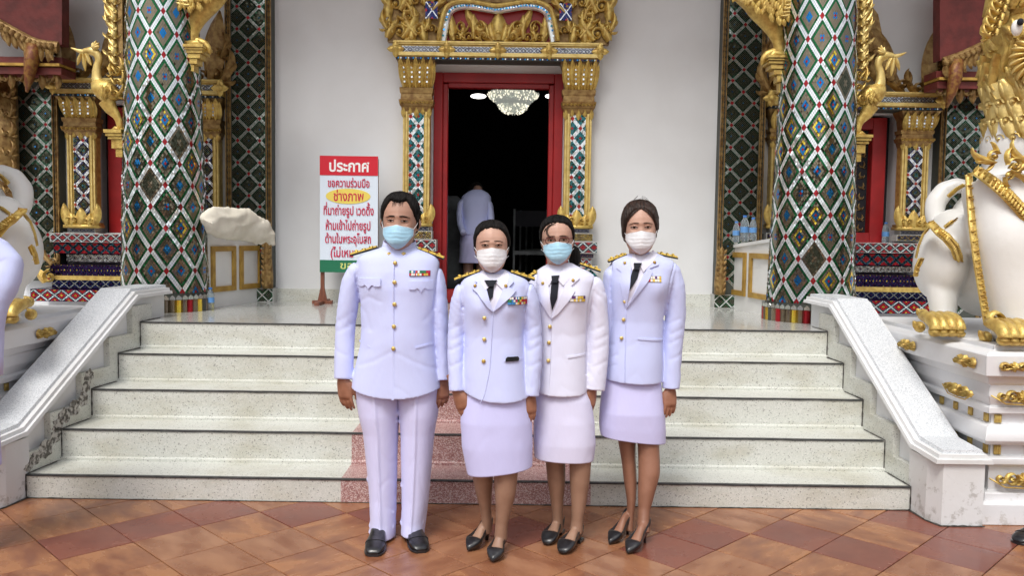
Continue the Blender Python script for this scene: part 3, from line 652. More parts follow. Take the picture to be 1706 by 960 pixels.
for s in (-1, 1):
    for (u, v, sz, rot, sg) in ((.90, .06, .26, 1.9, 1), (.70, .08, .24, 1.2, -1), (.93, .30, .28, 1.7, 1), (.74, .34, .22, 1.5, -1), (.62, .30, .20, 2.0, 1), (.84, .55, .26, 1.9, 1), (.6, .56, .3, 1.8, -1), (.97, .12, .16, 1.4, -1), (.60, .10, .15, 1.9, -1), (.80, .20, .16, 1.0, 1)):
        kranok(q, fr, s*u, v, sz, (rot if s > 0 else PI-rot), sg*s, d=.045)
    for (u, v, L, a) in ((1.0, .02, .2, 1.9), (.66, .0, .2, 1.3), (.78, .0, .16, 1.6), (.99, .2, .2, 1.5), (1.0, .42, .18, 1.7), (.56, .36, .2, 1.4)):
        leaf(q, fr, s*u, v, a if s > 0 else PI-a, L, .09, .9*s, .05)
    for u in (.2, .35): kranok(q, fr, s*u, .42, .22, PI/2-s*.3, s, d=.04)
kranok(q, fr, 0, .45, .3, PI/2, 1, d=.05)
q.build('flame_scrolls', 'gold', dt, smooth=True)
# framed recess
path = [K(x, y) for x, y in ((731, 70), (731, 45), (733, 28), (740, 14), (756, 5), (780, 3), (800, 7), (828, 12), (856, 7), (878, 3), (900, 5), (918, 14), (926, 28), (929, 45), (929, 70))]
B_ = dense([(a, b) for a, b in path], 60, 6)
q = MB(); q.tube([fr(a, b, .05) for a, b in B_], .022, 8); q.build('recess_rim', 'gold', dt, smooth=True)
q = MB(); q.tube([fr(a*.93, b*.90-.004, .02) for a, b in B_], .03, 8)
for k in range(len(B_)-1):
    for s_ in (0, 1):
        a, b = B_[k]*(1-s_/2)+B_[k+1]*s_/2
        tile_quad(q, plane(fr(a*.935, b*.90-.004, .052)), [(-.009, -.009), (.009, -.009), (.009, .009), (-.009, .009)], (WH, TE, BL)[(2*k+s_) % 3], .12)
q.build('recess_beads', MIR, dt, kind='stuff'); 
q = MB(); q.prism([fr(a, b, -.035) for a, b in ((-.52, 0), (.52, 0), (.52, .40), (-.52, .40))], (0, .03, 0)); q.build('recess_back', 'redpaint', dt, fix=True)
q = MB(); f2 = Fr((dc, YC+.01, z0+.01))
for s in (-1, 1):
    kranok(q, f2, s*.12, .02, .16, PI/2-s*.5, s, d=.05); kranok(q, f2, s*.26, .02, .17, PI/2-s*.25, s, d=.05); kranok(q, f2, s*.37, .02, .15, PI/2, s, d=.045)
    scroll(q, f2, s*.17, .13, .05, 1.3, 0, s, .022, .05); scroll(q, f2, s*.33, .13, .055, 1.3, 0, s, .022, .05)
    leaf(q, f2, s*.05, .0, PI/2-s*.9, .42, .10, s*1.0, .03); leaf(q, f2, s*.40, .0, PI/2-s*.2, .24, .09, s*.5, .04); leaf(q, f2, s*.22, .1, PI/2-s*.1, .14, .08, s*.4, .04)
leaf(q, f2, 0, 0, PI/2, .27, .15, 0, .07); leaf(q, f2, -.04, 0, PI/2+.3, .17, .09, -.4, .05); leaf(q, f2, .04, 0, PI/2-.3, .17, .09, .4, .05); knob(q, f2, 0, .07, .03, .08)
q.build('recess_carving', 'gold', dt, smooth=True)
for s in (-1, 1):
    q = MB(); mosaic_rect(q, plane(fr(s*.60, .27, .03)), .11, .15, .11, .15, 9, 1, dict(border=NA, flower=RE, body=NA, eye=RE, band=WH, node=WH), 'all', .05); q.build('crest_mosaic', MIR, cb, kind='stuff')
# ---- windows' surrounds
for c, sg in WIN:
    Yw = YW-.10; side = 'left' if sg < 0 else 'right'
    rx = 137 if sg < 0 else 1522
    xo = abs(P(113 if sg < 0 else 1545, 300, Yw).x-c); xi_ = abs(P(160 if sg < 0 else 1500, 300, Yw).x-c)
    f_ = lambda y: P(rx, y+(-4 if sg < 0 else 0), Yw).z
    zw = dict(floor=WZ0, b1=f_(370), b0=f_(384), c0=f_(242), c1=f_(187), l0=P(rx, 181 if sg > 0 else 158, Yw-.11).z, l1=P(rx, 152 if sg > 0 else 128, Yw-.11).z)
    if sg < 0: zw['c0'] = f_(228); zw['c1'] = f_(166)
    zw['bands'] = [(f_(391), zw['b0']-.002, -.01, STY_BLK), (f_(402), f_(391)-.003, .03, dict(STY_BLK, band=YE, body=NA))]
    t, xe, YL = surround('window_surround', f'gilded window surround with flame crest behind the {side} mosaic column', 'window surround', c, xi_, xo-xi_, zw, Yw, STY_WIN, False)
    f2 = Fr((c, Yw-.05, zw['l1'])); q = MB()
    for s in (-1, 1):
        e = xe
        for (u, v, sz, rot, k) in ((e-.06, .02, .26, 1.35, -1), (e-.2, .02, .2, 1.9, 1), (e-.34, .04, .22, 2.0, 1), (e-.5, .10, .24, 1.9, 1), (e-.05, .22, .2, 1.5, -1), (e-.62, .30, .26, 1.8, 1)):
            kranok(q, f2, s*u, v, sz, rot if s > 0 else PI-rot, k*s, d=.05)
        leaf(q, f2, s*(e-.10), 0, PI/2-s*.05, .62, .20, -s*.25, .08, 10); leaf(q, f2, s*(e-.46), .1, PI/2+s*.35, .6, .22, s*.5, .07, 10); leaf(q, f2, s*.12, .35, PI/2+s*.2, .5, .2, s*.3, .07, 8)
        q.prism([f2(a, b, -.03) for a, b in ((s*(e-.16), 0), (s*(e-.02), .0), (s*(e-.02), .25), (s*(e-.08), .5))], (0, .04, 0))
        q.prism([f2(a, b, -.031) for a, b in ((0, .3), (s*(e-.30), .0), (s*(e-.5), .38), (s*.2, .7), (0, .95))], (0, .04, 0))
    q.build('flame_crest', 'golddark', t, smooth=False)
    # stepped mosaic plinth below
    X0, X1 = (P(80, 450, 7.6).x, c+.75) if sg < 0 else (c-.75, P(1552, 450, 7.6).x)
    pt = thing('window_plinth', f'stepped mosaic plinth under the {side} side window', 'plinth', ((X0+X1)/2, 7.7, .74))
    ypx = (389, 404, 423, 437, 441, 460, 465, 481, 503) if sg < 0 else (405, 422, 443, 455, 458, 479, 485, 499, 523)
    rx2 = 140 if sg < 0 else 1485
    rows = [(0, 1, .26, STY_RED, .9), (1, 2, .20, dict(STY_RED, band=PU, node=PU, border=TE), .8), (2, 3, .10, dict(STY_BLK, border=PA, body=PA, band=WH), .8), (4, 5, .26, STY_PUR, .45), (6, 7, .24, STY_BLK, .9), (7, 8, .34, STY_BIG, .95)]
    zA = 10
    for r0, r1, dep, st_, k in rows:
        za, zb_ = P(rx2, ypx[r1], YW-dep).z, P(rx2, ypx[r0], YW-dep).z; zb_ = min(zb_, zA-.002); zA = za
        e = .0 if dep < .3 else .14; xa, xb = (X0-e, X1) if sg < 0 else (X0, X1+e)
        if dep < .15: xa, xb = xa+.06, xb-.06
        m = MB(); m.box(xa, xb, YW-dep, YW-.001, za, zb_); bb = m.build('plinth_course', [MIR[PU if st_ is not STY_RED else GL]], pt)
        h = zb_-za; m = MB(); mosaic_rect(m, plane(((xa+xb)/2, YW-dep-.002, (za+zb_)/2)), xb-xa-.01, h*.9, h*k*1.2, h*.9, 9 if h > .1 else 7, 1, st_, 'all', .05); m.build('course_mosaic', MIR, bb, kind='stuff')
    za, zb_ = P(rx2, ypx[6], YW-.3).z, P(rx2, ypx[5], YW-.3).z
    m = MB(); m.box(X0+.06, X1-.06, YW-.30, YW-.001, za-.01, zb_); 
    ex, s3 = (X0+.03, -1) if sg < 0 else (X0+.62, -1)
    scroll(m, Fr((ex, YW-.33, za)), 0, .02, .055, 1.3, 1.5, 1, .03, .03); leaf(m, Fr((ex, YW-.32, za)), -.05, -.04, 2.0, .16, .08, .6, .03)
    m.build('gilt_roll', 'gold', pt, smooth=False)
    if sg < 0: 
        m = MB(); kranok(m, Fr((ex, YW-.25, za+.14)), 0, 0, .13, 2.0, 1, d=.03); m.build('end_scroll', 'golddark', pt, smooth=True)
    m = MB(); m.box(X0-.1, X1+.1, YW-.12, YW-.001, .741, zA-.002); m.build('plinth_foot', 'plaster', pt)
# ================================================================ wing roofs (dark red soffits with carved edges)
for sg in (-1, 1):
    side = 'left' if sg < 0 else 'right'; Yr = 7.35
    def mp(x, y): return P(x, y, Yr)
    t = thing('wing_roof', f'dark red side roof with carved gilt eaves over the far {side} wing', 'roof', mp(50 if sg < 0 else 1640, 60))
    if sg > 0: poly = [(1566, -90), (1566, 100), (1600, 92), (1760, 25), (1760, -90)]; ed = [(1570, 106), (1600, 96), (1680, 58), (1770, 16)]; post = 1588; bx0, bx1 = 1562, 1800; yb = 118
    else: poly = [(-120, -90), (-120, -35), (0, 36), (70, 72), (103, 74), (103, -90)]; ed = [(-110, -30), (0, 42), (62, 76), (100, 80)]; post = 62; bx0, bx1 = -140, 102; yb = 92
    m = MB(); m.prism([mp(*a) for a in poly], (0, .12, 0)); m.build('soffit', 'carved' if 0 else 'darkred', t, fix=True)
    m = MB(); pts = [mp(x, y)+Vector((0, -.03, 0)) for x, y in ed]; pts = [Vector(v) for v in dense([tuple(p) for p in pts], 24, 2)]
    m.tube(pts, [(.05, .03)]*len(pts), 8)
    for p in pts[:-1]: knob(m, Fr(p+Vector((0, -.03, 0))), 0, 0, .03, .03); leaf(m, Fr(p+Vector((0, -.02, -.02))), 0, 0, -PI/2+random.uniform(-.5, .5), .12, .06, .5, .03)
    m.build('carved_eave', 'golddark', t, smooth=False)
    for k, (dy, hh, mt, dp) in enumerate(((0, 12, 'darkred', .0), (12, 5, 'ochre', .05), (18, 12, 'darkred', .02))):
        a, b = mp(bx0, yb+dy), mp(bx1, yb+dy+hh); m = MB(); m.box(a.x, b.x, Yr+.02-dp, YW-.14, min(a.z, b.z), max(a.z, b.z)-.004) if abs(a.z-b.z) > .01 else None
        zc_ = mp((bx0+bx1)/2, yb+dy).z; ze = mp((bx0+bx1)/2, yb+dy+hh).z
        m = MB(); m.box(a.x, b.x, Yr+.02-dp, Yr+.24, ze, zc_-.003); m.build('beam', mt, t)
    m = MB(); fr = Fr((0, Yr-.02, 0))
    zc_ = mp((bx0+bx1)/2, yb+40).z
    for k in range(9):
        x = mp(bx0+12+k*(22 if sg > 0 else 26), yb+36).x; q_ = Fr((x, Yr+.06, zc_)); kranok(m, q_, 0, 0, .085, PI/2, 1 if k % 2 else -1, d=.04); leaf(m, q_, .05, .05, -PI/2, .12, .07, 0, .03)
    m.build('leaf_frieze', 'golddark', t, smooth=True)
    m = MB(); a = mp(post, yb-22); rings = []
    m.tube([mp(post+12*sg*0, yb-16)+Vector((0, -.05, 0)), mp(post-3, yb+12)+Vector((0, -.06, 0)), mp(post-8, yb+38)+Vector((0, -.05, 0)), mp(post-14, yb+62)+Vector((0, -.03, 0))], [.055, .06, .04, .012], 10)
    m.build('hanging_finial', 'carved', t, smooth=True)
    # carved gilt panel beside the outer pilaster
    if sg < 0:
        m = MB(); m.box(P(-60, 200, 7.6).x, P(20, 200, 7.6).x, 7.62, 7.7, P(0, 330, 7.6).z, P(0, 130, 7.6).z); fr = Fr((P(5, 200, 7.6).x, 7.62, P(0, 330, 7.6).z))
        for v in np.arange(.05, 1.05, .17):
            for u in (-.3, -.12, .04): kranok(m, fr, u, v, .12, PI/2, 1 if u < -.1 else -1, d=.04)
        m.build('carved_panel', 'golddark', t, smooth=True)
# ================================================================ swan brackets on the columns
def swan(outer, sg):
    Y = 6.84; dy = 0 if sg > 0 else (-8 if outer else -18)
    def q(x, y): 
        x2 = x if sg > 0 else (1628-x if outer else 1612-x)
        if not outer and sg < 0: x2 = 1612-x+7
        return P(x2, y+dy, Y)
    side = 'left' if sg < 0 else 'right'
    lab = f'gilded long necked swan bracket on the outer side of the {side} column' if outer else f'large gilded swan standing on the doorway side of the {side} column'
    t = thing('swan_bracket', lab, 'swan ornament', q(1430 if outer else 1300, 240 if outer else 150), 'gilded swan brackets on the columns')
    S_ = 7/1410*1.0*6.84/7
    def tb(name, L, R, mt='gold', seg=12, flat=.8):
        D_ = dense([tuple(q(x, y))+(r*S_,) for (x, y), r in zip(L, R)], max(10, len(L)*5), 2)
        m = MB(); m.tube([Vector(d[:3]) for d in D_], [(d[3], d[3]*flat) for d in D_], seg); return m
    if outer:
        m = MB()
        for k, (a, b, y0, y1) in enumerate(((1417, 1446, 226, 231), (1417, 1444, 232, 236), (1418, 1441, 237, 241), (1418, 1436, 242, 256), (1418, 1430, 257, 270))):
            A, B = q(a, y0), q(b, y1); x0, x1 = sorted((A.x, B.x)); m.box(x0, x1, Y-.10+k*.012, Y+.10-k*.012, B.z, A.z)
        m.build('pedestal', 'gold', t)
        m = tb('leg', [(1428, 226), (1429, 212), (1434, 200), (1444, 188), (1450, 176)], [5, 5, 7, 11, 14]); m.tube([q(1424, 224), q(1436, 222), q(1442, 226)], [.02, .02, .012], 8); m.build('leg', 'gold', t, smooth=True)
        m = tb('body', [(1424, 168), (1436, 165), (1450, 160), (1462, 152), (1468, 142)], [3, 13, 19, 16, 9]); bd = m
        for i in range(40):
            a = random.uniform(0, 2*PI); r = random.uniform(.1, .9); c = q(1450+13*r*math.cos(a), 160-13*r*math.sin(a)); leaf(bd, Fr(c+Vector((0, -.075*math.sqrt(max(0, 1-r*r))-.005, 0))), 0, 0, -PI/2+.5*math.cos(a), .04, .03, 0, .012, 3)
        bd.build('body', 'gold', t, smooth=True)
        m = tb('neck', [(1461, 152), (1468, 138), (1468, 122), (1462, 108), (1466, 97), (1476, 92), (1488, 93)], [12, 8, 6.5, 6, 7, 7, 5])
        m.build('neck', 'goldlite', t, smooth=True)
        m = tb('head', [(1474, 94), (1486, 95), (1498, 92), (1510, 87)], [5, 5, 3, .8], flat=.6)
        fr = Fr(q(1470, 90)+Vector((0, -.02, 0)), (sg, 0, 0) if sg > 0 else (-1, 0, 0)) if False else None
        f_ = Fr(q(1470, 90)+Vector((0, -.03, 0)))
        for a, L in ((1.5, .05), (1.9, .07), (2.3, .07), (2.7, .06)): leaf(m, f_, 0, 0, a if sg > 0 else PI-a, L, .035, .4*sg, .02)
        f_ = Fr(q(1486, 98)+Vector((0, -.03, 0)))
        for a, L, u in ((-1.6, .14, 0), (-1.2, .10, .02*sg), (-1.9, .10, -.02*sg)): leaf(m, f_, u, 0, a if sg > 0 else -PI-a, L, .035, -.3*sg, .02)
        m.build('head', 'goldlite', t, smooth=True)
        m = MB()
        for (x, y, s, r, k) in ((1430, 168, .11, 1.9, 1), (1424, 150, .12, 1.5, 1), (1432, 135, .10, 1.6, -1), (1424, 128, .10, 1.4, 1)): kranok(m, Fr(q(x, y)+Vector((0, -.05, 0))), 0, 0, s, r if sg > 0 else PI-r, k*sg, d=.04)
        m.build('tail_scroll', 'gold', t, smooth=True)
        # upright bar with climbing flames
        m = MB(); A, B = q(1424, 130), q(1428, -60); x0, x1 = sorted((q(1420, 0).x, q(1427, 0).x)); m.box(x0, x1, Y-.05, Y+.05, A.z, B.z); m.build('upright_bar', 'golddark', t)
        m = MB()
        for i, y in enumerate(np.arange(118, -70, -14)):
            wd = 11 if y < 75 else 7; f_ = Fr(q(1429, y)+Vector((0, -.04, 0))); a = .75
            leaf(m, f_, 0, 0, a if sg > 0 else PI-a, .021*wd*.78, .055, 1.2*sg, .05, 6); leaf(m, f_, .01*sg, .02, (a+.5) if sg > 0 else PI-a-.5, .016*wd*.8, .045, -1.0*sg, .05, 5)
            if i % 2: kranok(m, Fr(q(1436, y-3)+Vector((0, -.03, 0))), 0, 0, .12, (1.2 if sg > 0 else PI-1.2), sg, d=.06)
        m.build('climbing_flames', 'goldlite', t, smooth=True)
    else:
        m = MB()
        for k, (a, b, y0, y1) in enumerate(((1273, 1312, 96, 100), (1275, 1312, 101, 104), (1276, 1312, 105, 109), (1280, 1312, 110, 117), (1286, 1312, 118, 126), (1292, 1310, 127, 138), (1296, 1308, 139, 155))):
            A, B = q(a, y0), q(b, y1); x0, x1 = sorted((A.x, B.x)); m.box(x0, x1, Y-.11+k*.012, Y+.11-k*.012, B.z, A.z)
        m.build('pedestal', 'gold', t)
        m = tb('leg', [(1300, 96), (1300, 86), (1297, 68), (1290, 48), (1280, 30), (1268, 12), (1255, -10)], [10, 9, 10, 15, 20, 24, 26])
        for i in range(10):
            f_ = Fr(q(1312-i*1.2, 84-i*7.5)+Vector((0, -.05, 0))); leaf(m, f_, 0, 0, (.9 if sg > 0 else PI-.9), .06, .04, .6*sg, .02, 4)
        m.build('leg', 'gold', t, smooth=True)
        m = tb('foot', [(1302, 92), (1290, 86), (1278, 90), (1270, 100), (1269, 108)], [8, 7, 6, 5, 2]); m.tube([q(1300, 94)+Vector((0, -.06, 0)), q(1284, 92)+Vector((0, -.07, 0)), q(1276, 102)+Vector((0, -.07, 0))], [.03, .025, .01], 8); m.build('foot', 'gold', t, smooth=True)
        m = tb('body', [(1310, 40), (1295, 18), (1270, -5), (1240, -30), (1215, -60)], [8, 22, 34, 32, 14])
        for i in range(130):
            u = random.uniform(0, 1); x, y = 1300-70*u+random.uniform(-22, 22), 22-45*u+random.uniform(-20, 20); leaf(m, Fr(q(x, y)+Vector((0, -.13, 0))), 0, 0, -PI/2+random.uniform(-.4, .4), .055, .04, 0, .015, 3)
        m.build('body', 'gold', t, smooth=True)
        m = MB()
        for i in range(8): 
            f_ = Fr(q(1292+i*2.2, 34-i*6)+Vector((0, -.12, 0))); leaf(m, f_, 0, 0, (.1 if sg > 0 else PI-.1), .15, .045, .7*sg, .03, 7)
        for i in range(6): leaf(m, Fr(q(1250-i*5, 5-i*3)+Vector((0, -.12, 0))), 0, 0, (3.6 if sg > 0 else PI-3.6), .10, .04, -.6*sg, .03, 6)
        m.build('wing_feathers', 'goldlite', t, smooth=True)
for o_ in (True, False):
    for s_ in (-1, 1): swan(o_, s_)
# ================================================================ parapets
def parapet(A, B, zt0, zt1, label):
    A, B = Vector(A), Vector(B); d = (B-A); L = d.length; d.normalize(); n = Vector((d.y, -d.x, 0)) 
    if n.y > 0: n = -n
    t = thing('parapet', label, 'parapet', A)
    m = MB(); th = .13; bk = -n*th
    q = [A+Vector((0, 0, 0)), B+Vector((0, 0, 0)), B+Vector((0, 0, zt1-ZP)), A+Vector((0, 0, zt0-ZP))]; m.prism(q, bk); m.build('parapet_body', 'parapet', t, fix=True)
    m = MB(); q2 = [p+n*.015 for p in (A+Vector((0, 0, zt0-ZP+.001)), B+Vector((0, 0, zt1-ZP+.001)), B+Vector((0, 0, zt1-ZP+.03)), A+Vector((0, 0, zt0-ZP+.03)))]; m.prism(q2, bk-n*.03); m.build('coping', 'parapet', t, fix=True)
    H = zt0-ZP
    for u0, u1 in ((.06, .47), (.55, .95)):
        fw = .045; z0, z1 = ZP+.13, ZP+H*.83
        P0 = A+d*(L*u0); P1 = A+d*(L*u1); m = MB()
        def bar(a, b, za, zb_): 
            q = [Vector((a.x, a.y, za)), Vector((b.x, b.y, za)), Vector((b.x, b.y, zb_)), Vector((a.x, a.y, zb_))]; m.prism([p+n*.02 for p in q], -n*.019)
        bar(P0, P1, z0, z0+fw); bar(P0, P1, z1-fw, z1); bar(P0, P0+d*fw, z0+fw, z1-fw); bar(P1-d*fw, P1, z0+fw, z1-fw)
        m.build('panel_frame', 'ochre', t, fix=True)
    return t
pa = parapet(G(345, 514, ZP), G(438, 502, ZP), P(345, 383, 6.7).z-.03, P(438, 403, 7.5).z-.03, 'white parapet with two ochre framed panels under a cream cloth bundle')
pb = parapet(G(1290, 529, ZP), G(1207, 511, ZP), P(1290, 396, 6.7).z-.03, P(1211, 411, 7.4).z-.03, 'white parapet with two ochre framed panels under three water bottles')
# cloth bundle
m = MB(); D_ = dense([(P(x, y, Y).x, Y, P(x, y, Y).z, a*.005, b*.005) for x, y, Y, a, b in ((338, 372, 6.70, 8, 7), (346, 370, 6.74, 18, 11), (362, 371, 6.84, 24, 14), (382, 372, 6.96, 26, 15), (402, 375, 7.08, 27, 16), (420, 381, 7.18, 25, 15), (436, 388, 7.26, 22, 13), (447, 395, 7.3, 15, 10), (453, 402, 7.31, 8, 5), (457, 407, 7.32, 3, 2))], 60, 2)
m.tube([Vector(d[:3]) for d in D_], [(d[3], d[4]) for d in D_], 40)
m.v = [(v[0]+.02*nz(v[0]*6, v[1]*6, v[2]*18), v[1], v[2]+.030*nz(v[0]*9+5, v[1]*5, v[2]*14)+.014*abs(nz(v[0]*26+v[1]*12, v[1]*26, 3))-.012*math.exp(-(nz(v[0]*11, v[1]*9, v[2]*16)/.08)**2)) for v in m.v]
cb = m.build('cloth_bundle', 'cream', smooth=True); tag(cb, 'crumpled cream cloth bundle lying on top of the left parapet', 'cloth')
def bottle(base, h, label, r=None, group=None):
    r = r or h*.16; x, y, z = base; t = thing('water_bottle', label, 'bottle', base, group); m = MB()
    rings = [[(x+r*k*math.cos(2*PI*i/16), y+r*k*math.sin(2*PI*i/16), z+h*q) for i in range(16)] for q, k in ((0, .85), (.03, 1), (.2, 1), (.24, .93), (.28, 1), (.62, 1), (.68, .93), (.8, .75), (.88, .42), (.93, .4))]
    m.loft(rings); m.build('bottle_body', 'bottle', t, smooth=True)
    m = MB(); m.tube([(x, y, z+h*.93), (x, y, z+h)], r*.46, 14); m.build('cap', 'capblue', t)
    m = MB(); m.loft([[(x+r*1.02*math.cos(2*PI*i/16), y+r*1.02*math.sin(2*PI*i/16), z+h*q) for i in range(16)] for q in (.34, .56)], False, False); m.build('label_band', 'bottlelabel', t)
bottle(G(351, 517, ZP), .185, 'small water bottle on the porch floor at the foot of the left column', group='water bottles')
tz = P(1240, 401, 7.1).z
for px, Y, h, l in ((1226, 7.28, .18, 'small water bottle on the right parapet, farthest from the round column'), (1240, 7.18, .22, 'larger water bottle in the middle of the trio on the right parapet'), (1254, 7.06, .19, 'small water bottle on the right parapet, closest to the round column')):
    bottle(P(px, 400, Y).xy.to_3d()+Vector((0, 0, P(px, 402-(px-1226)*.12, Y).z-.01)), h, l, group='water bottles')
bottle(Vector((P(1474, 402, YW+.05).x, YW+.04, WZ0)), .2, 'water bottle standing on the sill of the right side window', group='water bottles')
# ================================================================ notice board
Ys = 7.62; sb = thing('notice_board', 'standing notice board with red header, Thai lettering and wooden legs by the wall', 'sign', (P(580, 505, Ys).x, Ys, ZP))
A, B = P(533, 260, Ys), P(629, 455, Ys); x0, x1 = A.x, B.x; zt, zb_ = P(581, 260, Ys).z, P(581, 454, Ys).z; Hs = zt-zb_
m = MB(); m.box(x0, x1, Ys, Ys+.02, zb_, zt); bd = m.build('board', 'signwhite', sb)
m = MB(); m.box(x0-.001, x1+.001, Ys-.004, Ys-.001, zt-Hs*.165, zt+.001); m.build('header_panel', 'signred', bd)
m = MB(); m.box(x0-.001, x1+.001, Ys-.004, Ys-.001, zb_-.001, zb_+Hs*.105); m.build('footer_panel', 'signgreen', bd)
m = MB(); cx_, cz_ = P(580, 327, Ys).x, P(580, 327, Ys).z; m.prism([(cx_+.2*math.cos(2*PI*i/48), Ys-.001, cz_+.068*math.sin(2*PI*i/48)) for i in range(48)], (0, -.003, 0)); m.build('yellow_oval', 'signyellow', bd)
UP = {'\u0e34', '\u0e35', '\u0e36', '\u0e37', '\u0e31', '\u0e47'}; TONE = {'\u0e48', '\u0e49', '\u0e4a', '\u0e4b'}
def text_mesh(s_, size, off):
    cu_ = bpy.data.curves.new('lettering', 'FONT'); cu_.body = s_; cu_.size = size; cu_.offset = off; cu_.extrude = .0012; cu_.resolution_u = 4
    o = bpy.data.objects.new('tmp', cu_); COL.objects.link(o); dg_ = bpy.context.evaluated_depsgraph_get(); me = bpy.data.meshes.new_from_object(o.evaluated_get(dg_)); 
    bpy.data.objects.remove(o); return me
def lettering(s_, px, py, wpx, hpx, mt, off=.0):
    """one line of Thai; tone marks over a vowel are raised as a typesetter would"""
    size = 1; base = ''; tones = []
    for i, c in enumerate(s_):
        if c in TONE and i and s_[i-1] in UP: tones.append((len(base), c)); continue
        base += c
    me = text_mesh(base, size, off); vs = [v.co.copy() for v in me.vertices]; fs = [tuple(p.vertices) for p in me.polygons]
    mx0 = max(v.co.x for v in text_mesh('ก', size, off).vertices)
    for k, c in tones:
        adv = max(v.co.x for v in text_mesh(base[:k]+'ก', size, off).vertices)-mx0; b = text_mesh(c, size, off); n0 = len(vs)
        vs += [v.co+Vector((adv, .19, 0)) for v in b.vertices]; fs += [tuple(i+n0 for i in p.vertices) for p in b.polygons]
    X = [v.x for v in vs]; mn, mx = min(X), max(X); wx = wpx/1410*Ys; sx = wx/(mx-mn); sz = hpx/1410*Ys/.60
    c = P(px, py, Ys); m = MB(); m.add([(c.x+(v.x-(mn+mx)/2)*sx, Ys-.0055-v.z, c.z+(v.y-.30)*sz) for v in vs], fs)
    return m.build('lettering', mt, bd)
lettering('ประกาศ', 582, 278, 66, 15, 'textwhite', .028)
lettering('ขอความร่วมมือ', 581, 306, 69, 11, 'textred', .014)
lettering('ช่างภาพ', 581, 328, 50, 13, 'textred', .014)
lettering('ที่มาถ่ายรูป เวดดิ้ง', 581, 352, 83, 12, 'textred', .014)
lettering('ห้ามเข้าไปถ่ายรูป', 580, 377, 74, 12, 'textred', .014)
lettering('ด้านในพระอุโบสถ', 580, 399, 76, 12, 'textred', .014)
lettering('(ไม่เหม', 570, 422, 38, 12, 'textred', .014)
lettering('ขอ', 578, 443, 22, 10, 'textyellow', .012)
for px in (536, 626):
    x = P(px, 480, Ys).x; m = MB(); m.box(x-.016, x+.016, Ys+.021, Ys+.05, ZP+.03, zt-.02)
    m.prism([(x-.016, Ys+.022, ZP+.03), (x-.042, Ys+.022, ZP+.03), (x-.016, Ys+.022, ZP+.15)], (0, .025, 0)); m.prism([(x+.016, Ys+.0225, ZP+.03), (x+.042, Ys+.0225, ZP+.03), (x+.016, Ys+.0225, ZP+.15)], (0, .025, 0)); m.box(x-.022, x+.022, Ys-.2, Ys+.25, ZP+.0, ZP+.03)
    m.box(x-.09, x+.09, Ys+.005, Ys+.06, ZP+.0005, ZP+.0295)
    m.build('leg', 'wood', sb, fix=True)
# brown sandal on the side terrace
m = MB(); c = G(1463, 541, .741); L = dense([(c.x-.12, c.y, .78, .03, .045), (c.x-.08, c.y, .80, .05, .055), (c.x, c.y, .785, .045, .05), (c.x+.06, c.y, .765, .045, .025), (c.x+.13, c.y, .755, .03, .012)], 20, 1)
m.tube([Vector(d[:3]) for d in L], [(d[4], d[3]) for d in L], 14); sd_ = m.build('shoe', 'darkbrown', smooth=True); tag(sd_, 'dark brown leather shoe left on the side terrace beside the right balustrade', 'shoe')
# ================================================================ interior fittings
cc = P(855, 168, 11.0); ch = thing('chandelier', 'wide glittering crystal chandelier hanging inside the dark hall', 'chandelier', (cc.x, 11, cc.z+.3))
m = MB(); m2 = MB()
def drop(mb, p, s): mb.add([p+Vector(v)*s for v in ((0, 0, 1), (.6, 0, 0), (0, .6, 0), (-.6, 0, 0), (0, -.6, 0), (0, 0, -1.3))], [(0, 1, 2), (0, 2, 3), (0, 3, 4), (0, 4, 1), (5, 2, 1), (5, 3, 2), (5, 4, 3), (5, 1, 4)])
for lay, (R_, zt_, dep_) in enumerate(((.335, .10, .16), (.20, -.045, .12))):
    for i in range(520 if lay == 0 else 260):
        a = random.uniform(0, 2*PI); k = random.random(); r = R_*math.sqrt(1-k**1.6*.9); p = Vector((cc.x+r*math.cos(a), 11+r*math.sin(a), cc.z+zt_-dep_*k)); drop(m2 if random.random() < .5 else m, p, .012)
m.build('crystal_drops', 'crystal', ch, kind='stuff'); m2.build('lit_drops', 'crystal_lit', ch, kind='stuff')
m = MB(); m.loft([[(cc.x+r*math.cos(2*PI*i/24), 11+r*math.sin(2*PI*i/24), cc.z+z) for i in range(24)] for r, z in ((.25, .13), (.32, .09), (.22, -.04), (.10, -.13), (.02, -.16))]); m.tube([(cc.x, 11, cc.z+.1), (cc.x, 11, 5.2)], .015, 8); m.build('frame', 'crystal', ch)
for px, l in ((797, 'bright oval ceiling lamp left of the chandelier'), (921, 'small ceiling lamp glimpsed right of the chandelier')):
    c = P(px, 160, 12.0); m = MB(); m.ball(c, (.11, .11, .03), 16); o = m.build('ceiling_lamp', 'lampglow', smooth=True); tag(o, l, 'lamp')
# covered chair and rail of chairs
c = P(752, 420, 9.4); t = thing('covered_chair', 'tall chair under a grey green lace cover just inside the door', 'chair', (c.x, 9.4, ZP))
m = MB(); rings = []
for z, hw, hd in ((ZP, .25, .28), (ZP+.45, .23, .25), (ZP+.5, .22, .10), (ZP+.85, .21, .07), (ZP+1.0, .15, .06), (ZP+1.07, .06, .04)):
    rings.append([(c.x+hw*math.copysign(abs(math.cos(a))**.7, math.cos(a)), 9.4+hd*math.copysign(abs(math.sin(a))**.7, math.sin(a)), z) for a in np.linspace(0, 2*PI, 28, endpoint=False)])
m.loft(rings); o = m.build('cover', 'greycloth', t, smooth=True)
m = MB(); fr = Fr((c.x, 9.29, ZP+.88))
for k in range(-3, 4): scroll(m, fr, k*.05, .02-.01*abs(k), .02, 1, 0, 1, .01, .01, 8)
m.build('lace_edge', 'greycloth', t)
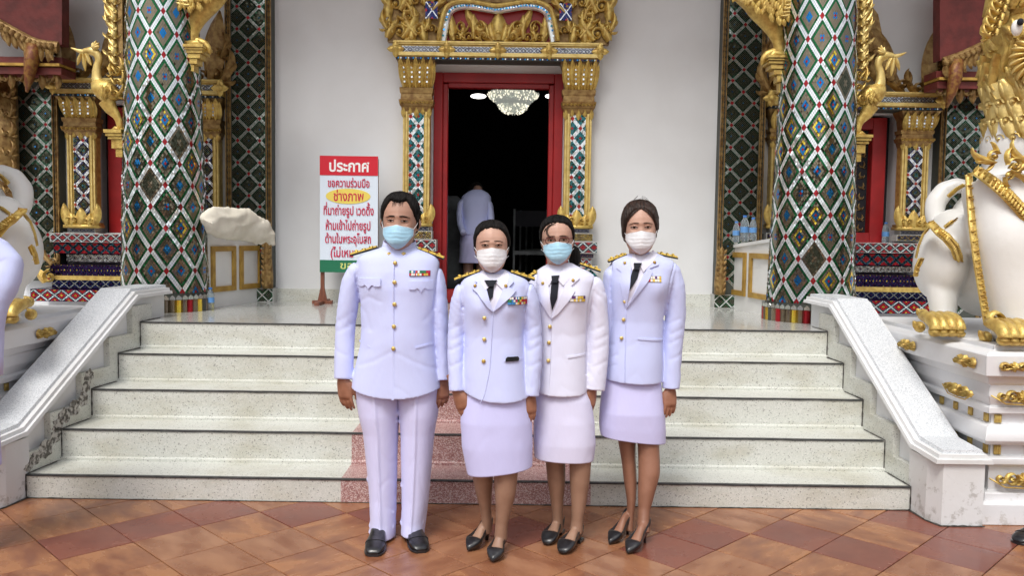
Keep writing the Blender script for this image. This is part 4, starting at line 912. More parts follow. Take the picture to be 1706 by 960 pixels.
for i in range(4):
    c = P(884+i*9, 430, 9.6+i*.5); t = thing('metal_chair', ('dark metal chair nearest the right jamb inside the hall', 'dark metal chair just behind the nearest one', 'dark metal chair third from the door', 'dark metal chair deepest in the hall')[i], 'chair', (c.x, c.y, ZP), 'dark chairs inside the hall')
    m = MB(); m.box(c.x-.2, c.x+.2, c.y-.2, c.y+.2, ZP+.43, ZP+.47); m.build('seat', 'greycloth', t)
    for sx in (-1, 1):
        m = MB(); m.box(c.x+sx*.19-.012, c.x+sx*.19+.012, c.y+.19, c.y+.21, ZP, ZP+.95); m.build('leg', 'greycloth', t); m = MB(); m.box(c.x+sx*.19-.012, c.x+sx*.19+.012, c.y-.21, c.y-.19, ZP, ZP+.43); m.build('leg', 'greycloth', t)
    m = MB(); m.box(c.x-.178, c.x+.178, c.y+.19, c.y+.21, ZP+.75, ZP+.93); m.build('backrest', 'dark', t)
# ================================================================ lions on stepped pedestals
def rrect(x0, x1, y0, y1, e, z, c=.10):
    a, b, f, k = x0-e, x1+e, y0-e, y1+e
    return [(a, f+c*.0, z), (b-c, f, z), (b, f+c, z), (b, k-c, z), (b-c, k, z), (a+c, k, z), (a, k-c, z), (a, f+.001, z)]
def pedestal(sg):
    X0 = 2.55; Y0 = 4.485; X1 = 4.4; Y1 = 6.2; side = 'right' if sg > 0 else 'left'
    mx = (lambda v: v) if sg > 0 else (lambda v: (2*XM-v[0], v[1], v[2]))
    t = thing('lion_pedestal', f'white stepped pedestal with gilt flower ornaments under the {side} lion', 'pedestal', mx((X0+.9, 5.3, 0)))
    prof = [(0, 0), (0, .115), (-.025, .125), (-.025, .170), (-.06, .178), (-.06, .31), (-.03, .325), (-.03, .36), (-.07, .368), (-.07, .43), (-.02, .437), (0, .461), (-.02, .535), (-.06, .545), (-.06, .60), (-.025, .606), (-.025, .64), (-.045, .645), (-.02, .70), (-.03, .764), (-.012, .772), (.0, .812), (.03, .816), (.035, .93), (.0, .945), (-.05, .947), (-.05, .975)]
    m = MB(); m.loft([[mx(p) for p in rrect(X0, X1, Y0, Y1, e, z)] for e, z in prof]); o = m.build('pedestal_body', 'pedestal', t, fix=True); bevel(o, .004); sharp(o, 35)
    def clus(name, o_, U, s, kind):
        fr = Fr(mx(o_), (U[0]*sg, U[1], 0) if True else U); 
        if fr.N.y > 0 or (abs(fr.N.y) < .5 and fr.N.x*sg > 0): fr.N = -fr.N
        m = MB()
        if kind == 'big':
            for u, k in ((-.75, 1), (.75, -1)): scroll(m, fr, u*s, 0, .42*s, 1.6, 0 if k > 0 else PI, k, .13*s, .03); scroll(m, fr, u*s*1.9, .05*s, .30*s, 1.4, 0, -k, .1*s, .028)
            for k in range(5): leaf(m, fr, -.9*s+k*.45*s, -.32*s, (-.1, .2, PI/2, PI-.2, PI+.1)[k], .5*s, .2*s, .6, .03)
            m.tube([fr(-2.2*s, .1*s, .015), fr(-1.2*s, -.45*s, .02), fr(0, -.5*s, .02), fr(1.2*s, -.45*s, .02), fr(2.2*s, .1*s, .015)], .05*s, 6)
        else:
            for u, k in ((-.85, 1), (.85, -1)): leaf(m, fr, u*s*.4, .1*s, PI/2+k*1.2, .9*s, .35*s, k*.9, .03); leaf(m, fr, u*s*.4, -.1*s, -PI/2-k*1.2, .9*s, .35*s, -k*.9, .03); scroll(m, fr, u*s*1.2, 0, .3*s, 1.2, 0, k, .12*s, .025)
        for k in range(8): leaf(m, fr, 0, 0, k*PI/4, .45*s, .28*s, 0, .035)
        knob(m, fr, 0, 0, .16*s, .045)
        m.build(name, 'gold', t, smooth=True)
    for y, z, s, k in ((4.63, .872, .075, 's'), (5.32, .872, .075, 's'), (4.68, .70, .075, 'big'), (5.5, .70, .06, 'big')): clus('gilt_flower', (X0-.042, y, z), (0, 1), s, k)
    for x, z, s, k in ((2.66, .872, .06, 's'), (3.15, .872, .06, 's'), (2.75, .70, .080, 'big'), (3.25, .70, .08, 'big'), (2.78, .245, .085, 'big'), (3.3, .245, .085, 'big')): clus('gilt_flower', (x, Y0-.044 if z > .8 else Y0+.03 if z < .6 else Y0+.02, z), (1, 0), s, k)
    for z, h, e in ((.573, .052, -.06), (.40, .058, -.07)):
        for k in range(4):
            for (a, U) in (((X0-e+.035+k*.17, Y0-e-.006, z), 0), ((X0-e-.006, Y0-e+.035+k*.16, z), 1)):
                m = MB(); 
                for j in (-1, 0, 1):
                    c = (a[0]+(j*.012 if not U else 0), a[1]+(j*.012 if U else 0)); m.tube([mx((c[0], c[1], z-h/2+.004)), mx((c[0], c[1], z+h/2-.004))], .008, 8, up=(1, .01, 0))
                m.build('gilt_colonnette', 'gold', t, smooth=True)
pedestal(1); pedestal(-1)
ZT = .975
def lion(sg):
    side = 'right' if sg > 0 else 'left'
    dX = lambda p: p if sg > 0 else Vector((2*XM-p.x, p.y, p.z))
    q = lambda x, y, Y: dX(P(x, y, Y))
    T = lambda V: V if sg > 0 else Vector((-V.x, V.y, V.z))
    t = thing('guardian_lion', ('white guardian lion statue with gilded mane, cheek boss and paws at the right edge' if sg > 0 else 'white guardian lion whose haunch and tail show at the left edge'), 'lion statue', q(1660, 560, 5.2))
    m = MB(); px = 4.9/1410
    def cap(L, R, seg=24, flat=1.0):
        D_ = dense([tuple(q(*a))+(r*px,) for a, r in zip(L, R)], max(12, 6*len(L)), 2); m.tube([Vector(d[:3]) for d in D_], [(d[3], d[3]*flat) for d in D_], seg)
    # haunch and hind leg, rump, belly, chest, forelegs, far hind leg, head
    m.ball(q(1566, 440, 5.30), (.140, .22, .238), 28); m.ball(q(1590, 395, 5.32), (.15, .22, .18), 24)
    cap([(1570, 470, 5.25), (1571, 505, 5.2), (1572, 535, 5.17), (1574, 555, 5.12)], [31, 24, 20, 25])
    m.ball(q(1578, 549, 5.05), (.075, .15, .045), 20)
    m.ball(q(1650, 400, 5.35), (.26, .30, .36), 28); m.ball(q(1640, 470, 5.3), (.2, .2, .22), 24)
    m.ball(q(1700, 360, 5.0), (.29, .26, .40), 32); m.ball(q(1700, 240, 5.0), (.21, .22, .3), 28)
    cap([(1672, 310, 4.95), (1680, 400, 4.85), (1690, 480, 4.8), (1696, 540, 4.78), (1696, 566, 4.75)], [64, 58, 46, 38, 40])
    cap([(1800, 310, 4.95), (1800, 400, 4.85), (1800, 480, 4.8), (1800, 540, 4.78), (1800, 566, 4.75)], [64, 58, 42, 32, 36])
    m.ball(q(1695, 560, 4.68), (.13, .17, .06), 20); m.ball(q(1800, 560, 4.68), (.13, .17, .06), 20)
    cap([(1780, 440, 5.5), (1780, 500, 5.5), (1780, 552, 5.45)], [44, 30, 30]); m.ball(q(1780, 549, 5.35), (.09, .15, .05), 20)
    m.ball(q(1720, 60, 4.98), (.20, .22, .24), 28)
    o = m.build('body', 'lionwhite', t, fix=False); fuse(o, .016, 5, .6)
    m = MB(); cap([(1568, 388, 5.42), (1556, 365, 5.46), (1558, 338, 5.48), (1573, 318, 5.48), (1593, 309, 5.45), (1612, 312, 5.4), (1622, 325, 5.36)], [9, 16, 18, 17, 14, 12, 7], 18)
    m.build('tail', 'lionwhite', t, smooth=True)
    # gilt straps laid on the body
    def strap(L, w_, name='gilt_strap', d=.013, mt='gold'):
        D_ = dense([tuple(q(*a)) for a in L], 40, 2); m = MB(); P_ = [Vector(d_) for d_ in D_]; m.tube(P_, [(w_*px*.5, d)]*len(P_), 10)
        for k, p in enumerate(P_[:-1]):
            tt = (P_[k+1]-p).normalized(); U = tt; V = Vector((0, -1, 0)).cross(U).normalized(); f_ = Fr(p+Vector((0, -.01, 0)), U, V)
            if f_.N.y > 0: f_ = Fr(p+Vector((0, -.01, 0)), -U, V)
            if k % 2 == 0: leaf(m, f_, 0, -w_*px*.35, PI/2+.3, w_*px*.85, w_*px*.42, .6, .018, 5); knob(m, f_, .012, w_*px*.1, w_*px*.13, .02)
        return m.build(name, mt, t, smooth=False)
    strap([(1551, 372, 5.16), (1562, 384, 5.09), (1577, 396, 5.05), (1590, 412, 5.06), (1598, 434, 5.10)], 17)
    strap([(1548, 378, 5.20), (1538, 390, 5.18), (1530, 410, 5.18), (1526, 430, 5.2)], 3, 'gilt_piping')
    strap([(1534, 432, 5.14), (1528, 445, 5.14), (1525, 460, 5.16)], 9)
    strap([(1593, 364, 5.2), (1582, 372, 5.2), (1574, 378, 5.22)], 6)
    strap([(1580, 327, 5.36), (1592, 316, 5.36), (1606, 308, 5.34)], 7)
    strap([(1614, 292, 4.93), (1616, 330, 4.89), (1620, 380, 4.83), (1628, 440, 4.79), (1638, 500, 4.76), (1645, 540, 4.74)], 13, 'gilt_leg_edging')
    strap([(1627, 284, 4.84), (1650, 300, 4.76), (1676, 322, 4.70), (1700, 348, 4.68), (1725, 380, 4.68)], 21)
    strap([(1775, 284, 4.84), (1755, 310, 4.76), (1740, 345, 4.70), (1725, 380, 4.68)], 21)
    m = MB(); f_ = Fr(q(1655, 538, 4.66)); scroll(m, f_, 0, .02, .04, 1.3, 0, sg, .03, .05); f_ = Fr(q(1676, 552, 4.60)); leaf(m, f_, -.03*sg, -.005, .15 if sg > 0 else PI-.15, .16, .03, .3*sg, .03); m.build('paw_scroll', 'gold', t, smooth=True)
    # gilded toes
    for (x, y, Y, n, w_) in ((1556, 550, 4.885, 4, 14.5), (1672, 556, 4.50, 4, 16), (1776, 556, 4.50, 4, 16), (1760, 551, 5.2, 4, 12)):
        for k in range(n):
            m = MB(); a = q(x+k*w_*.95, y, Y); a.z = ZT
            D_ = dense([(a.x, a.y-.01, ZT+.012, .02, .025), (a.x, a.y-.02, ZT+.05, .034, .036), (a.x, a.y+.01, ZT+.085, .036, .04), (a.x, a.y+.07, ZT+.105, .036, .036), (a.x, a.y+.14, ZT+.112, .03, .03)], 10, 1); m.tube([Vector(d[:3]) for d in D_], [(w_*px*.62, d[4]) for d in D_], 12, up=(0, 0, 1)); m.ball((a.x, a.y, ZT+.03), (w_*px*.58, .04, .03), 12)
            m.build('gilt_toe', 'gold', t, smooth=True)
    for (x, y, Y) in ((1538, 524, 5.15), (1532, 545, 5.12), (1642, 562, 4.72)):
        m = MB(); m.ball(q(x, y, Y), (.03, .05, .035), 12); leaf(m, Fr(q(x-3, y+4, Y-.05)), 0, 0, 2.0, .06, .04, .5, .02); m.build('gilt_claw', 'gold', t, smooth=True)
    # chest pendant and the layered mane
    m = MB(); f_ = Fr(q(1672, 272, 4.70))
    for (u, v, r, s, k) in ((-.05, .03, .13, 1, 2.6), (.05, -.02, .15, -1, 1.0), (.15, .02, .14, 1, 2.2), (.02, -.06, .10, 1, -.6), (.16, -.07, .11, -1, -.2), (.24, .0, .14, 1, 1.3)): kranok(m, f_, u*sg, v, r, k if sg > 0 else PI-k, s*sg, d=.03)
    m.build('chest_pendant', 'gold', t, smooth=True)
    C0 = q(1722, 130, 5.0)
    def mane(yr0, yr1, rx, n, L, w_, name, mt='gold', seed=0, jit=.2):
        m = MB(); random.seed(seed)
        for k in range(n):
            fz_ = random.random() if n > 30 else k/n; y = yr0+(yr1-yr0)*fz_; a = -PI/2+random.uniform(-1.9, 1.9); c = q(1722, y, 5.0); R_ = rx(y)
            nrm = Vector((math.cos(a), math.sin(a), 0)); p = c+nrm*R_; U = Vector((-math.sin(a), math.cos(a), 0)); f_ = Fr(p, U, (0, 0, 1)); 
            leaf(m, f_, 0, 0, -PI/2+random.uniform(-jit, jit)+(.4 if random.random() < .5 else -.4), L*random.uniform(.8, 1.2), w_, random.choice((-1, 1))*.9, .035, 7, base=-.01)
        return m.build(name, mt, t, smooth=True)
    rad_ = lambda y: np.interp(y, [-20, 60, 100, 150, 200, 245], [.22, .24, .27, .245, .235, .24])
    m = MB(); m.loft([[q(1722, y, 5.0)+Vector((rad_(y)*math.cos(a), rad_(y)*math.sin(a), 0)) for a in np.linspace(0, 2*PI, 32, endpoint=False)] for y in (245, 225, 200, 170, 150, 120, 95, 70, 40)]); m.build('mane_core', 'gold', t, smooth=True)
    for k, y in enumerate((160, 190, 218)):
        m = MB()
        for i in range(13):
            a = -PI/2+(i-6+.5*(k % 2))*.30; nrm = Vector((math.cos(a), math.sin(a), 0)); p = q(1722, y, 5.0)+nrm*(rad_(y)+.015); f_ = Fr(p, (-math.sin(a), math.cos(a), 0), (0, 0, 1))
            leaf(m, f_, 0, .07, -PI/2+.35, .17, .115, .5, .035, 8, base=-.012); leaf(m, f_, .012, .05, -PI/2+.2, .11, .05, .5, .048, 6, base=-.005)
            scroll(m, f_, .0, -.06, .028, 1, 0, 1, .018, .03, 9)
        m.build('mane_row', 'goldlite', t, smooth=True)
    mane(40, 140, lambda y: rad_(y)+.0, 90, .14, .06, 'mane_flames', 'gold', 3)
    # round cheek boss ringed by flames, eye, brow, crown
    for s2, (bx, by) in ((1, (1706, 113)), (-1, (1760, 113))):
        m = MB(); a = -PI/2-s2*.42; nrm = T(Vector((math.cos(a), math.sin(a), 0))); p = q(1722, 113, 5.0)+nrm*.31; U = Vector((-nrm.y, nrm.x, 0)); f_ = Fr(p, U, (0, 0, 1))
        if f_.N.dot(nrm) < 0: f_ = Fr(p, -U, (0, 0, 1))
        m.ball(p+nrm*.0, (.085, .085, .09), 24)
        for k in range(22): a2 = 2*PI*k/22; leaf(m, f_, .085*math.cos(a2), .085*math.sin(a2), a2+.3, .085, .035, .7, .035)
        m.build('cheek_boss', 'goldlite', t, smooth=True)
    m = MB(); m.ball(q(1722, 50, 4.96), (.235, .25, .27), 28)
    for i in range(60):
        a = -PI/2+random.uniform(-1.6, 1.6); y = random.uniform(-20, 90); zz = (50-y)*5/1410; k = math.sqrt(max(.05, 1-(zz/.27)**2)); nrm = Vector((math.cos(a), math.sin(a), 0)); leaf(m, Fr(q(1722, y, 4.96)+nrm*(.24*k), (-math.sin(a), math.cos(a), 0), (0, 0, 1)), 0, 0, random.uniform(.6, 2.4), .10, .05, .8, .03, 6)
    m.build('face_gilding', 'gold', t, smooth=True)
    eb = q(1694, 46, 4.735); m = MB(); m.ball(eb, (.030, .025, .045), 18); e = m.build('eye_socket', 'lionwhite', t, smooth=True)
    m = MB(); m.ball(q(1700, 36, 4.70), (.018, .016, .020), 14); m.build('pupil', 'tie', e, smooth=True)
    m = MB(); f_ = Fr(q(1668, 40, 4.78))
    for k in range(9): 
        c = q(1648+k*4.5, 62-k*13, 4.80); kranok(m, Fr(c), 0, 0, .075, 1.9 if sg > 0 else PI-1.9, sg, d=.04); leaf(m, Fr(c), .02*sg, .0, 1.2 if sg > 0 else PI-1.2, .1, .05, .8*sg, .05)
    m.build('brow_flames', 'gold', t, smooth=True)
    m = MB(); m.ball(q(1745, 95, 4.70), (.08, .10, .05), 18); m.ball(q(1745, 118, 4.74), (.07, .08, .03), 16); m.ball(q(1745, 78, 4.62), (.05, .05, .045), 14); m.build('muzzle', 'gold', t, smooth=True)
    m = MB()
    for r, z in ((.22, 20), (.16, -10), (.10, -40)):
        for k in range(12):
            a = k*PI/6; nrm = Vector((math.cos(a), math.sin(a), 0)); f_ = Fr(q(1722, z, 4.95)+nrm*r, (-math.sin(a), math.cos(a), 0), (0, 0, 1)); leaf(m, f_, 0, 0, PI/2, .16, .10, 0, .04)
    m.tube([q(1722, 30, 4.95), q(1722, -20, 4.95), q(1722, -90, 4.95)], [.23, .14, .01], 16); m.build('crown', 'gold', t, smooth=True)
lion(1); lion(-1)
# ================================================================ people
def sgnp(v, p): return math.copysign(abs(v)**p, v)
class Loft:
    """a body or garment traced as level sections: (py, x left, x right, front depth, back depth, centre y)"""
    def __init__(s, rows, Y, n=90, ex=2.3, sm=2, yo=0):
        rr = []
        for r in rows:
            py, a, b, df, db = r[:5]; yc = r[5] if len(r) > 5 else 0
            A, B = P(a, py, Y+yo), P(b, py, Y+yo); rr.append(((A.z+B.z)/2, (A.x+B.x)/2, (B.x-A.x)/2, df, db, Y+yo+yc, (B.z-A.z)/2))
        s.T = dense(rr, n, sm); s.ex = ex; s.bumps = []
        s.zt, s.zb = s.T[0][0], s.T[-1][0]
    def at(s, z):
        T = s.T[::-1]; return [np.interp(z, T[:, 0], T[:, k]) for k in range(1, 6)]
    def front(s, x, z, side=-1):
        xc, a, df, db, yc = s.at(z); u = min(.995, abs(x-xc)/max(a, 1e-4)); d = (df if side < 0 else db)*(1-u**s.ex)**(1/s.ex)
        y = yc+side*d
        for (bx, bz, rx, rz, h) in s.bumps: y += side*h*math.exp(-((x-bx)/rx)**2-((z-bz)/rz)**2)*(1 if side < 0 else 0)
        return y
    def mesh(s, mb, seg=80, hem=None, wr=.0, fq=(7, 7, 3), cap=True, seed=0, groove=None):
        rings = []
        n = len(s.T)
        for k, (z, xc, a, df, db, yc, tl) in enumerate(s.T):
            ring = []
            for i in range(seg):
                ph = 2*PI*i/seg; x = xc+a*sgnp(math.cos(ph), 2/s.ex); sy = math.sin(ph); y = yc+(df if sy < 0 else db)*sgnp(sy, 2/s.ex)
                if sy < 0:
                    for (bx, bz, rx, rz, h) in s.bumps: y -= h*math.exp(-((x-bx)/rx)**2-((z-bz)/rz)**2)*min(1, -sy*2)
                z2 = z
                if hem: t = (k/(n-1))**4; z2 += t*hem((x-xc)/a, sy)
                if wr:
                    n1 = nz(x*fq[0]+seed, y*fq[1], z2*fq[2]*1.6+seed*2+abs(x-xc)*6); d = nz(x*fq[0]*.6+seed, y*fq[1]*.6, z2*fq[2]*.6)*wr*.9-math.exp(-(n1/.09)**2)*wr*.13
                    x += d*math.cos(ph); y += d*sgnp(sy, 1)
                if groove and sy < 0: y += groove(x, z2)
                ring.append((x, y, z2))
            rings.append(ring)
        if cap:
            r = rings[-1]; c = np.mean(r, 0); rings.append([(c[0]+(p[0]-c[0])*.90, c[1]+(p[1]-c[1])*.86, p[2]+.0) for p in r]); rings.append([(c[0]+(p[0]-c[0])*.82, c[1]+(p[1]-c[1])*.78, p[2]+.035) for p in r])
        mb.loft(rings); return s
def drape(L, poly, off, th, side=-1, cell=.02, mb=None, mi=0):
    """a flat cut piece of cloth (x, z outline) laid on the front of a loft"""
    b = bmesh.new(); vs = [b.verts.new((x, 0, z)) for x, z in poly]; b.faces.new(vs)
    xs = [p[0] for p in poly]; zs_ = [p[1] for p in poly]
    for ax, lo, hi in ((0, min(xs), max(xs)), (2, min(zs_), max(zs_))):
        q = lo+cell
        while q < hi:
            co = [0, 0, 0]; no = [0, 0, 0]; co[ax] = q; no[ax] = 1
            bmesh.ops.bisect_plane(b, geom=b.verts[:]+b.edges[:]+b.faces[:], plane_co=co, plane_no=no, dist=1e-6); q += cell
    bmesh.ops.triangulate(b, faces=b.faces); m = mb or MB()
    b.verts.ensure_lookup_table(); n = len(b.verts); F_ = []; B_ = []
    for v in b.verts:
        y = L.front(v.co.x, v.co.z, side); F_.append((v.co.x, y+side*(off+th), v.co.z)); B_.append((v.co.x, y+side*(off-.004), v.co.z))
    fs = [tuple(v.index for v in f.verts) for f in b.faces]
    for e in b.edges:
        if len(e.link_faces) == 1: a, c = e.verts[0].index, e.verts[1].index; fs.append((a, c, c+n, a+n))
    m.add(F_+B_, fs, mi); b.free(); return m
def sleeve(mb, pts, Y, seg=40, wr=.008, seed=0, n=60):
    """pts: (px, py, dy, half width px, depth)"""
    pts = [(x, y+(3 if i < 2 else 0), dy, r, min(d, .060) if i < 3 else d*.9) for i, (x, y, dy, r, d) in enumerate(pts)]
    D_ = dense([tuple(P(x, y, Y+dy))+(r*Y/F, d) for x, y, dy, r, d in pts], n, 3); P_ = [Vector(d[:3]) for d in D_]
    o = len(mb.v); mb.tube(P_, [(d[3], d[4]) for d in D_], seg)
    el = n*.5
    for i in range(o, len(mb.v)):
        k = (i-o)//seg; v = Vector(mb.v[i]); c = P_[min(k, n-1)]; r = (v-c)
        if r.length > 1e-5:
            w_ = wr*(.6+1.4*math.exp(-((k-el)/(n*.16))**2)+.8*math.exp(-((k-n*.95)/(n*.1))**2)); n1 = nz(v.x*7+seed, v.y*6, v.z*15+v.x*16+seed); n3 = nz(v.x*9, v.y*8+seed, v.z*11-v.x*14); d = (-math.exp(-(n1/.07)**2)*.26-math.exp(-(n3/.06)**2)*.15+nz(v.x*4, v.y*4+seed, v.z*5)*.25)*w_
            if k < n*.12: d *= k/(n*.12)
            v += r.normalized()*d; mb.v[i] = tuple(v)
    # turned-in cuff
    lr = [Vector(v) for v in mb.v[o+(n-1)*seg:o+n*seg]]; c = sum(lr, Vector())/seg; up = (P_[-2]-P_[-1]).normalized()
    return c
HEADP = np.array([(1.0, .0, .0, .0), (.985, .26, .22, .28), (.95, .44, .40, .48), (.88, .61, .57, .66), (.75, .80, .76, .86), (.58, .92, .89, .99), (.4, 1.0, .965, 1.06), (.2, 1.0, .975, 1.08), (0, .985, .965, 1.04), (-.2, .95, .95, .95), (-.4, .90, .945, .80), (-.6, .82, .93, .62), (-.75, .72, .91, .48), (-.87, .58, .85, .36), (-.95, .40, .74, .25), (-1.0, .22, .55, .15)])[::-1]
class Head:
    """head at pixel centre cx; top of skull and chin rows; half width in px; turn in radians about z; tilt sideways"""
    def __init__(s, cx, ytop, ychin, hw, Y, turn=0, tilt=0, nod=0):
        s.T0 = P(cx, ytop, Y); s.B0 = P(cx, ychin, Y); s.H = (s.T0.z-s.B0.z)/2; s.c = (s.T0+s.B0)/2; s.W = hw*Y/F; s.D = s.W*1.22
        s.R = Matrix.Rotation(turn, 3, 'Z') @ Matrix.Rotation(nod, 3, 'X') @ Matrix.Rotation(tilt, 3, 'Y')
    def prof(s, z): return [np.interp(z, HEADP[:, 0], HEADP[:, k]) for k in (1, 2, 3)]
    def feat(s, x, z):
        """forward relief of the face; x in half widths, z in half heights"""
        g = lambda a, r: math.exp(-(a/r)**2)
        f = -.14*(g(x-.42, .22)+g(x+.42, .22))*g(z-.02, .13) + .05*g(z-.20, .09)*g(x, .7) + .05*(g(x-.5, .25)+g(x+.5, .25))*g(z+.28, .2)
        t = max(0, min(1, (.12-z)/.42)); f += (.03+.15*t)*g(x, .15+.07*t)*(1 if z > -.33 else g(z+.33, .07)) + .10*g(x, .3)*g(z+.55, .12) - .04*g(x, .5)*g(z+.68, .05)+.05*g(x, .3)*g(z+.85, .12)
        return f*s.W
    def loc(s, x, z, off=0):
        """point on the face at (x, z) normalised, local metres"""
        a, f, b = s.prof(z); u = min(.999, abs(x)/max(a, .01)); d = f*s.D*(1-u**2.25)**(1/2.25); return Vector((x*s.W, -(d+s.feat(x, z)+off), z*s.H))
    def w(s, v): return s.c+s.R @ Vector(v)
    def face(s, x, z, off=0): return s.w(s.loc(x, z, off))
    def surf(s, th, z, off=0, ft=True):
        """th 0 = front, + = image right"""
        a, f, b = s.prof(z); sx, cy = math.sin(th), math.cos(th)
        x = a*s.W*sgnp(sx, 2/2.25); y = -(f if cy > 0 else b)*s.D*sgnp(cy, 2/2.25)
        v = Vector((x, y, z*s.H)); n = Vector((x/s.W**2, y/s.D**2, z*s.H/s.H**2)).normalized() if v.length else Vector((0, 0, 1))
        if cy > 0 and ft: v.y -= s.feat(x/s.W, z)*min(1, cy*1.6)
        return v+n*off
    def skin(s, mb):
        rings = [];
        for z in list(np.linspace(-1, -.9, 5))+list(np.linspace(-.88, .9, 52))+list(np.linspace(.92, .995, 6)): rings.append([s.w(s.surf(2*PI*i/120, z)) for i in range(120)])
        mb.loft(rings)
        for sg in (-1, 1):      # ears
            ew = getattr(s, 'ear', 1.0)
            rr = []
            for k in range(9):
                t = k/8; zc = .20-.50*t; r = (.14+.12*math.sin(PI*min(1, t*1.15+.1)))*(1-.35*t); e = []
                for i in range(10):
                    a = 2*PI*i/10; e.append(s.w(((sg*(1.02*(.93+.07*ew)+.16*ew*math.sin(PI*t)+.10*r*math.cos(a)*6*.5-.02*t))*s.W, .10*s.D+r*s.D*1.0*math.sin(a)*.9, (zc)*s.H)))
                rr.append(e)
            mb.loft(rr)
def strand(mb, pts, r0, r1=.0004, seg=5): 
    D_ = dense([tuple(p) for p in pts], 14, 2); n = len(D_); mb.tube([Vector(d) for d in D_], [r0+(r1-r0)*k/(n-1) for k in range(n)], seg)
def hair(h, line, th, mat_, parent, top=0, seed=0, part=None, fz=.012):
    """cap of hair whose lower edge follows line(|angle|, side); below the line it dives under the skin"""
    mb = MB(); rings = []; nT = 120
    for k in range(70):
        z = -.75+1.745*k/69 if k < 69 else .999; ring = []
        for i in range(nT):
            a = 2*PI*i/nT; a2 = (a+PI) % (2*PI)-PI; hl = line(abs(a2), 1 if a2 > 0 else -1)+.03*nz(a2*7+seed, 0, seed)+.02*nz(a2*30, 1, seed)
            d = (z-hl)/.09; t = max(-1, min(1, d)); o = th*(t if t < 0 else math.sqrt(max(0, t)))
            o = o if t > 0 else -.004-.026*min(1, -d/1.5)
            if t > 0: o += fz*.35*nz(a2*16+seed, z*2.0, seed)*t+fz*.2*nz(a2*45, z*3, seed)*t
            if part is not None and z > .35 and math.cos(a2) > -.2: dd = math.sin(a2)*h.W; o -= .006*math.exp(-((dd-part)/.006)**2)*t
            o += top*max(0, z-.3)*max(0, t)
            ring.append(h.w(h.surf(a2, min(z, .998), o, ft=False)))
        rings.append(ring)
    mb.loft(rings, False, True); return mb.build('hair', mat_, parent, smooth=True)
def comb(h, line, parent, mt, n=130, th=.010, back=True, r=.0016, seed=1):
    """locks lying on the hair: combed back from the hairline, or short and lifted"""
    random.seed(seed); m = MB()
    for k in range(n):
        a = random.uniform(-1.5, 1.5); z0 = line(abs(a), 1 if a > 0 else -1)
        if back:
            z0 += random.uniform(-.02, .25); pts = []
            for q in range(6): t = q/5; pts.append(h.w(h.surf(a*(1+.9*t*t), min(.985, z0+(.97-z0)*math.sin(t*PI*.62)*(1-.25*abs(a)*t)), th*(.25 if q == 0 else 1.0)+.0015, False)))
        else:
            z0 = random.uniform(max(z0, -.1), .97); a = a*1.2; pts = []
            for q in range(4): t = q/3; pts.append(h.w(h.surf(a+random.uniform(-.05, .05)*t, min(.99, z0+.13*t), th+.004*t, False)))
        strand(m, pts, r)
    m.build('hair_locks', mt, parent, smooth=True)
def facefeatures(h, parent, brow=.035, eye_open=.07, female=False, brow_mat='hair', ez=0):
    for sg in (-1, 1):
        cx = .41*sg; zc = .03+ez; w_ = .20; m = MB(); top = []; bot = []
        for k in range(13):
            t = k/12; x = cx+(t-.5)*2*w_; arch = math.sin(PI*t)**.7; top.append((x, zc+.01+eye_open*.62*arch)); bot.append((x, zc-eye_open*.40*arch))
        def pt(x, z, o): return h.face(x, z, o)
        rings = [[pt(x, z, .0015) for x, z in bot], [pt(x, (z+z2)/2, .0050) for (x, z), (_, z2) in zip(bot, top)], [pt(x, z, .0015) for x, z in top]]
        m.loft(rings, False, False, closed=False); e = m.build('eye', 'eyewhite', parent, smooth=True)
        m = MB(); cc = cx+.0; R_ = .066
        pts = []
        for i in range(16):
            a = 2*PI*i/16; x = cc+R_*math.cos(a); z = zc+.008+R_*h.W/h.H*math.sin(a)*1.05; arch = math.sin(PI*min(1, max(0, (x-cx)/(2*w_)+.5)))**.7
            z = max(zc-eye_open*.40*arch, min(zc+.01+eye_open*.58*arch, z)); pts.append(pt(x, z, .0062))
        m.add(pts, [tuple(range(16))]); m.build('iris', 'iris', e)
        m = MB(); D_ = [pt(x, z, .0045) for x, z in top]; m.tube(D_, [.0003+.0006*math.sin(PI*k/12)**.6 for k in range(13)], 6); 
        if female: strand(m, [D_[10 if sg > 0 else 2], D_[12 if sg > 0 else 0]+Vector((sg*.003, -.002, .001))], .001)
        m.build('lash_line', brow_mat, e, smooth=True)
        m = MB(); D_ = [pt(x, z+.035, .0035) for x, z in top]; m.tube(D_, [.0012+.0022*math.sin(PI*k/12)**.6 for k in range(13)], 8); D_ = [pt(x, z-.018, .0015) for x, z in bot]; m.tube(D_, [.0008+.0018*math.sin(PI*k/12) for k in range(13)], 8)
        m.build('eyelid', parent.get('_skin', 'skin_a'), parent, smooth=True)
        m = MB(); n = 16; rings = []
        for k in range(n):
            t = k/(n-1); x = sg*(.14+.58*t); z = .185+ez+.03*math.sin(PI*(t*.75+.15))-(.04*t*t); ww = brow*(.45+.8*math.sin(PI*min(1, t*.85+.12)))*(1-.55*t)
            rings.append([pt(x, z+ww*.5, .0012), pt(x, z, .0036), pt(x, z-ww*.5, .0012)])
        m.loft(rings, False, False, closed=False)
        m.build('eyebrow', brow_mat, parent, smooth=True)
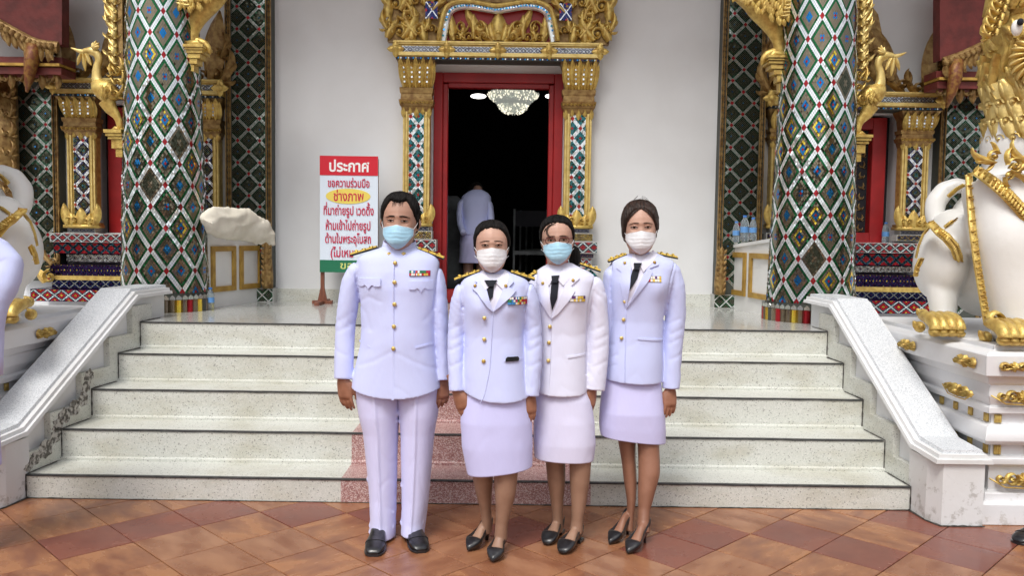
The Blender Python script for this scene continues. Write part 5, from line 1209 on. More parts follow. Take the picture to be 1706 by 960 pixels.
def face_mask(h, mt, parent, ztop=-.13, zbot=-.97, nose=.36, loops=True):
    mb = MB(); nu, nv = 48, 44; rings = []
    for j in range(nv+1):
        v = j/nv; row = []
        for i in range(nu+1):
            u = i/nu*2-1; au = abs(u); zt_ = ztop-.10*au**1.6+.03*math.exp(-(u/.18)**2); zb_ = zbot+.34*au**2.6
            z = zt_+(zb_-zt_)*v; zz_ = max(-.98, z); a, f, b = h.prof(max(-.86, zz_))
            th = u*1.28; x = (.895*math.sin(th)/math.sin(1.28))*(1.0 if v < .45 else 1-.46*((v-.45)/.55)**2.2); cyl = max(.02, math.cos(th*.93))
            y = .93*cyl**.62+.06; bulge = nose*math.exp(-(u/.42)**2)*math.exp(-((v-.22)/.40)**2)*.8+.10*math.exp(-(u/.7)**2)*math.exp(-((v-.7)/.35)**2)
            y += bulge*.80; 
            if v > .72: y -= .40*((v-.72)/.28)**2
            pl = 0
            for pv in (.24, .42, .60): d_ = v-(pv+.05*(au-.4)*(1 if pv > .42 else -1 if pv < .3 else 0)); pl += .034*(1/(1+math.exp(-d_*95))-.5)*max(0, 1-au*.9)
            y += pl+.012*nz(u*6, v*7, h.c.x*9)*(1-au*.3)
            row.append(h.w((x*h.W, -y*h.D*.98, z*h.H)))
        rings.append(row)
    mb.loft(rings, False, False, closed=False)
    o = mb.build('face_mask', mt, parent, smooth=True); sld = o.modifiers.new('s', 'SOLIDIFY'); sld.thickness = .0015; sld.offset = 0
    m = MB(); m.tube([rings[0][i] for i in range(nu+1)], .0016, 6); m.tube([rings[nv][i] for i in range(nu+1)], .0013, 6)
    for q in (0, nu): m.tube([rings[j][q] for j in range(nv+1)], .0014, 6)
    m.build('mask_edge', 'mask_edge', o, smooth=True)
    if loops:
        m = MB()
        for sg, q in ((-1, 0), (1, nu)):
            a, b = rings[0][q], rings[nv][q]; e1 = h.w((sg*h.W*1.10, .05*h.D, .12*h.H)); e2 = h.w((sg*h.W*1.05, .12*h.D, -.34*h.H))
            m.tube([a, a.lerp(e1, .5)+Vector((sg*.003, 0, 0)), e1], .0013, 6); m.tube([b, b.lerp(e2, .5)+Vector((sg*.003, 0, 0)), e2], .0013, 6)
        m.build('ear_loop', 'mask_edge', o, smooth=True)
    return o
# ---- one relaxed hand, melted into a single skin, then copied: origin at the wrist, fingers down -Z, palm faces +Y, thumb at +X
def make_hand(curl=.55):
    m = MB()
    m.tube([(0, 0, .05), (0, 0, .01), (0, 0, -.02), (.002, .002, -.05), (.001, .003, -.078), (0, .003, -.09)], [(.024, .019), (.025, .018), (.033, .018), (.039, .0165), (.039, .015), (.034, .010)], 20)
    for k, (x, L, r) in enumerate(((.029, .068, .0083), (.0095, .077, .0086), (-.0105, .072, .0082), (-.0285, .056, .0073))):
        a = curl*(.55+.12*k); p = Vector((x, .003, -.076)); seg = [.44*L, .31*L, .25*L]; q = [p+Vector((0, 0, .02)), p.copy()]; ang = a*.35; rr = [r*1.0, r*1.05]
        for j, s_ in enumerate(seg):
            d = Vector((x*.9*(.12 if j == 0 else -.05), math.sin(ang), -math.cos(ang))); mid = p+d*s_*.5; q.append(mid); rr.append(r*(.97-.06*j)); p = p+d*s_; q.append(p.copy()); rr.append(r*(.98-.10*j) if j < 2 else r*.55); ang += a*(.75 if j == 0 else .55)
        m.tube(q, rr, 12)
    q = [Vector((.016, .004, -.012)), Vector((.032, .010, -.034)), Vector((.043, .017, -.058)), Vector((.046, .022, -.080)), Vector((.044, .025, -.098)), Vector((.042, .026, -.104))]
    m.tube(q, [.013, .0135, .0105, .0098, .0085, .005], 12)
    o = m.build('hand', 'skin_hand'); fuse(o, .0028, 4, .5); me = o.data; vs = [v.co.copy() for v in me.vertices]; fs = [tuple(p.vertices) for p in me.polygons]; bpy.data.objects.remove(o); bpy.data.meshes.remove(me)
    return vs, fs
HV, HF = make_hand(.55); HV2, HF2 = make_hand(.85)
def put_hand(mb, wpt, tip, thumb, side, size=1.0, curled=False, mi=1):
    """wrist point, direction point, thumb direction vector, side +1 = as built, -1 = mirrored"""
    w_ = Vector(wpt); zax = (w_-Vector(tip)).normalized(); x = Vector(thumb); x = (x-zax*x.dot(zax)).normalized(); y = zax.cross(x)*side
    V, F_ = (HV2, HF2) if curled else (HV, HF)
    mb.add([w_+x*(v.x*size)+y*(v.y*size)+zax*(v.z*size) for v in V], F_ if side > 0 else [f[::-1] for f in F_], mi)
def epaulette(L, pin, pout, Y, parent, dy=.0, w_=.062, bars=3):
    a, b = P(*pin, Y+dy), P(*pout, Y+dy); d = (b-a); Ln = d.length; d.normalize(); s_ = Vector((0, 1, 0)); up = d.cross(s_)
    if up.z < 0: up = -up
    t = .0; m = MB()
    def slab(l0, l1, wa, wb, u0, u1, tip=0):
        o = [a+d*l0+s_*(-wa/2), a+d*l1+s_*(-wb/2)]; 
        if tip: o += [a+d*(l1+tip)+s_*(-wb*.2), a+d*(l1+tip)+s_*(wb*.2)]
        o += [a+d*l1+s_*(wb/2), a+d*l0+s_*(wa/2)]
        if d.x < 0: o = o[::-1]
        return [p+up*u0 for p in o], up*(u1-u0)
    q, e = slab(0, Ln, w_*.8, w_, -.006, .0015); m.prism(q, e); ep = m.build('epaulette', 'tie', parent, fix=True)
    m = MB(); q, e = slab(.003, Ln-.003, w_*.76, w_*.97, .0016, .0095); m.prism(q, e)
    g = m.build('gold_lace', 'lace', ep, fix=True); 
    m = MB(); n = bars
    for k in range(n):
        c = a+d*(Ln*(k+.8)/(n+.6))+up*.0095; f_ = Fr(c, d, s_); 
        if f_.N.dot(up) < 0: f_ = Fr(c, -d, s_)
        leaf(m, f_, -.004, -w_*.28, PI/2, w_*.56, .018, 0, .007, 5); leaf(m, f_, .004, w_*.28, -PI/2, w_*.56, .018, 0, .007, 5)
    knob(m, f_, -.0, 0, .008, .009)
    m.build('braid', 'lace', ep, smooth=True)
    m = MB()
    for k in range(n): 
        c0 = Ln*(k+.45)/(n+.6); q, e = slab(c0, c0+.003, w_*.98, w_*.98, .004, .0102); m.prism(q, e)
    m.build('black_stripe', 'tie', ep, fix=True)
def ribbons(L, px0, px1, py0, py1, rows, Y, parent, tilt=0):
    P0, P1 = P(px0, py0, Y), P(px1, py1, Y); W_, H_ = P1.x-P0.x, P0.z-P1.z; r = MB(); drape(L, [(P0.x, P1.z+tilt), (P1.x, P1.z), (P1.x, P0.z), (P0.x, P0.z+tilt)], .002, .002, cell=.03, mb=r); rb = r.build('ribbon_bar', 'tie', parent, fix=True)
    mats = ['rb_red', 'rb_green', 'rb_white', 'rb_gold', 'rb_blue', 'rb_crimson', 'rb_purple']
    for n_, c in zip(mats, ((.5, .02, .03), (.02, .18, .07), (.75, .72, .65), (.70, .48, .08), (.04, .22, .5), (.5, .01, .10), (.10, .03, .15))):
        if n_ not in M: mk(n_, c, rough=.7)
    for j, row in enumerate(rows):
        zt_ = P0.z-H_*j/len(rows)-.0008; zb_ = P0.z-H_*(j+1)/len(rows)+.0008; nW = len(row); 
        for i, col_ in enumerate(row):
            xa = P0.x+W_*i/nW+.0006; xb_ = P0.x+W_*(i+1)/nW-.0006; m = MB(); cs = [mats[c] for c in col_]; k = len(cs)
            for q in range(k):
                u0, u1 = xa+(xb_-xa)*q/k, xa+(xb_-xa)*(q+1)/k; tl = tilt*(1-(u0-P0.x)/W_)
                drape(L, [(u0, zb_+tl), (u1, zb_+tl), (u1, zt_+tl), (u0, zt_+tl)], .0042, .0012, cell=.05, mb=m, mi=q)
            m.build('ribbon', cs, rb)
def button(L, px, py, Y, parent, r=.0105, mt='goldlite', name='button', off=.006):
    p = P(px, py, Y); y = L.front(p.x, p.z)-off; m = MB(); m.loft([[(p.x+r*k*math.cos(2*PI*i/16), y+.006-d*.9, p.z+r*k*math.sin(2*PI*i/16)) for i in range(16)] for k, d in ((.7, .0), (1, .004), (.98, .007), (.8, .010), (.45, .0115), (.2, .012))]); m.build(name, mt, parent, smooth=True)
def poly(L, pts, Y, off, th, name, mt, parent, cell=.02, smooth=False):
    q = [(P(x, y, Y).x, P(x, y, Y).z) for x, y in pts]; a = sum(q[i][0]*q[(i+1) % len(q)][1]-q[(i+1) % len(q)][0]*q[i][1] for i in range(len(q)))
    if a < 0: q = q[::-1]
    m = drape(L, q, off, th, cell=cell); o = m.build(name, mt, parent, fix=True); return sharp(o, 35)
def line3(L, pts, Y, r, name, mt, parent, off=.001):
    D_ = dense([(P(x, y, Y).x, 0, P(x, y, Y).z) for x, y in pts], 24, 2); m = MB(); m.tube([(d[0], L.front(d[0], d[2])-off, d[2]) for d in D_], [r*math.sin(PI*(k+1)/26)**.4 for k in range(len(D_))], 6); return m.build(name, mt, parent, smooth=True)
def leg(mb, pts, Y, seg=28, mi=0):
    D_ = dense([tuple(P(x, y, Y+dy))+(r*Y/F, d) for x, y, dy, r, d in pts], 40, 3); mb.tube([Vector(d[:3]) for d in D_], [(d[3], d[4]) for d in D_], seg, mi=mi)
def shoe(parent, body, toe, heel, w_, kind, skin_mi=2, ankle=None):
    """toe and heel: ground points; the foot points from heel to toe"""
    T_, H_ = Vector(toe), Vector(heel); d = (T_-H_); L = d.length; d.normalize(); s_ = Vector((-d.y, d.x, 0)); U = Vector((0, 0, 1)); n = 30; seg = 24
    def sec(t, hw, z0, z1, k=2.6, e=0):
        c = H_+d*(L*t); return [c+s_*(hw*sgnp(math.cos(a), 2/k))+U*((z0+z1)/2+(z1-z0)/2*sgnp(math.sin(a), 2/k)) for a in np.linspace(0, 2*PI, seg, endpoint=False)]
    m = MB()
    if kind == 'oxford':
        A = [(0, .62, .018, .075), (.03, .78, .016, .09), (.12, .86, .014, .088), (.35, .80, .014, .080), (.5, .86, .013, .068), (.65, 1.0, .012, .058), (.8, 1.0, .012, .050), (.92, .86, .012, .040), (.98, .66, .013, .030), (1.0, .45, .014, .022)]
        B = dense(A, n, 1); m.loft([sec(t, w_*a, z0, z1, 2.4) for t, a, z0, z1 in B]); o = m.build('shoe', 'leather', parent, smooth=True)
        m = MB(); m.loft([sec(t, w_*(a+.07), 0.001, .014, 5) for t, a, z0, z1 in B if t > .30] or []); m.build('sole', 'leather', o, smooth=False)
        m = MB(); m.loft([sec(t, w_*.86, 0.001, .026, 5) for t in (-.01, .1, .2, .27)]); m.build('shoe_heel', 'leather', o)
        m = MB(); c = [sec(t, w_*(a+.03), z0+.004, z1+.003, 2.4) for t, a, z0, z1 in B]; m.loft(c[20:22]); m.build('toe_seam', 'leather', o)
        return
    hh = {'pump': .045, 'stiletto': .058, 'low': .018}[kind]; pt = kind != 'low'
    sole = lambda t: hh*(1-min(1, max(0, (t-.08)/.56)))**1.35+.004 if t < .7 else .004+.004*max(0, (t-.9)/.1)
    wid = dense([(0, .50), (.04, .62), (.15, .68), (.35, .62), (.55, .84), (.68, 1.0), (.8, .88 if pt else .98), (.9, .55 if pt else .86), (.97, .26 if pt else .60), (1.0, .08 if pt else .38)], 40, 1)
    wf = lambda t: w_*np.interp(t, wid[:, 0], wid[:, 1])
    rim = lambda t: np.interp(t, [0, .08, .3, .55, .68, .74, .85, .95, 1.0], [.062, .060, .054, .052, .048, .050, .038, .024, .011])
    m = MB(); ts = list(np.linspace(0, 1, n)); rings = []
    for t in ts:
        c = H_+d*(L*t); z0 = sole(t); z1 = z0+rim(t); hw = wf(t); open_ = t < .70; ring = []
        for a in np.linspace(-PI, 0, seg): ring.append(c+s_*(hw*(-math.cos(a)*-1))+U*(z0+(z1-z0)*(1-abs(math.sin(a))**.55)))
        if open_:
            for q in (.93, -.93): pass
            inner = [c+s_*(hw*.90*math.cos(a))+U*(z0+.004+(z1-z0)*(1-abs(math.sin(a))**.55)) for a in np.linspace(0, -PI, 12)]
        else: inner = [c+s_*(hw*.97*math.cos(a))+U*(z1+(rim(.8)*.12 if True else 0)*math.sin(-a)*1.2) for a in np.linspace(0, -PI, 12)]
        rings.append(ring+inner)
    m.loft(rings); o = m.build('shoe', 'leather', parent, smooth=True)
    m = MB()
    if kind != 'low':
        c = H_+d*(L*.05); rr = .012 if kind == 'stiletto' else .017
        m.loft([[c+d*(.012+(.9-1)*0+q*k*math.cos(a)+(.006 if k2 else 0))+s_*(q*math.sin(a))+U*z for a in np.linspace(0, 2*PI, 12, endpoint=False)] for q, k, z, k2 in ((rr*.55, 1, .001, 0), (rr*.6, 1, .02, 0), (rr*.85, 1.1, hh*.6, 1), (rr*1.5, 1.2, hh+.006, 1))]); m.build('shoe_heel', 'leather', o, smooth=True)
    else:
        m.loft([sec(t, w_*.62, .001, hh, 4) for t in (.01, .1, .2, .24)]); m.build('shoe_heel', 'leather', o)
    # foot skin inside the shoe, up to the ankle
    A = [(.03, .42, .006, .045), (.10, .56, .005, .062), (.22, .58, .004, .078), (.36, .56, .004, .078), (.5, .66, .004, .062), (.62, .80, .004, .048), (.72, .82, .004, .036), (.8, .7, .004, .026)]
    B = dense(A, 22, 1); o2 = len(body.v); body.loft([sec(t, min(w_*a, wf(t)*.84), sole(t)+z0, sole(t)+z1, 2.2) for t, a, z0, z1 in B], mi=skin_mi)
def grooves(o, lines, Y):
    me = o.data; n = len(me.vertices); co = np.empty(n*3); me.vertices.foreach_get('co', co); co = co.reshape(-1, 3); nr = np.empty(n*3); me.vertices.foreach_get('normal', nr); nr = nr.reshape(-1, 3)
    ok = nr[:, 1] < .35
    for pts, dep, sg in lines:
        D_ = dense([(P(x, y, Y).x, P(x, y, Y).z, 0) if 0 else (P(x, y, Y).z, P(x, y, Y).x) for x, y in pts], 50, 2); dd = np.full(n, 9.)
        for z, x in D_: dd = np.minimum(dd, (co[:, 0]-x)**2+(co[:, 2]-z)**2)
        co -= nr*(ok*dep*np.exp(-dd/sg**2))[:, None]
    me.vertices.foreach_set('co', co.ravel()); me.update()
def finish_body(body, J, sleeves, Y, mats, legs=(), zleg=0, zneck=1.3, thighs=()):
    """torso and arms inside the clothes, then everything melted into one skin"""
    T = J.T; body.tube([Vector((t[1], t[5], t[0]-.02)) for t in T[::6]], [(t[2]*.66, t[3]*.66) for t in T[::6]], 20)
    for q in sleeves: body.tube([P(x, y, Y+dy) for x, y, dy, r, d in q], [(r*Y/F*.45, .020) for x, y, dy, r, d in q], 12)
    for a, b in thighs: body.tube([a, b], [.05, .036], 12)
    o = body.build('body', mats, None); fuse(o, .0042, 1, .5); me = o.data; mi = []
    for p in me.polygons: z = p.center.z; mi.append(0 if z > zneck else (2 if (z < zleg and len(mats) > 2) else 1))
    me.polygons.foreach_set('material_index', mi); return o
def person(label, loc, skin, hd, group=None):
    t = thing('person', label, 'person', loc, group); t['_skin'] = skin; return t
def clean(t):
    del t['_skin']
ARM = 'sleeve'
# ---------------------------------------------------------------- the man
Y = 4.16; man = person('man in pale uniform tunic and trousers with blue mask and black leather shoes', (P(664, 900, Y).x, Y, 0), 'skin_man', 0)
h = Head(667, 325, 416, 28, Y-.02, turn=-.03, tilt=.02)
body = MB(); h.skin(body)
body.tube([h.c+Vector((0, .03, -.04)), h.c+Vector((0, .04, -.12)), P(665, 440, Y+.02)], [.062, .060, .066], 24)
J = Loft([(410, 640, 690, .055, .06, .0), (416, 628, 702, .07, .08), (421, 611, 718, .085, .095), (427, 599, 729, .098, .105), (435, 595, 733, .108, .112), (452, 595, 734, .122, .122), (480, 597, 733, .13, .125), (510, 601, 729, .128, .118), (545, 603, 726, .122, .11), (580, 601, 727, .124, .115), (615, 594, 731, .130, .13), (655, 586, 736, .138, .145)], Y, 100, 2.5)
J.bumps = [(P(630, 470, Y).x, P(630, 470, Y).z, .07, .07, .010), (P(702, 470, Y).x, P(702, 470, Y).z, .07, .07, .010), (P(664, 560, Y).x, P(664, 560, Y).z, .12, .12, .012)]
hemf = lambda u, sy: .040*abs(u)**2.2-.008
jm = MB(); J.mesh(jm, 120, hem=hemf, wr=.009, fq=(5, 5, 3.2), seed=3)
# collar stand
m = MB(); rings = []
for k, (z, a, df, db, yc) in enumerate(((P(665, 434, Y).z, .098, .092, .075, .0), (P(665, 424, Y).z, .089, .084, .072, .005), (P(665, 413, Y).z, .081, .074, .070, .008), (P(665, 407, Y).z, .078, .070, .070, .012))):
    rings.append([(P(665, 420, Y).x+a*math.cos(q), Y+yc+(df if math.sin(q) < 0 else db)*math.sin(q), z+.022*max(0, math.sin(q))+.015*abs(math.cos(q))-.010*max(0, -math.sin(q))) for q in np.linspace(-PI/2+.02, 1.5*PI-.02, 60)])
m.loft(rings, False, False, closed=False); o = m.build('collar', 'uniform', man, smooth=True); sl_ = o.modifiers.new('s', 'SOLIDIFY'); sl_.thickness = .004; sl_.offset = 0
for px in (652, 676):
    p = P(px, 423.5, Y); m = MB(); m.ball((p.x, Y-.092+abs(px-664)*.0011, p.z), (.012, .006, .012), 14)
    f_ = Fr((p.x, Y-.097+abs(px-664)*.0011, p.z)); rosette(m, f_, 0, 0, .013, d=.005, petals=6); m.build('collar_badge', 'goldlite', man, smooth=True)
for sd_, q in ((-1, [(606, 443, .0, 13, .064), (594, 449, .0, 15.5, .068), (585, 470, .0, 16, .070), (581, 500, .005, 17, .068), (575, 545, .01, 17, .062), (573, 590, -.01, 16.5, .056), (572, 632, -.03, 16, .050)]),
               (1, [(714, 445, .0, 9, .064), (720, 452, .0, 11, .068), (725, 475, .0, 11, .070), (728, 510, .0, 11, .068), (731, 550, .0, 10, .062), (733, 590, .0, 9.5, .056), (734, 633, -.01, 8.5, .050)])):
    q = [(x+(4 if sd_ > 0 else 0), y, dy, r+(3 if sd_ > 0 else 0), d) for x, y, dy, r, d in q] if sd_ > 0 else q
    sleeve(jm, q, Y, seed=5*sd_)
tn = fuse(jm.build('tunic', 'uniform', man, smooth=True), .0048, 5, .5)
grooves(tn, [([(592, 430), (596, 455), (598, 480), (600, 507)], .008, .0048), ([(735, 434), (731, 460), (728, 490), (726, 512)], .008, .0048), ([(662, 470), (662, 655)], .002, .003)]+[(q, .0018, .012) for q in ([(655, 582), (630, 596), (604, 604)], [(670, 584), (700, 600), (728, 612)], [(600, 505), (615, 520), (622, 545)], [(726, 512), (712, 530)], [(560, 536), (576, 530), (588, 520)], [(559, 552), (574, 548), (588, 540)], [(560, 580), (580, 590)], [(736, 520), (746, 530)], [(735, 548), (746, 556)], [(640, 500), (620, 492), (604, 500)])], Y)
SLM = [[(604, 441, .0, 15, .066), (579, 468, .0, 22, .076), (571, 545, .01, 18.5, .064), (572, 632, -.03, 16, .050)], [(722, 443, .0, 15, .066), (735, 475, .0, 13, .074), (741, 550, .0, 12, .062), (740, 633, -.01, 11, .050)]]
a = P(571, 634, Y-.03); put_hand(body, a+Vector((0, 0, .01)), a+Vector((.015, -.01, -.1)), (.9, -.45, 0), 1, 1.12, False); body.tube([a+Vector((0, .0, .10)), a+Vector((0, 0, .0))], [(.030, .024), (.025, .020)], 16, mi=1)
a = P(738, 636, Y+.0); put_hand(body, a+Vector((0, 0, .01)), a+Vector((.0, -.02, -.1)), (-.9, -.45, 0), -1, 1.02, True); body.tube([a+Vector((0, .0, .10)), a+Vector((0, 0, .0))], [(.030, .024), (.025, .020)], 16, mi=1)
bo = finish_body(body, J, SLM, Y, ['skin_man', 'skin_hand'], zneck=1.2, thighs=[(P(640, 640, Y), P(640, 880, Y+.05)), (P(694, 640, Y), P(690, 880, Y+.05))]); adopt(bo, man)
TL = []
for side, rows in ((-1, [(640, 590, 668, .12, .13), (690, 599, 665, .118, .12), (720, 606, 663, .108, .11), (770, 610, 661, .098, .10), (830, 616, 659, .090, .095), (870, 618, 658.5, .092, .092), (895, 618, 658.5, .104, .09)]), (1, [(640, 660, 733, .12, .13), (690, 664, 729, .118, .12), (720, 667, 724, .108, .11), (770, 668, 719, .098, .10), (830, 668.5, 713, .090, .095), (870, 668, 708, .092, .092), (890, 668, 706, .104, .09)])):
    T_ = Loft(rows, Y+.02, 150, 2.1, yo=0); m = MB()
    xm = [(r[1]+r[2])/2 for r in rows]
    def gv(x, z, T_=T_): xc, a_, df, db, yc = T_.at(z); return -.009*math.exp(-((x-xc)/.007)**2)
    T_.mesh(m, 110, wr=.010, fq=(9, 6, 3.5), seed=side*4, groove=gv, hem=lambda u, sy: (.012 if sy < 0 else -.012)); tl_ = m.build('trouser_leg', 'trouser', man, smooth=True)
    grooves(tl_, [(q, .006, .010) for q in ([(662, 688), (640, 697), (612, 702)], [(662, 700), (645, 712), (625, 722)], [(666, 686), (700, 692), (722, 696)], [(668, 700), (690, 712)], [(613, 796), (632, 804), (650, 800)], [(668, 806), (690, 812), (706, 806)], [(620, 872), (640, 868), (655, 874)], [(619, 882), (636, 880)], [(670, 868), (690, 872), (704, 866)], [(655, 850), (640, 856)])], Y+.02)
D0 = MB(); 
for tp_, hp_ in (((622, 929), (636, 886)), ((702, 923), (681, 882))): a_ = G(*tp_); b_ = G(*hp_); shoe(man, D0, a_, a_+(b_-a_).normalized()*.285, .048, 'oxford')
# details
line3(J, [(661, 432), (661.5, 500), (662, 580), (661.5, 640), (662, 659)], Y, .0016, 'front_edge', 'uniform', man, off=.0012)
poly(J, [(658.5, 436), (662, 436), (662.5, 658), (659, 658)], Y, .0, .0025, 'front_placket', 'uniform', man)
for y in (437, 468, 503.5, 539.5, 575): button(J, 663.5 if y < 520 else 663-(y-520)*.02, y, Y, man)
def flap(x0, x1, yt, yb): 
    xm_ = (x0+x1)/2; pts = [(x0, yt), (x1, yt), (x1, yb-2)]
    for k in range(1, 12): t = k/12; pts.append((x1+(x0-x1)*t, yb-1-3*math.sin(PI*min(1, abs(t-.5)*4 if abs(t-.5) < .25 else 1))+(4.5*max(0, 1-abs(t-.5)*6))))
    pts.append((x0, yb-2)); return pts
poly(J, flap(600, 641, 462, 476), Y, .001, .004, 'pocket_flap', 'uniform', man, .012); poly(J, flap(687, 725, 466, 481), Y, .001, .004, 'pocket_flap', 'uniform', man, .012)
for L_ in ([(600, 565), (612, 569), (624, 573)], [(697, 573), (710, 571), (723, 568)]): poly(J, [L_[0], L_[2], (L_[2][0], L_[2][1]+3), (L_[0][0], L_[0][1]+3)], Y, .0, .003, 'welt_pocket', 'uniform', man)
epaulette(J, (629, 412), (585, 425), Y, man, .0); epaulette(J, (696, 414), (740, 431), Y, man, .0)
ribbons(J, 687, 720, 449, 458, [[(1, 2), (4, 0), (2, 1), (1,), (0, 5)], [(0, 2), (2, 0, 2), (3, 2), (0, 3), (3, 0)]], Y, man)
hl_man = lambda a, s_: np.interp(a, [0, .35, .6, .85, 1.05, 1.35, 1.7, 2.1, 3.14], [.68, .73, .76, .46, .24, .06, -.14, -.46, -.60])
hair(h, hl_man, .011, 'hair', man, top=.012, seed=2); comb(h, hl_man, man, 'hair', 240, .013, False, .002)
m = MB(); 
for k in range(16): x = -.30+.6*k/15+random.uniform(-.03, .03); strand(m, [h.surf(x*.9, .88, .016, False), h.surf(x*.95, .78, .012, False), h.surf(x*1.0, .64-random.random()*.10, .002, False)], .0022)
m.v = [tuple(h.w(v)) for v in m.v]; m.build('fringe', 'hair', man, smooth=True)
facefeatures(h, man, .055, .048); face_mask(h, 'mask_blue', man, -.14); clean(man)
# ---------------------------------------------------------------- the three women
def woman(label, Y, skin, head, neck, rows, hem, bumps, sleeves, hands, vneck, shirt, tie, lapL, lapR, buttons, epa, rib, pins, skirt, sk_mat, legs, shoes, hairf, mask_, seams, throat, uni='uniform', pocket=None, legm='skin_leg', extra=None, front=None, collars=None, bg=.036, eo=.062, ez=0, mz=-.13, ed=None):
    w = person(label, (P(head[0], 900, Y).x, Y, 0), skin, 0)
    h = Head(*head[:4], Y-.02, **head[4]); h.ear = .35; body = MB(); h.skin(body)
    body.tube([h.c+Vector((0, .03, -.04)), h.c+Vector((0, .04, -.11)), P(*neck, Y-.028)], [.050, .047, .050], 24)
    J = Loft(rows, Y, 100, 2.35); vt = P(*throat, Y); vy = J.front(vt.x, vt.z); body.tube([h.c+Vector((0, .0, -.07)), P(*neck, Y-.03)*.45+vt*.55, Vector((vt.x, vy+.006, vt.z)), Vector((vt.x, vy+.012, vt.z-.015))], [.05, .036, .013, .006], 16); J.bumps = [(P(x, y, Y).x, P(x, y, Y).z, rx, rz, q*.7) for x, y, rx, rz, q in bumps]
    m = MB(); J.mesh(m, 120, hem=hem, wr=.009, fq=(5, 5, 3.4), seed=head[0]*.1)
    for k, q in enumerate(sleeves): sleeve(m, q, Y, seed=head[0]+k*3)
    jk = fuse(m.build('jacket', uni, w, smooth=True), .0048, 5, .5)
    grooves(jk, [(q, .008, .0048) for q in seams]+[([(x+sleeves[s_i][4][0]-8, sleeves[s_i][4][1]-dy_), (x+sleeves[s_i][4][0]+9, sleeves[s_i][4][1]-dy_-8)], .0022, .011) for s_i in (0, 1) for x, dy_ in ((0, 8), (3, 24), (-3, 40), (2, -18))], Y)
    for (x, y, dy, tx, ty, tdy, th_, sd_, size, cu_) in hands:
        a = P(x, y, Y+dy); tp = P(tx, ty, Y+dy+tdy); put_hand(body, a+(a-tp).normalized()*.012, tp, th_, sd_, size, cu_); body.tube([a+(a-tp).normalized()*.10, a], [(.026, .021), (.023, .018)], 16, mi=1)
    # shirt, tie, lapels
    poly(J, vneck, Y, .0005, .0015, 'shirt_front', 'shirt', w, .012)
    for c in collars: poly(J, c, Y, .007, .004, 'shirt_collar', 'shirt', w, .010)
    kn, bl = tie; o = poly(J, bl, Y, .004, .004, 'necktie', 'tie', w, .012); poly(J, kn, Y, .009, .009, 'tie_knot', 'tie', o, .008)
    for L_ in (lapL, lapR): poly(J, L_, Y, .0045, .005, 'lapel', uni, w, .012)
    if front: line3(J, front, Y, .0022, 'front_edge', uni, w, off=.0015)
    for b in buttons: button(J, *b, Y, w, r=.0098)
    for a, b in epa: epaulette(J, a, b, Y, w, bars=3 if True else 2, w_=.058)
    ribbons(J, *rib, Y, w)
    for p in pins: button(J, *p, Y, w, r=.008, mt='gold', name='lapel_badge', off=.014)
    if pocket: poly(J, pocket, Y, .0, .003, 'welt_pocket', uni, w)
    S_ = Loft(skirt[0], Y+.005, 80, 2.4); m = MB(); S_.mesh(m, 110, hem=skirt[1], wr=.011, fq=(6, 5, 2.2), seed=head[0]*.3); m.build('skirt', sk_mat, w, smooth=True)
    poly(S_, skirt[2], Y, .0, .0022, 'hem_stitch_band', sk_mat, w, .03) if len(skirt) > 2 else None
    for L_, s_ in zip(legs, shoes):
        toe = G(*s_[0]); rr_ = ray(s_[1], 880); yh_ = toe.y+(.19 if s_[3] != 'low' else .21); heel = Vector((rr_.x/rr_.y*yh_, yh_, 0)); d = (heel-toe).normalized(); ank = heel-d*.048; n_ = len(L_)-1
        leg(body, [(x, y, dy*(1-(i/n_)**1.2)+(ank.y-Y)*(i/n_)**1.2, r, q) for i, (x, y, dy, r, q) in enumerate(L_)], Y, mi=2)
        shoe(w, body, toe, heel, s_[2], s_[3])
    adopt(finish_body(body, J, sleeves, Y, [skin, 'skin_hand', legm], zleg=P(head[0], 700, Y).z, zneck=P(head[0], 560, Y).z, thighs=[(P(L_[0][0]*.5+head[0]*.5, 640, Y), P(L_[0][0], L_[0][1], Y)) for L_ in legs]), w)
    hairf(h, w); facefeatures(h, w, bg, eo, True, 'hair_brown', ez); face_mask(h, mask_, w, mz)
    if extra: extra(h, w, J)
    clean(w); return w, J, h
def G2(px, py, Y): d = ray(px, py); p = G(px, py); return Vector((d.x/d.y*Y, Y, 0))
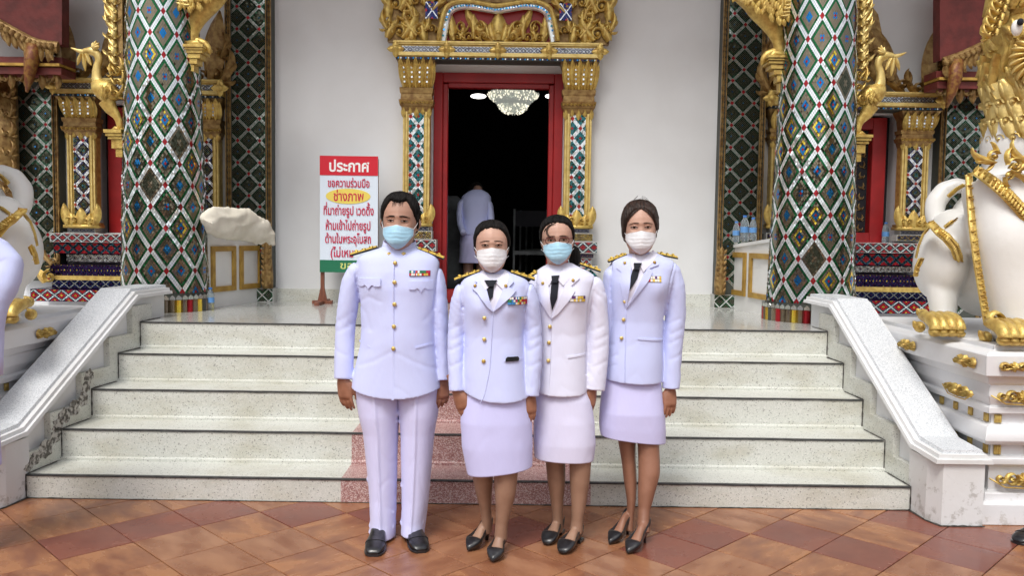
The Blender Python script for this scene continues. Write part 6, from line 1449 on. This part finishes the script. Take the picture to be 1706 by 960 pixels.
# woman 1 (centre left)
Y1 = 4.03
def hair1(h, w):
    hl = lambda a, s_: np.interp(a, [0, .5, .85, 1.05, 1.2, 1.38, 1.8, 2.2, 3.14], [.77, .74, .61, .46, .27, .0, -.30, -.58, -.66]); hair(h, hl, .009, 'hair', w, top=.008, seed=5); comb(h, hl, w, 'hair', 140, .010, seed=3)
    m = MB(); m.ball(h.w((0, h.D*1.22, .05*h.H)), (.05, .04, .05), 16); m.build('hair_bun', 'hair', w, smooth=True)
w1 = woman('shorter woman with black swept back hair, white mask and phone in her jacket pocket', Y1, 'skin_a',
    (819, 371, 454, 27, dict(turn=.04, tilt=-.02)), (824, 478),
    [(449, 806, 842, .05, .055), (454, 796, 852, .062, .075), (459, 782, 866, .080, .09), (465, 770, 879, .092, .10), (474, 765, 884, .102, .105), (495, 766, 882, .118, .108), (525, 770, 876, .112, .102), (560, 774, 872, .106, .10), (595, 774, 874, .115, .115), (630, 772, 876, .126, .135), (664, 772, 880, .136, .148)],
    lambda u, sy: (.028*abs(u)**2-.012*u if sy < 0 else .01), [(797, 512, .05, .06, .030), (851, 512, .05, .06, .030)],
    [[(780, 476, 0, 12, .058), (771, 482, 0, 14.5, .062), (765.5, 505, 0, 15.5, .062), (760.5, 545, .01, 14.5, .058), (758.5, 590, -.01, 14, .052), (761, 652, -.04, 13, .048)],
     [(868, 474, 0, 12, .058), (878, 481, 0, 14.5, .062), (884, 505, 0, 15, .062), (888, 545, .01, 15, .058), (889, 590, -.01, 15, .052), (884, 660, -.03, 14.5, .048)]],
    [(763, 656, -.04, 775, 690, -.02, (.9, -.4, 0), 1, 1.0, False), (883, 662, -.03, 883, 695, -.02, (-.9, -.4, 0), -1, .98, False)],
    [(800, 458), (812, 456), (835, 456), (846, 458), (838, 490), (823, 517), (812, 490)], None,
    ([(808, 465), (829, 465), (823, 475), (814, 475)], [(814, 473), (824, 473), (822, 492), (812, 504), (807, 492)]),
    [(798, 455), (806, 452), (812, 480), (822, 516), (814, 509), (797, 486), (788, 478), (797, 470), (793, 466)], [(851, 455), (842, 452), (838, 480), (823, 516), (832, 509), (853, 490), (860, 482), (848, 476), (856, 468)],
    [(808.5, 526), (808, 561), (807, 596)], [((800, 452), (757, 467)), ((850, 453), (891, 466))],
    (846, 878, 492, 505, [[(0, 2), (2, 6), (2, 4, 2), (1, 3), (2,)], [(1,), (4, 2), (5, 1), (3, 0), (0,)], [(4,), (4, 4), (2, 3), (0, 2), (3, 5)]]), [(793, 474), (843, 474)],
    ([(640, 777, 875, .105, .125), (665, 771, 881, .118, .14), (700, 766, 886, .130, .148), (740, 768, 887, .134, .15), (779, 777, 886, .132, .14)], lambda u, sy: (.022*u-.006 if sy < 0 else .02)),
    'skin_x' if 0 else 'skirt_a',
    [[(805, 740, .03, 22, .070), (804, 785, .03, 19, .062), (806, 818, .035, 14.5, .058), (809, 845, .04, 10, .042), (811, 868, .04, 8.5, .036), (811, 885, .05, 9, .036)],
     [(842, 740, -.03, 24, .072), (843, 785, -.04, 20.5, .064), (842, 818, -.04, 18.5, .062), (839, 850, -.04, 13, .046), (836, 872, -.03, 10.5, .038), (834, 898, -.02, 11, .038)]],
    [((779, 921), 815, .041, 'pump'), ((820, 940), 838, .042, 'pump')],
    hair1, 'mask_white', [[(764, 462), (768, 485), (772, 512)], [(885, 464), (879, 488), (874, 514)]], (821, 463), front=[(822, 516), (820, 560), (817, 610), (808, 652), (801, 665)], collars=[[(801, 455), (806, 450), (822, 470), (810, 481), (803, 470)], [(848, 455), (842, 450), (826, 468), (838, 480), (846, 470)]], ez=.06, mz=-.04, pocket=[(840, 594), (871, 593), (871, 597), (840, 597.5)])
m = MB(); J = w1[1]; drape(J, [(P(x, y, Y1).x, P(x, y, Y1).z) for x, y in [(842.5, 597), (864, 597), (865, 593), (863, 590), (846, 589.5), (843, 592)]], .003, .006, mb=m); o = m.build('phone', 'leather', fix=True)
tag(o, 'dark phone peeking out of the jacket pocket of the centre woman', 'phone')
# woman 2 (glasses, ponytail)
Y2_ = 4.17
def hair2(h, w):
    hl = lambda a, s_: np.interp(a, [0, .5, .85, 1.05, 1.2, 1.38, 1.8, 2.2, 3.14], [.75, .72, .62, .47, .29, .02, -.30, -.58, -.66]); hair(h, hl, .009, 'hair', w, top=.005, seed=9, part=-.02); comb(h, hl, w, 'hair', 140, .009, seed=4)
    m = MB(); c = h.w((.10*h.W, h.D*1.05, .1*h.H)); D_ = dense([(c.x, c.y, c.z, .02), (c.x+.025, c.y+.03, c.z-.05, .032), (P(957, 420, Y2_).x, c.y, P(957, 420, Y2_).z, .034), (P(961, 440, Y2_).x, c.y, P(961, 440, Y2_).z, .030), (P(960, 462, Y2_).x, c.y, P(960, 462, Y2_).z, .014), (P(958, 474, Y2_).x, c.y, P(958, 474, Y2_).z, .003)], 30, 2)
    m.tube([Vector(d[:3]) for d in D_], [d[3] for d in D_], 16); m.v = [(v[0]+.004*nz(v[0]*60, v[1]*60, v[2]*8), v[1], v[2]) for v in m.v]; m.build('ponytail', 'hair', w, smooth=True)
    m = MB()
    for k in range(12): o_ = random.uniform(-.09, .09); strand(m, [h.face(-.10+o_, .74, .008), h.face(-.50+o_, .66, .008), h.face(-.70+o_*.7, .42, .006), h.face(-.58+o_*.5, .26, .006), h.face(-.44+o_*.4, .14+random.uniform(-.05, .05), .008)], .0008)
    for k in range(8): o_ = random.uniform(-.05, .05); strand(m, [h.face(-.3+o_, .72, .006), h.face(-.78+o_, .5, .006), h.face(-.92+o_*.4, .15, .006), h.face(-.93, -.12+o_, .008)], .0014)
    m.build('loose_fringe', 'hair_brown', w, smooth=True)
def glasses(h, w, J):
    g_ = None
    m = MB()
    for sg in (-1, 1):
        pts = []
        for i in range(25):
            a = 2*PI*i/24; x = .43*sg+.30*sgnp(math.cos(a), .6); z = .02+.115*sgnp(math.sin(a), .6); q = h.loc(x, z); pts.append(h.w((q.x, min(-h.D*.80, q.y)-.007, q.z)))
        m.tube(pts, .0023, 6)
        a_, b_ = h.w((.74*sg*h.W, -h.D*.80, .08*h.H)), h.w((1.06*sg*h.W, .05*h.D, .10*h.H)); m.tube([a_, a_.lerp(b_, .5)+Vector((sg*.006, 0, 0)), b_], .0014, 6)
    m.tube([h.w((-.13*h.W, -h.D*1.02, .05*h.H)), h.w((0, -h.D*1.08, .07*h.H)), h.w((.13*h.W, -h.D*1.02, .05*h.H))], .0015, 6)
    o = m.build('eyeglasses', 'frame', smooth=True); tag(o, 'thin dark red rimmed eyeglasses worn by the woman with the ponytail', 'eyeglasses')
w2 = woman('woman with glasses, ponytail and blue mask in the whitest jacket', Y2_, 'skin_a',
    (928.5, 362, 441, 26, dict(turn=-.05, tilt=-.06)), (934, 466),
    [(438, 918, 952, .045, .055), (444, 906, 964, .062, .075), (450, 897, 978, .080, .09), (457, 890, 990, .092, .10), (466, 886, 995, .102, .105), (490, 886, 990, .114, .108), (520, 888, 983, .108, .10), (555, 890, 978, .100, .098), (590, 888, 978, .108, .11), (625, 888, 978, .116, .125), (655, 888, 977, .124, .138)],
    lambda u, sy: (.012*abs(u)**2-.004*u if sy < 0 else .01), [(908, 498, .045, .06, .026), (958, 498, .045, .06, .026)],
    [[(900, 468, 0, 13, .056), (891, 476, 0, 15, .062), (888, 500, .01, 14, .062), (888, 560, .02, 13, .054), (890, 640, .02, 13, .048)],
     [(980, 464, 0, 12, .056), (991, 472, 0, 14, .060), (996, 500, 0, 16, .062), (998, 545, .01, 17, .060), (997, 590, .0, 18, .056), (990, 650, -.02, 18, .050)]],
    [(892, 648, .03, 893, 690, .0, (.8, -.6, 0), 1, .85, False), (985, 652, -.02, 979, 688, -.02, (-.9, -.4, 0), -1, 1.0, True)],
    [(905, 448), (915, 446), (940, 446), (950, 446), (938, 480), (917, 528), (912, 490)], None,
    ([(917, 458), (930, 457), (926, 469), (918, 469)], [(917, 467), (929, 467), (926, 495), (918, 514), (914.5, 495)]),
    [(901, 452), (909, 448), (914, 490), (917, 528), (910, 518), (897, 498), (890, 480), (898, 476), (893, 468)], [(957, 449), (946, 445), (936, 480), (917, 528), (927, 520), (946, 497), (955, 482), (949, 474), (963, 462)],
    [(914.5, 541), (913, 567), (912, 596)], [((919, 445), (884, 459)), ((965, 440), (1000, 452))],
    (940, 972, 490, 500, [[(6, 2), (2, 6), (6, 2), (3,), (3, 6)], [(2, 4), (2,), (3, 2), (3, 2), (3,)]]), [(903, 470), (952, 465)],
    ([(640, 891, 975, .095, .115), (665, 889, 985, .108, .13), (700, 889, 990, .122, .138), (735, 889, 992, .128, .138), (760, 890, 989, .124, .132)], lambda u, sy: (-.004*u-.006 if sy < 0 else .02)),
    'skirt_b',
    [[(926, 725, .03, 19, .062), (925, 760, .03, 17.5, .060), (927, 800, .035, 15.5, .058), (928, 835, .04, 11, .044), (929, 862, .04, 9, .036), (928, 885, .05, 10, .036)],
     [(967, 725, -.03, 20, .064), (967, 762, -.03, 19, .060), (966, 800, -.03, 17, .058), (964, 840, -.03, 12.5, .044), (962, 866, -.02, 10, .036), (960, 888, -.01, 11, .036)]],
    [((910, 911), 934, .041, 'low'), ((936, 926), 966, .042, 'low')],
    hair2, 'mask_blue', [[(893, 455), (889, 490), (890, 512)], [(992, 456), (984, 480), (978, 508), (977, 560), (976, 620)]], (922, 457), uni='uniform_pale', front=[(917, 528), (916.5, 570), (915, 620), (912, 655)], collars=[[(905, 447), (911, 443), (920, 460), (913, 474), (906, 462)], [(950, 446), (944, 440), (924, 460), (936, 474), (947, 462)]], ez=.0, mz=-.07, pocket=[(944, 589), (974, 586), (974, 589), (944, 592)], extra=glasses)
# woman 3 (right)
Y3 = 4.28
def hair3(h, w):
    hl = lambda a, s_: np.interp(a, [0, .35, .7, .95, 1.2, 1.5, 2.0, 3.14], [.72, .63, .42, .13, -.02 if s_ > 0 else -.2, -.15 if s_ > 0 else -.35, -.55, -.60]); hair(h, hl, .011, 'hair_brown', w, top=.010, seed=14, part=.0); comb(h, hl, w, 'hair_brown', 120, .011, seed=6)
    m = MB()
    for sg in (-1, 1):
        for k in range(22):
            o_ = random.uniform(-.05, .05); e = random.uniform(-.35, -.05) if sg < 0 else random.uniform(-.10, .12)
            strand(m, [h.face(.05*sg+o_, .80, .010), h.face(.48*sg+o_, .60, .012), h.face(.80*sg+o_*.6, .32, .012), h.w((sg*h.W*(.96+o_), -h.D*.42, .05*h.H)), h.w((sg*h.W*(1.0+o_), -h.D*.35, e*h.H))], .0026)
    for k in range(14): a = random.uniform(-1.2, 1.2); strand(m, [h.w(h.surf(a, .9, .01, False)), h.w(h.surf(a+.2, .97, .016+random.random()*.012, False)), h.w(h.surf(a+.5, .99, .02+random.random()*.02, False))], .0008)
    m.build('loose_strands', 'hair_brown', w, smooth=True); m = MB(); m.ball(h.w((0, h.D*1.2, .15*h.H)), (.055, .045, .055), 16); m.build('hair_bun', 'hair_brown', w, smooth=True)
w3 = woman('slim woman with brown parted hair and white mask, in stiletto heels', Y3, 'skin_a',
    (1066, 338, 424, 27, dict(turn=-.08, tilt=-.03)), (1071, 450),
    [(420, 1056, 1092, .048, .055), (425, 1044, 1102, .062, .075), (430, 1030, 1113, .078, .09), (436, 1019, 1124, .092, .10), (446, 1014, 1129, .102, .105), (470, 1013, 1123, .116, .108), (500, 1014, 1112, .108, .10), (535, 1017, 1105, .098, .095), (570, 1013, 1104, .104, .106), (605, 1008, 1104, .116, .125), (635, 1006, 1103, .122, .134)],
    lambda u, sy: (.006*abs(u)**2-.006*u if sy < 0 else .01), [(1044, 478, .045, .06, .028), (1094, 480, .045, .06, .028)],
    [[(1026, 448, 0, 12, .056), (1018, 455, 0, 13, .060), (1015, 480, .01, 12, .060), (1014, 540, .02, 12, .054), (1012, 620, .02, 12, .048)],
     [(1111, 443, 0, 12, .056), (1120, 450, 0, 14.5, .060), (1126, 478, 0, 16, .062), (1126, 523, .01, 17, .060), (1121, 579, .0, 16, .054), (1118, 648, -.02, 15, .048)]],
    [(1013, 626, .03, 1013, 660, .0, (.6, -.8, 0), 1, .8, False), (1117, 651, -.02, 1117, 688, -.03, (-.9, -.4, 0), -1, 1.02, False)],
    [(1044, 428), (1052, 424), (1086, 424), (1092, 426), (1068, 464), (1039, 512), (1043, 480)], None,
    ([(1051, 437), (1064, 437), (1058, 448), (1051, 448)], [(1050, 446), (1061, 446), (1056, 462), (1042, 483), (1040, 480), (1042, 470)]),
    [(1046, 426), (1050, 426), (1045, 460), (1039, 511), (1034, 498), (1028, 470), (1031, 452), (1024, 446), (1034, 436)], [(1093, 426), (1087, 422), (1064, 460), (1039, 511), (1050, 496), (1074, 466), (1081, 452), (1076, 446), (1092, 440)],
    [(1036.5, 500), (1035, 530), (1031.5, 560)], [((1044, 424), (1013, 436)), ((1094, 423), (1128, 430))],
    (1067, 1095, 458, 468, [[(6, 2), (4, 2), (2, 6), (2, 3)], [(3, 2), (0, 2), (3, 2), (2, 3)]]), [(1037, 437), (1085, 436)],
    ([(620, 1009, 1100, .092, .115), (650, 1004, 1104, .108, .13), (685, 1001, 1108, .13, .14), (710, 1000, 1110, .128, .135), (727, 1001, 1110, .124, .130)], lambda u, sy: (-.018*u-.008 if sy < 0 else .02)),
    'skirt_c',
    [[(1044, 700, .02, 17, .060), (1044, 730, .02, 15.5, .056), (1047, 765, .03, 12, .052), (1050, 800, .035, 11, .050), (1052, 835, .04, 7.5, .036), (1050, 862, .04, 6, .030), (1048, 885, .04, 7.5, .032)],
     [(1079, 700, -.02, 19, .062), (1080, 735, -.02, 18, .058), (1081, 755, -.01, 17.5, .056), (1082, 785, -.01, 18.5, .058), (1077, 820, -.01, 14, .050), (1073, 850, -.01, 10, .038), (1072, 868, -.01, 9.5, .034), (1071, 888, .0, 11, .034)]],
    [((1015, 910), 1049, .037, 'stiletto'), ((1045, 926), 1078, .040, 'stiletto')],
    hair3, 'mask_white', [[(1017, 434), (1015, 470), (1015, 500)], [(1123, 434), (1114, 460), (1108, 490), (1105, 530)]], (1056, 437), legm='skin_leg_b', front=[(1039, 512), (1038, 560), (1036.5, 600), (1036, 632)], collars=[[(1050, 427), (1055, 422), (1058, 436), (1048, 450), (1047, 438)], [(1092, 424), (1086, 416), (1060, 438), (1066, 452), (1080, 438)]], pocket=[(1057, 559), (1102, 563), (1102, 566), (1057, 562)])
# ---------------------------------------------------------------- woman seen from behind inside the hall
YB = 8.95; bk = person('woman in white uniform seen from behind, bowing inside the dark hall', (P(792, 440, YB).x, YB, ZP), 'skin_man', 0)
J = Loft([(316, 786, 803, .04, .06), (321, 776, 812, .07, .09), (328, 768, 817, .10, .11), (345, 767, 817, .13, .13), (365, 770, 815, .13, .12), (385, 768, 817, .14, .14), (391, 767, 818, .14, .14)], YB, 60, 2.3); m = MB(); J.mesh(m, 70, wr=.02, fq=(6, 6, 4), seed=7); m.build('jacket', 'uniform', bk, smooth=True)
for q in ([(775, 330, 0, 6, .06), (768, 338, -.02, 6.5, .07), (766, 355, -.03, 6, .06), (767, 375, -.1, 5.5, .05), (772, 388, -.2, 5, .05)], [(810, 330, 0, 6, .06), (815, 338, -.02, 6, .07), (817, 355, -.03, 6, .06), (818, 372, -.1, 5.5, .05), (812, 386, -.2, 5, .05)]): m = MB(); sleeve(m, q, YB, wr=.012, seed=q[0][0]); m.build('sleeve', 'uniform', bk, smooth=True)
S_ = Loft([(388, 768, 817, .14, .14), (405, 765, 819, .16, .16), (425, 765, 818, .15, .15), (438, 764, 817, .145, .145)], YB, 40, 2.4); m = MB(); S_.mesh(m, 60, wr=.015, fq=(6, 6, 3)); m.build('skirt', 'skirt_c', bk, smooth=True)
body = MB(); body.tube([P(797, 330, YB+.0), P(796, 316, YB+.05), P(795, 316, YB+.12)], [.05, .05, .06], 16); body.ball(P(793, 322, YB+.2), (.08, .10, .10), 20)
for x in (780, 802): leg(body, [(x, 430, 0, 9, .08), (x, 460, 0, 8, .07), (x, 500, 0, 6, .05), (x, 518, 0, 5, .04)], YB, mi=0); body.ball((P(x, 520, YB).x, YB+.05, ZP+.03), (.04, .11, .03), 12)
for x in (772, 812): put_hand(body, P(x, 390, YB+.2), P(x, 400, YB+.25), (0, 1, 0), 1, 1)
body.build('body', ['skin_man', 'skin_hand'], bk, smooth=True); m = MB(); m.ball(P(793, 321, YB+.17), (.09, .11, .115), 20); m.build('hair', 'hair', bk, smooth=True); clean(bk)
# ---------------------------------------------------------------- bystander at the left edge, mostly outside the picture
YL_ = 3.9; by = person('bystander in white lilac clothes whose bent arm reaches in at the left edge', (P(-60, 900, YL_).x, YL_, 0), 'skin_man', 0)
J = Loft([(385, -75, -35, .06, .06), (393, -98, -12, .09, .10), (402, -112, -8, .11, .12), (440, -116, -8, .13, .13), (520, -112, -14, .13, .12), (600, -112, -14, .13, .13), (660, -118, -12, .14, .15)], YL_, 80, 2.3); m = MB(); J.mesh(m, 90, wr=.01, fq=(5, 5, 4)); m.build('jacket', 'uniform', by, smooth=True)
m = MB(); sleeve(m, [(-16, 402, 0, 15, .07), (-2, 414, .0, 20, .08), (13, 443, -.01, 26, .08), (6, 472, -.04, 25, .075), (-9, 502, -.08, 22, .07), (-17, 535, -.10, 21, .065), (-18, 590, -.12, 22, .06), (-20, 625, -.13, 22, .055)], YL_, wr=.011, seed=3); m.build('sleeve', 'uniform', by, smooth=True)
m = MB(); sleeve(m, [(-105, 404, 0, 17, .07), (-118, 420, .0, 22, .08), (-124, 500, 0, 20, .07), (-124, 560, -.02, 18, .06), (-122, 625, -.05, 17, .055)], YL_, wr=.008, seed=8); m.build('sleeve', 'uniform', by, smooth=True)
S_ = Loft([(640, -114, -14, .14, .15), (700, -114, -14, .14, .15), (780, -106, -10, .13, .14)], YL_, 40, 2.4); m = MB(); S_.mesh(m, 80, wr=.01); m.build('skirt', 'skirt_a', by, smooth=True)
h = Head(-55, 300, 400, 31, YL_, turn=.8); body = MB(); h.skin(body); body.tube([h.c+Vector((0, .02, -.05)), P(-55, 410, YL_)], [.055, .06], 20)
for x in (-80, -36): leg(body, [(x, 760, 0, 22, .07), (x, 800, 0, 19, .06), (x, 850, 0, 14, .05), (x, 905, 0, 11, .04)], YL_, mi=2)
for x, s_ in ((-18, 1), (-122, -1)): a = P(x, 630, YL_-.12 if x > -50 else YL_-.05); put_hand(body, a, a+Vector((0, -.01, -.1)), (-s_*.7, -.7, 0), -s_, .95)
for x in (-80, -36): c = G2(x, 900, YL_); shoe(by, body, c+Vector((0, -.16, 0)), c+Vector((0, .07, 0)), .042, 'pump')
body.build('body', ['skin_man', 'skin_hand', 'skin_leg'], by, smooth=True); hair(h, lambda a, s_: np.interp(a, [0, .8, 1.3, 2, 3.14], [.6, .4, 0, -.5, -.6]), .014, 'hair', by, seed=4); facefeatures(h, by); clean(by)

# shoe of someone standing just beyond the right edge
c_ = G(1694, 908); sm_ = thing('shoe', 'black leather shoe tip showing at the lower right edge of the picture', 'shoe', c_)
shoe(sm_, MB(), c_, c_+Vector((.20, .12, 0)), .046, 'oxford')
# ================================================================ trees across the court, behind the camera (they show in the mirror mosaic)
m = MB(); n = 90; random.seed(11)
for i in range(n):
    a = PI*1.02+PI*.96*i/(n-1); R_ = 24+random.uniform(-2, 2); c = Vector((R_*math.cos(a), R_*math.sin(a), 0)); hh = random.uniform(3.0, 5.0)
    for k in range(5): m.ball(c+Vector((random.uniform(-1, 1), random.uniform(-1, 1), hh*(.2+.16*k))), (random.uniform(.8, 1.4), random.uniform(.8, 1.4), random.uniform(.6, .9)), 10)
m.v = [(x+.35*nz(x*1.7, y*1.7, z*1.7), y+.35*nz(x*1.7+9, y*1.7, z*1.7), z+.3*nz(x*1.7, y*1.7+9, z*1.7)) for x, y, z in m.v]
o = m.build('trees', 'leafdark', smooth=False); tag(o, 'dense belt of dark trees on the far side of the court, reflected in the mosaic', 'trees', kind='stuff')
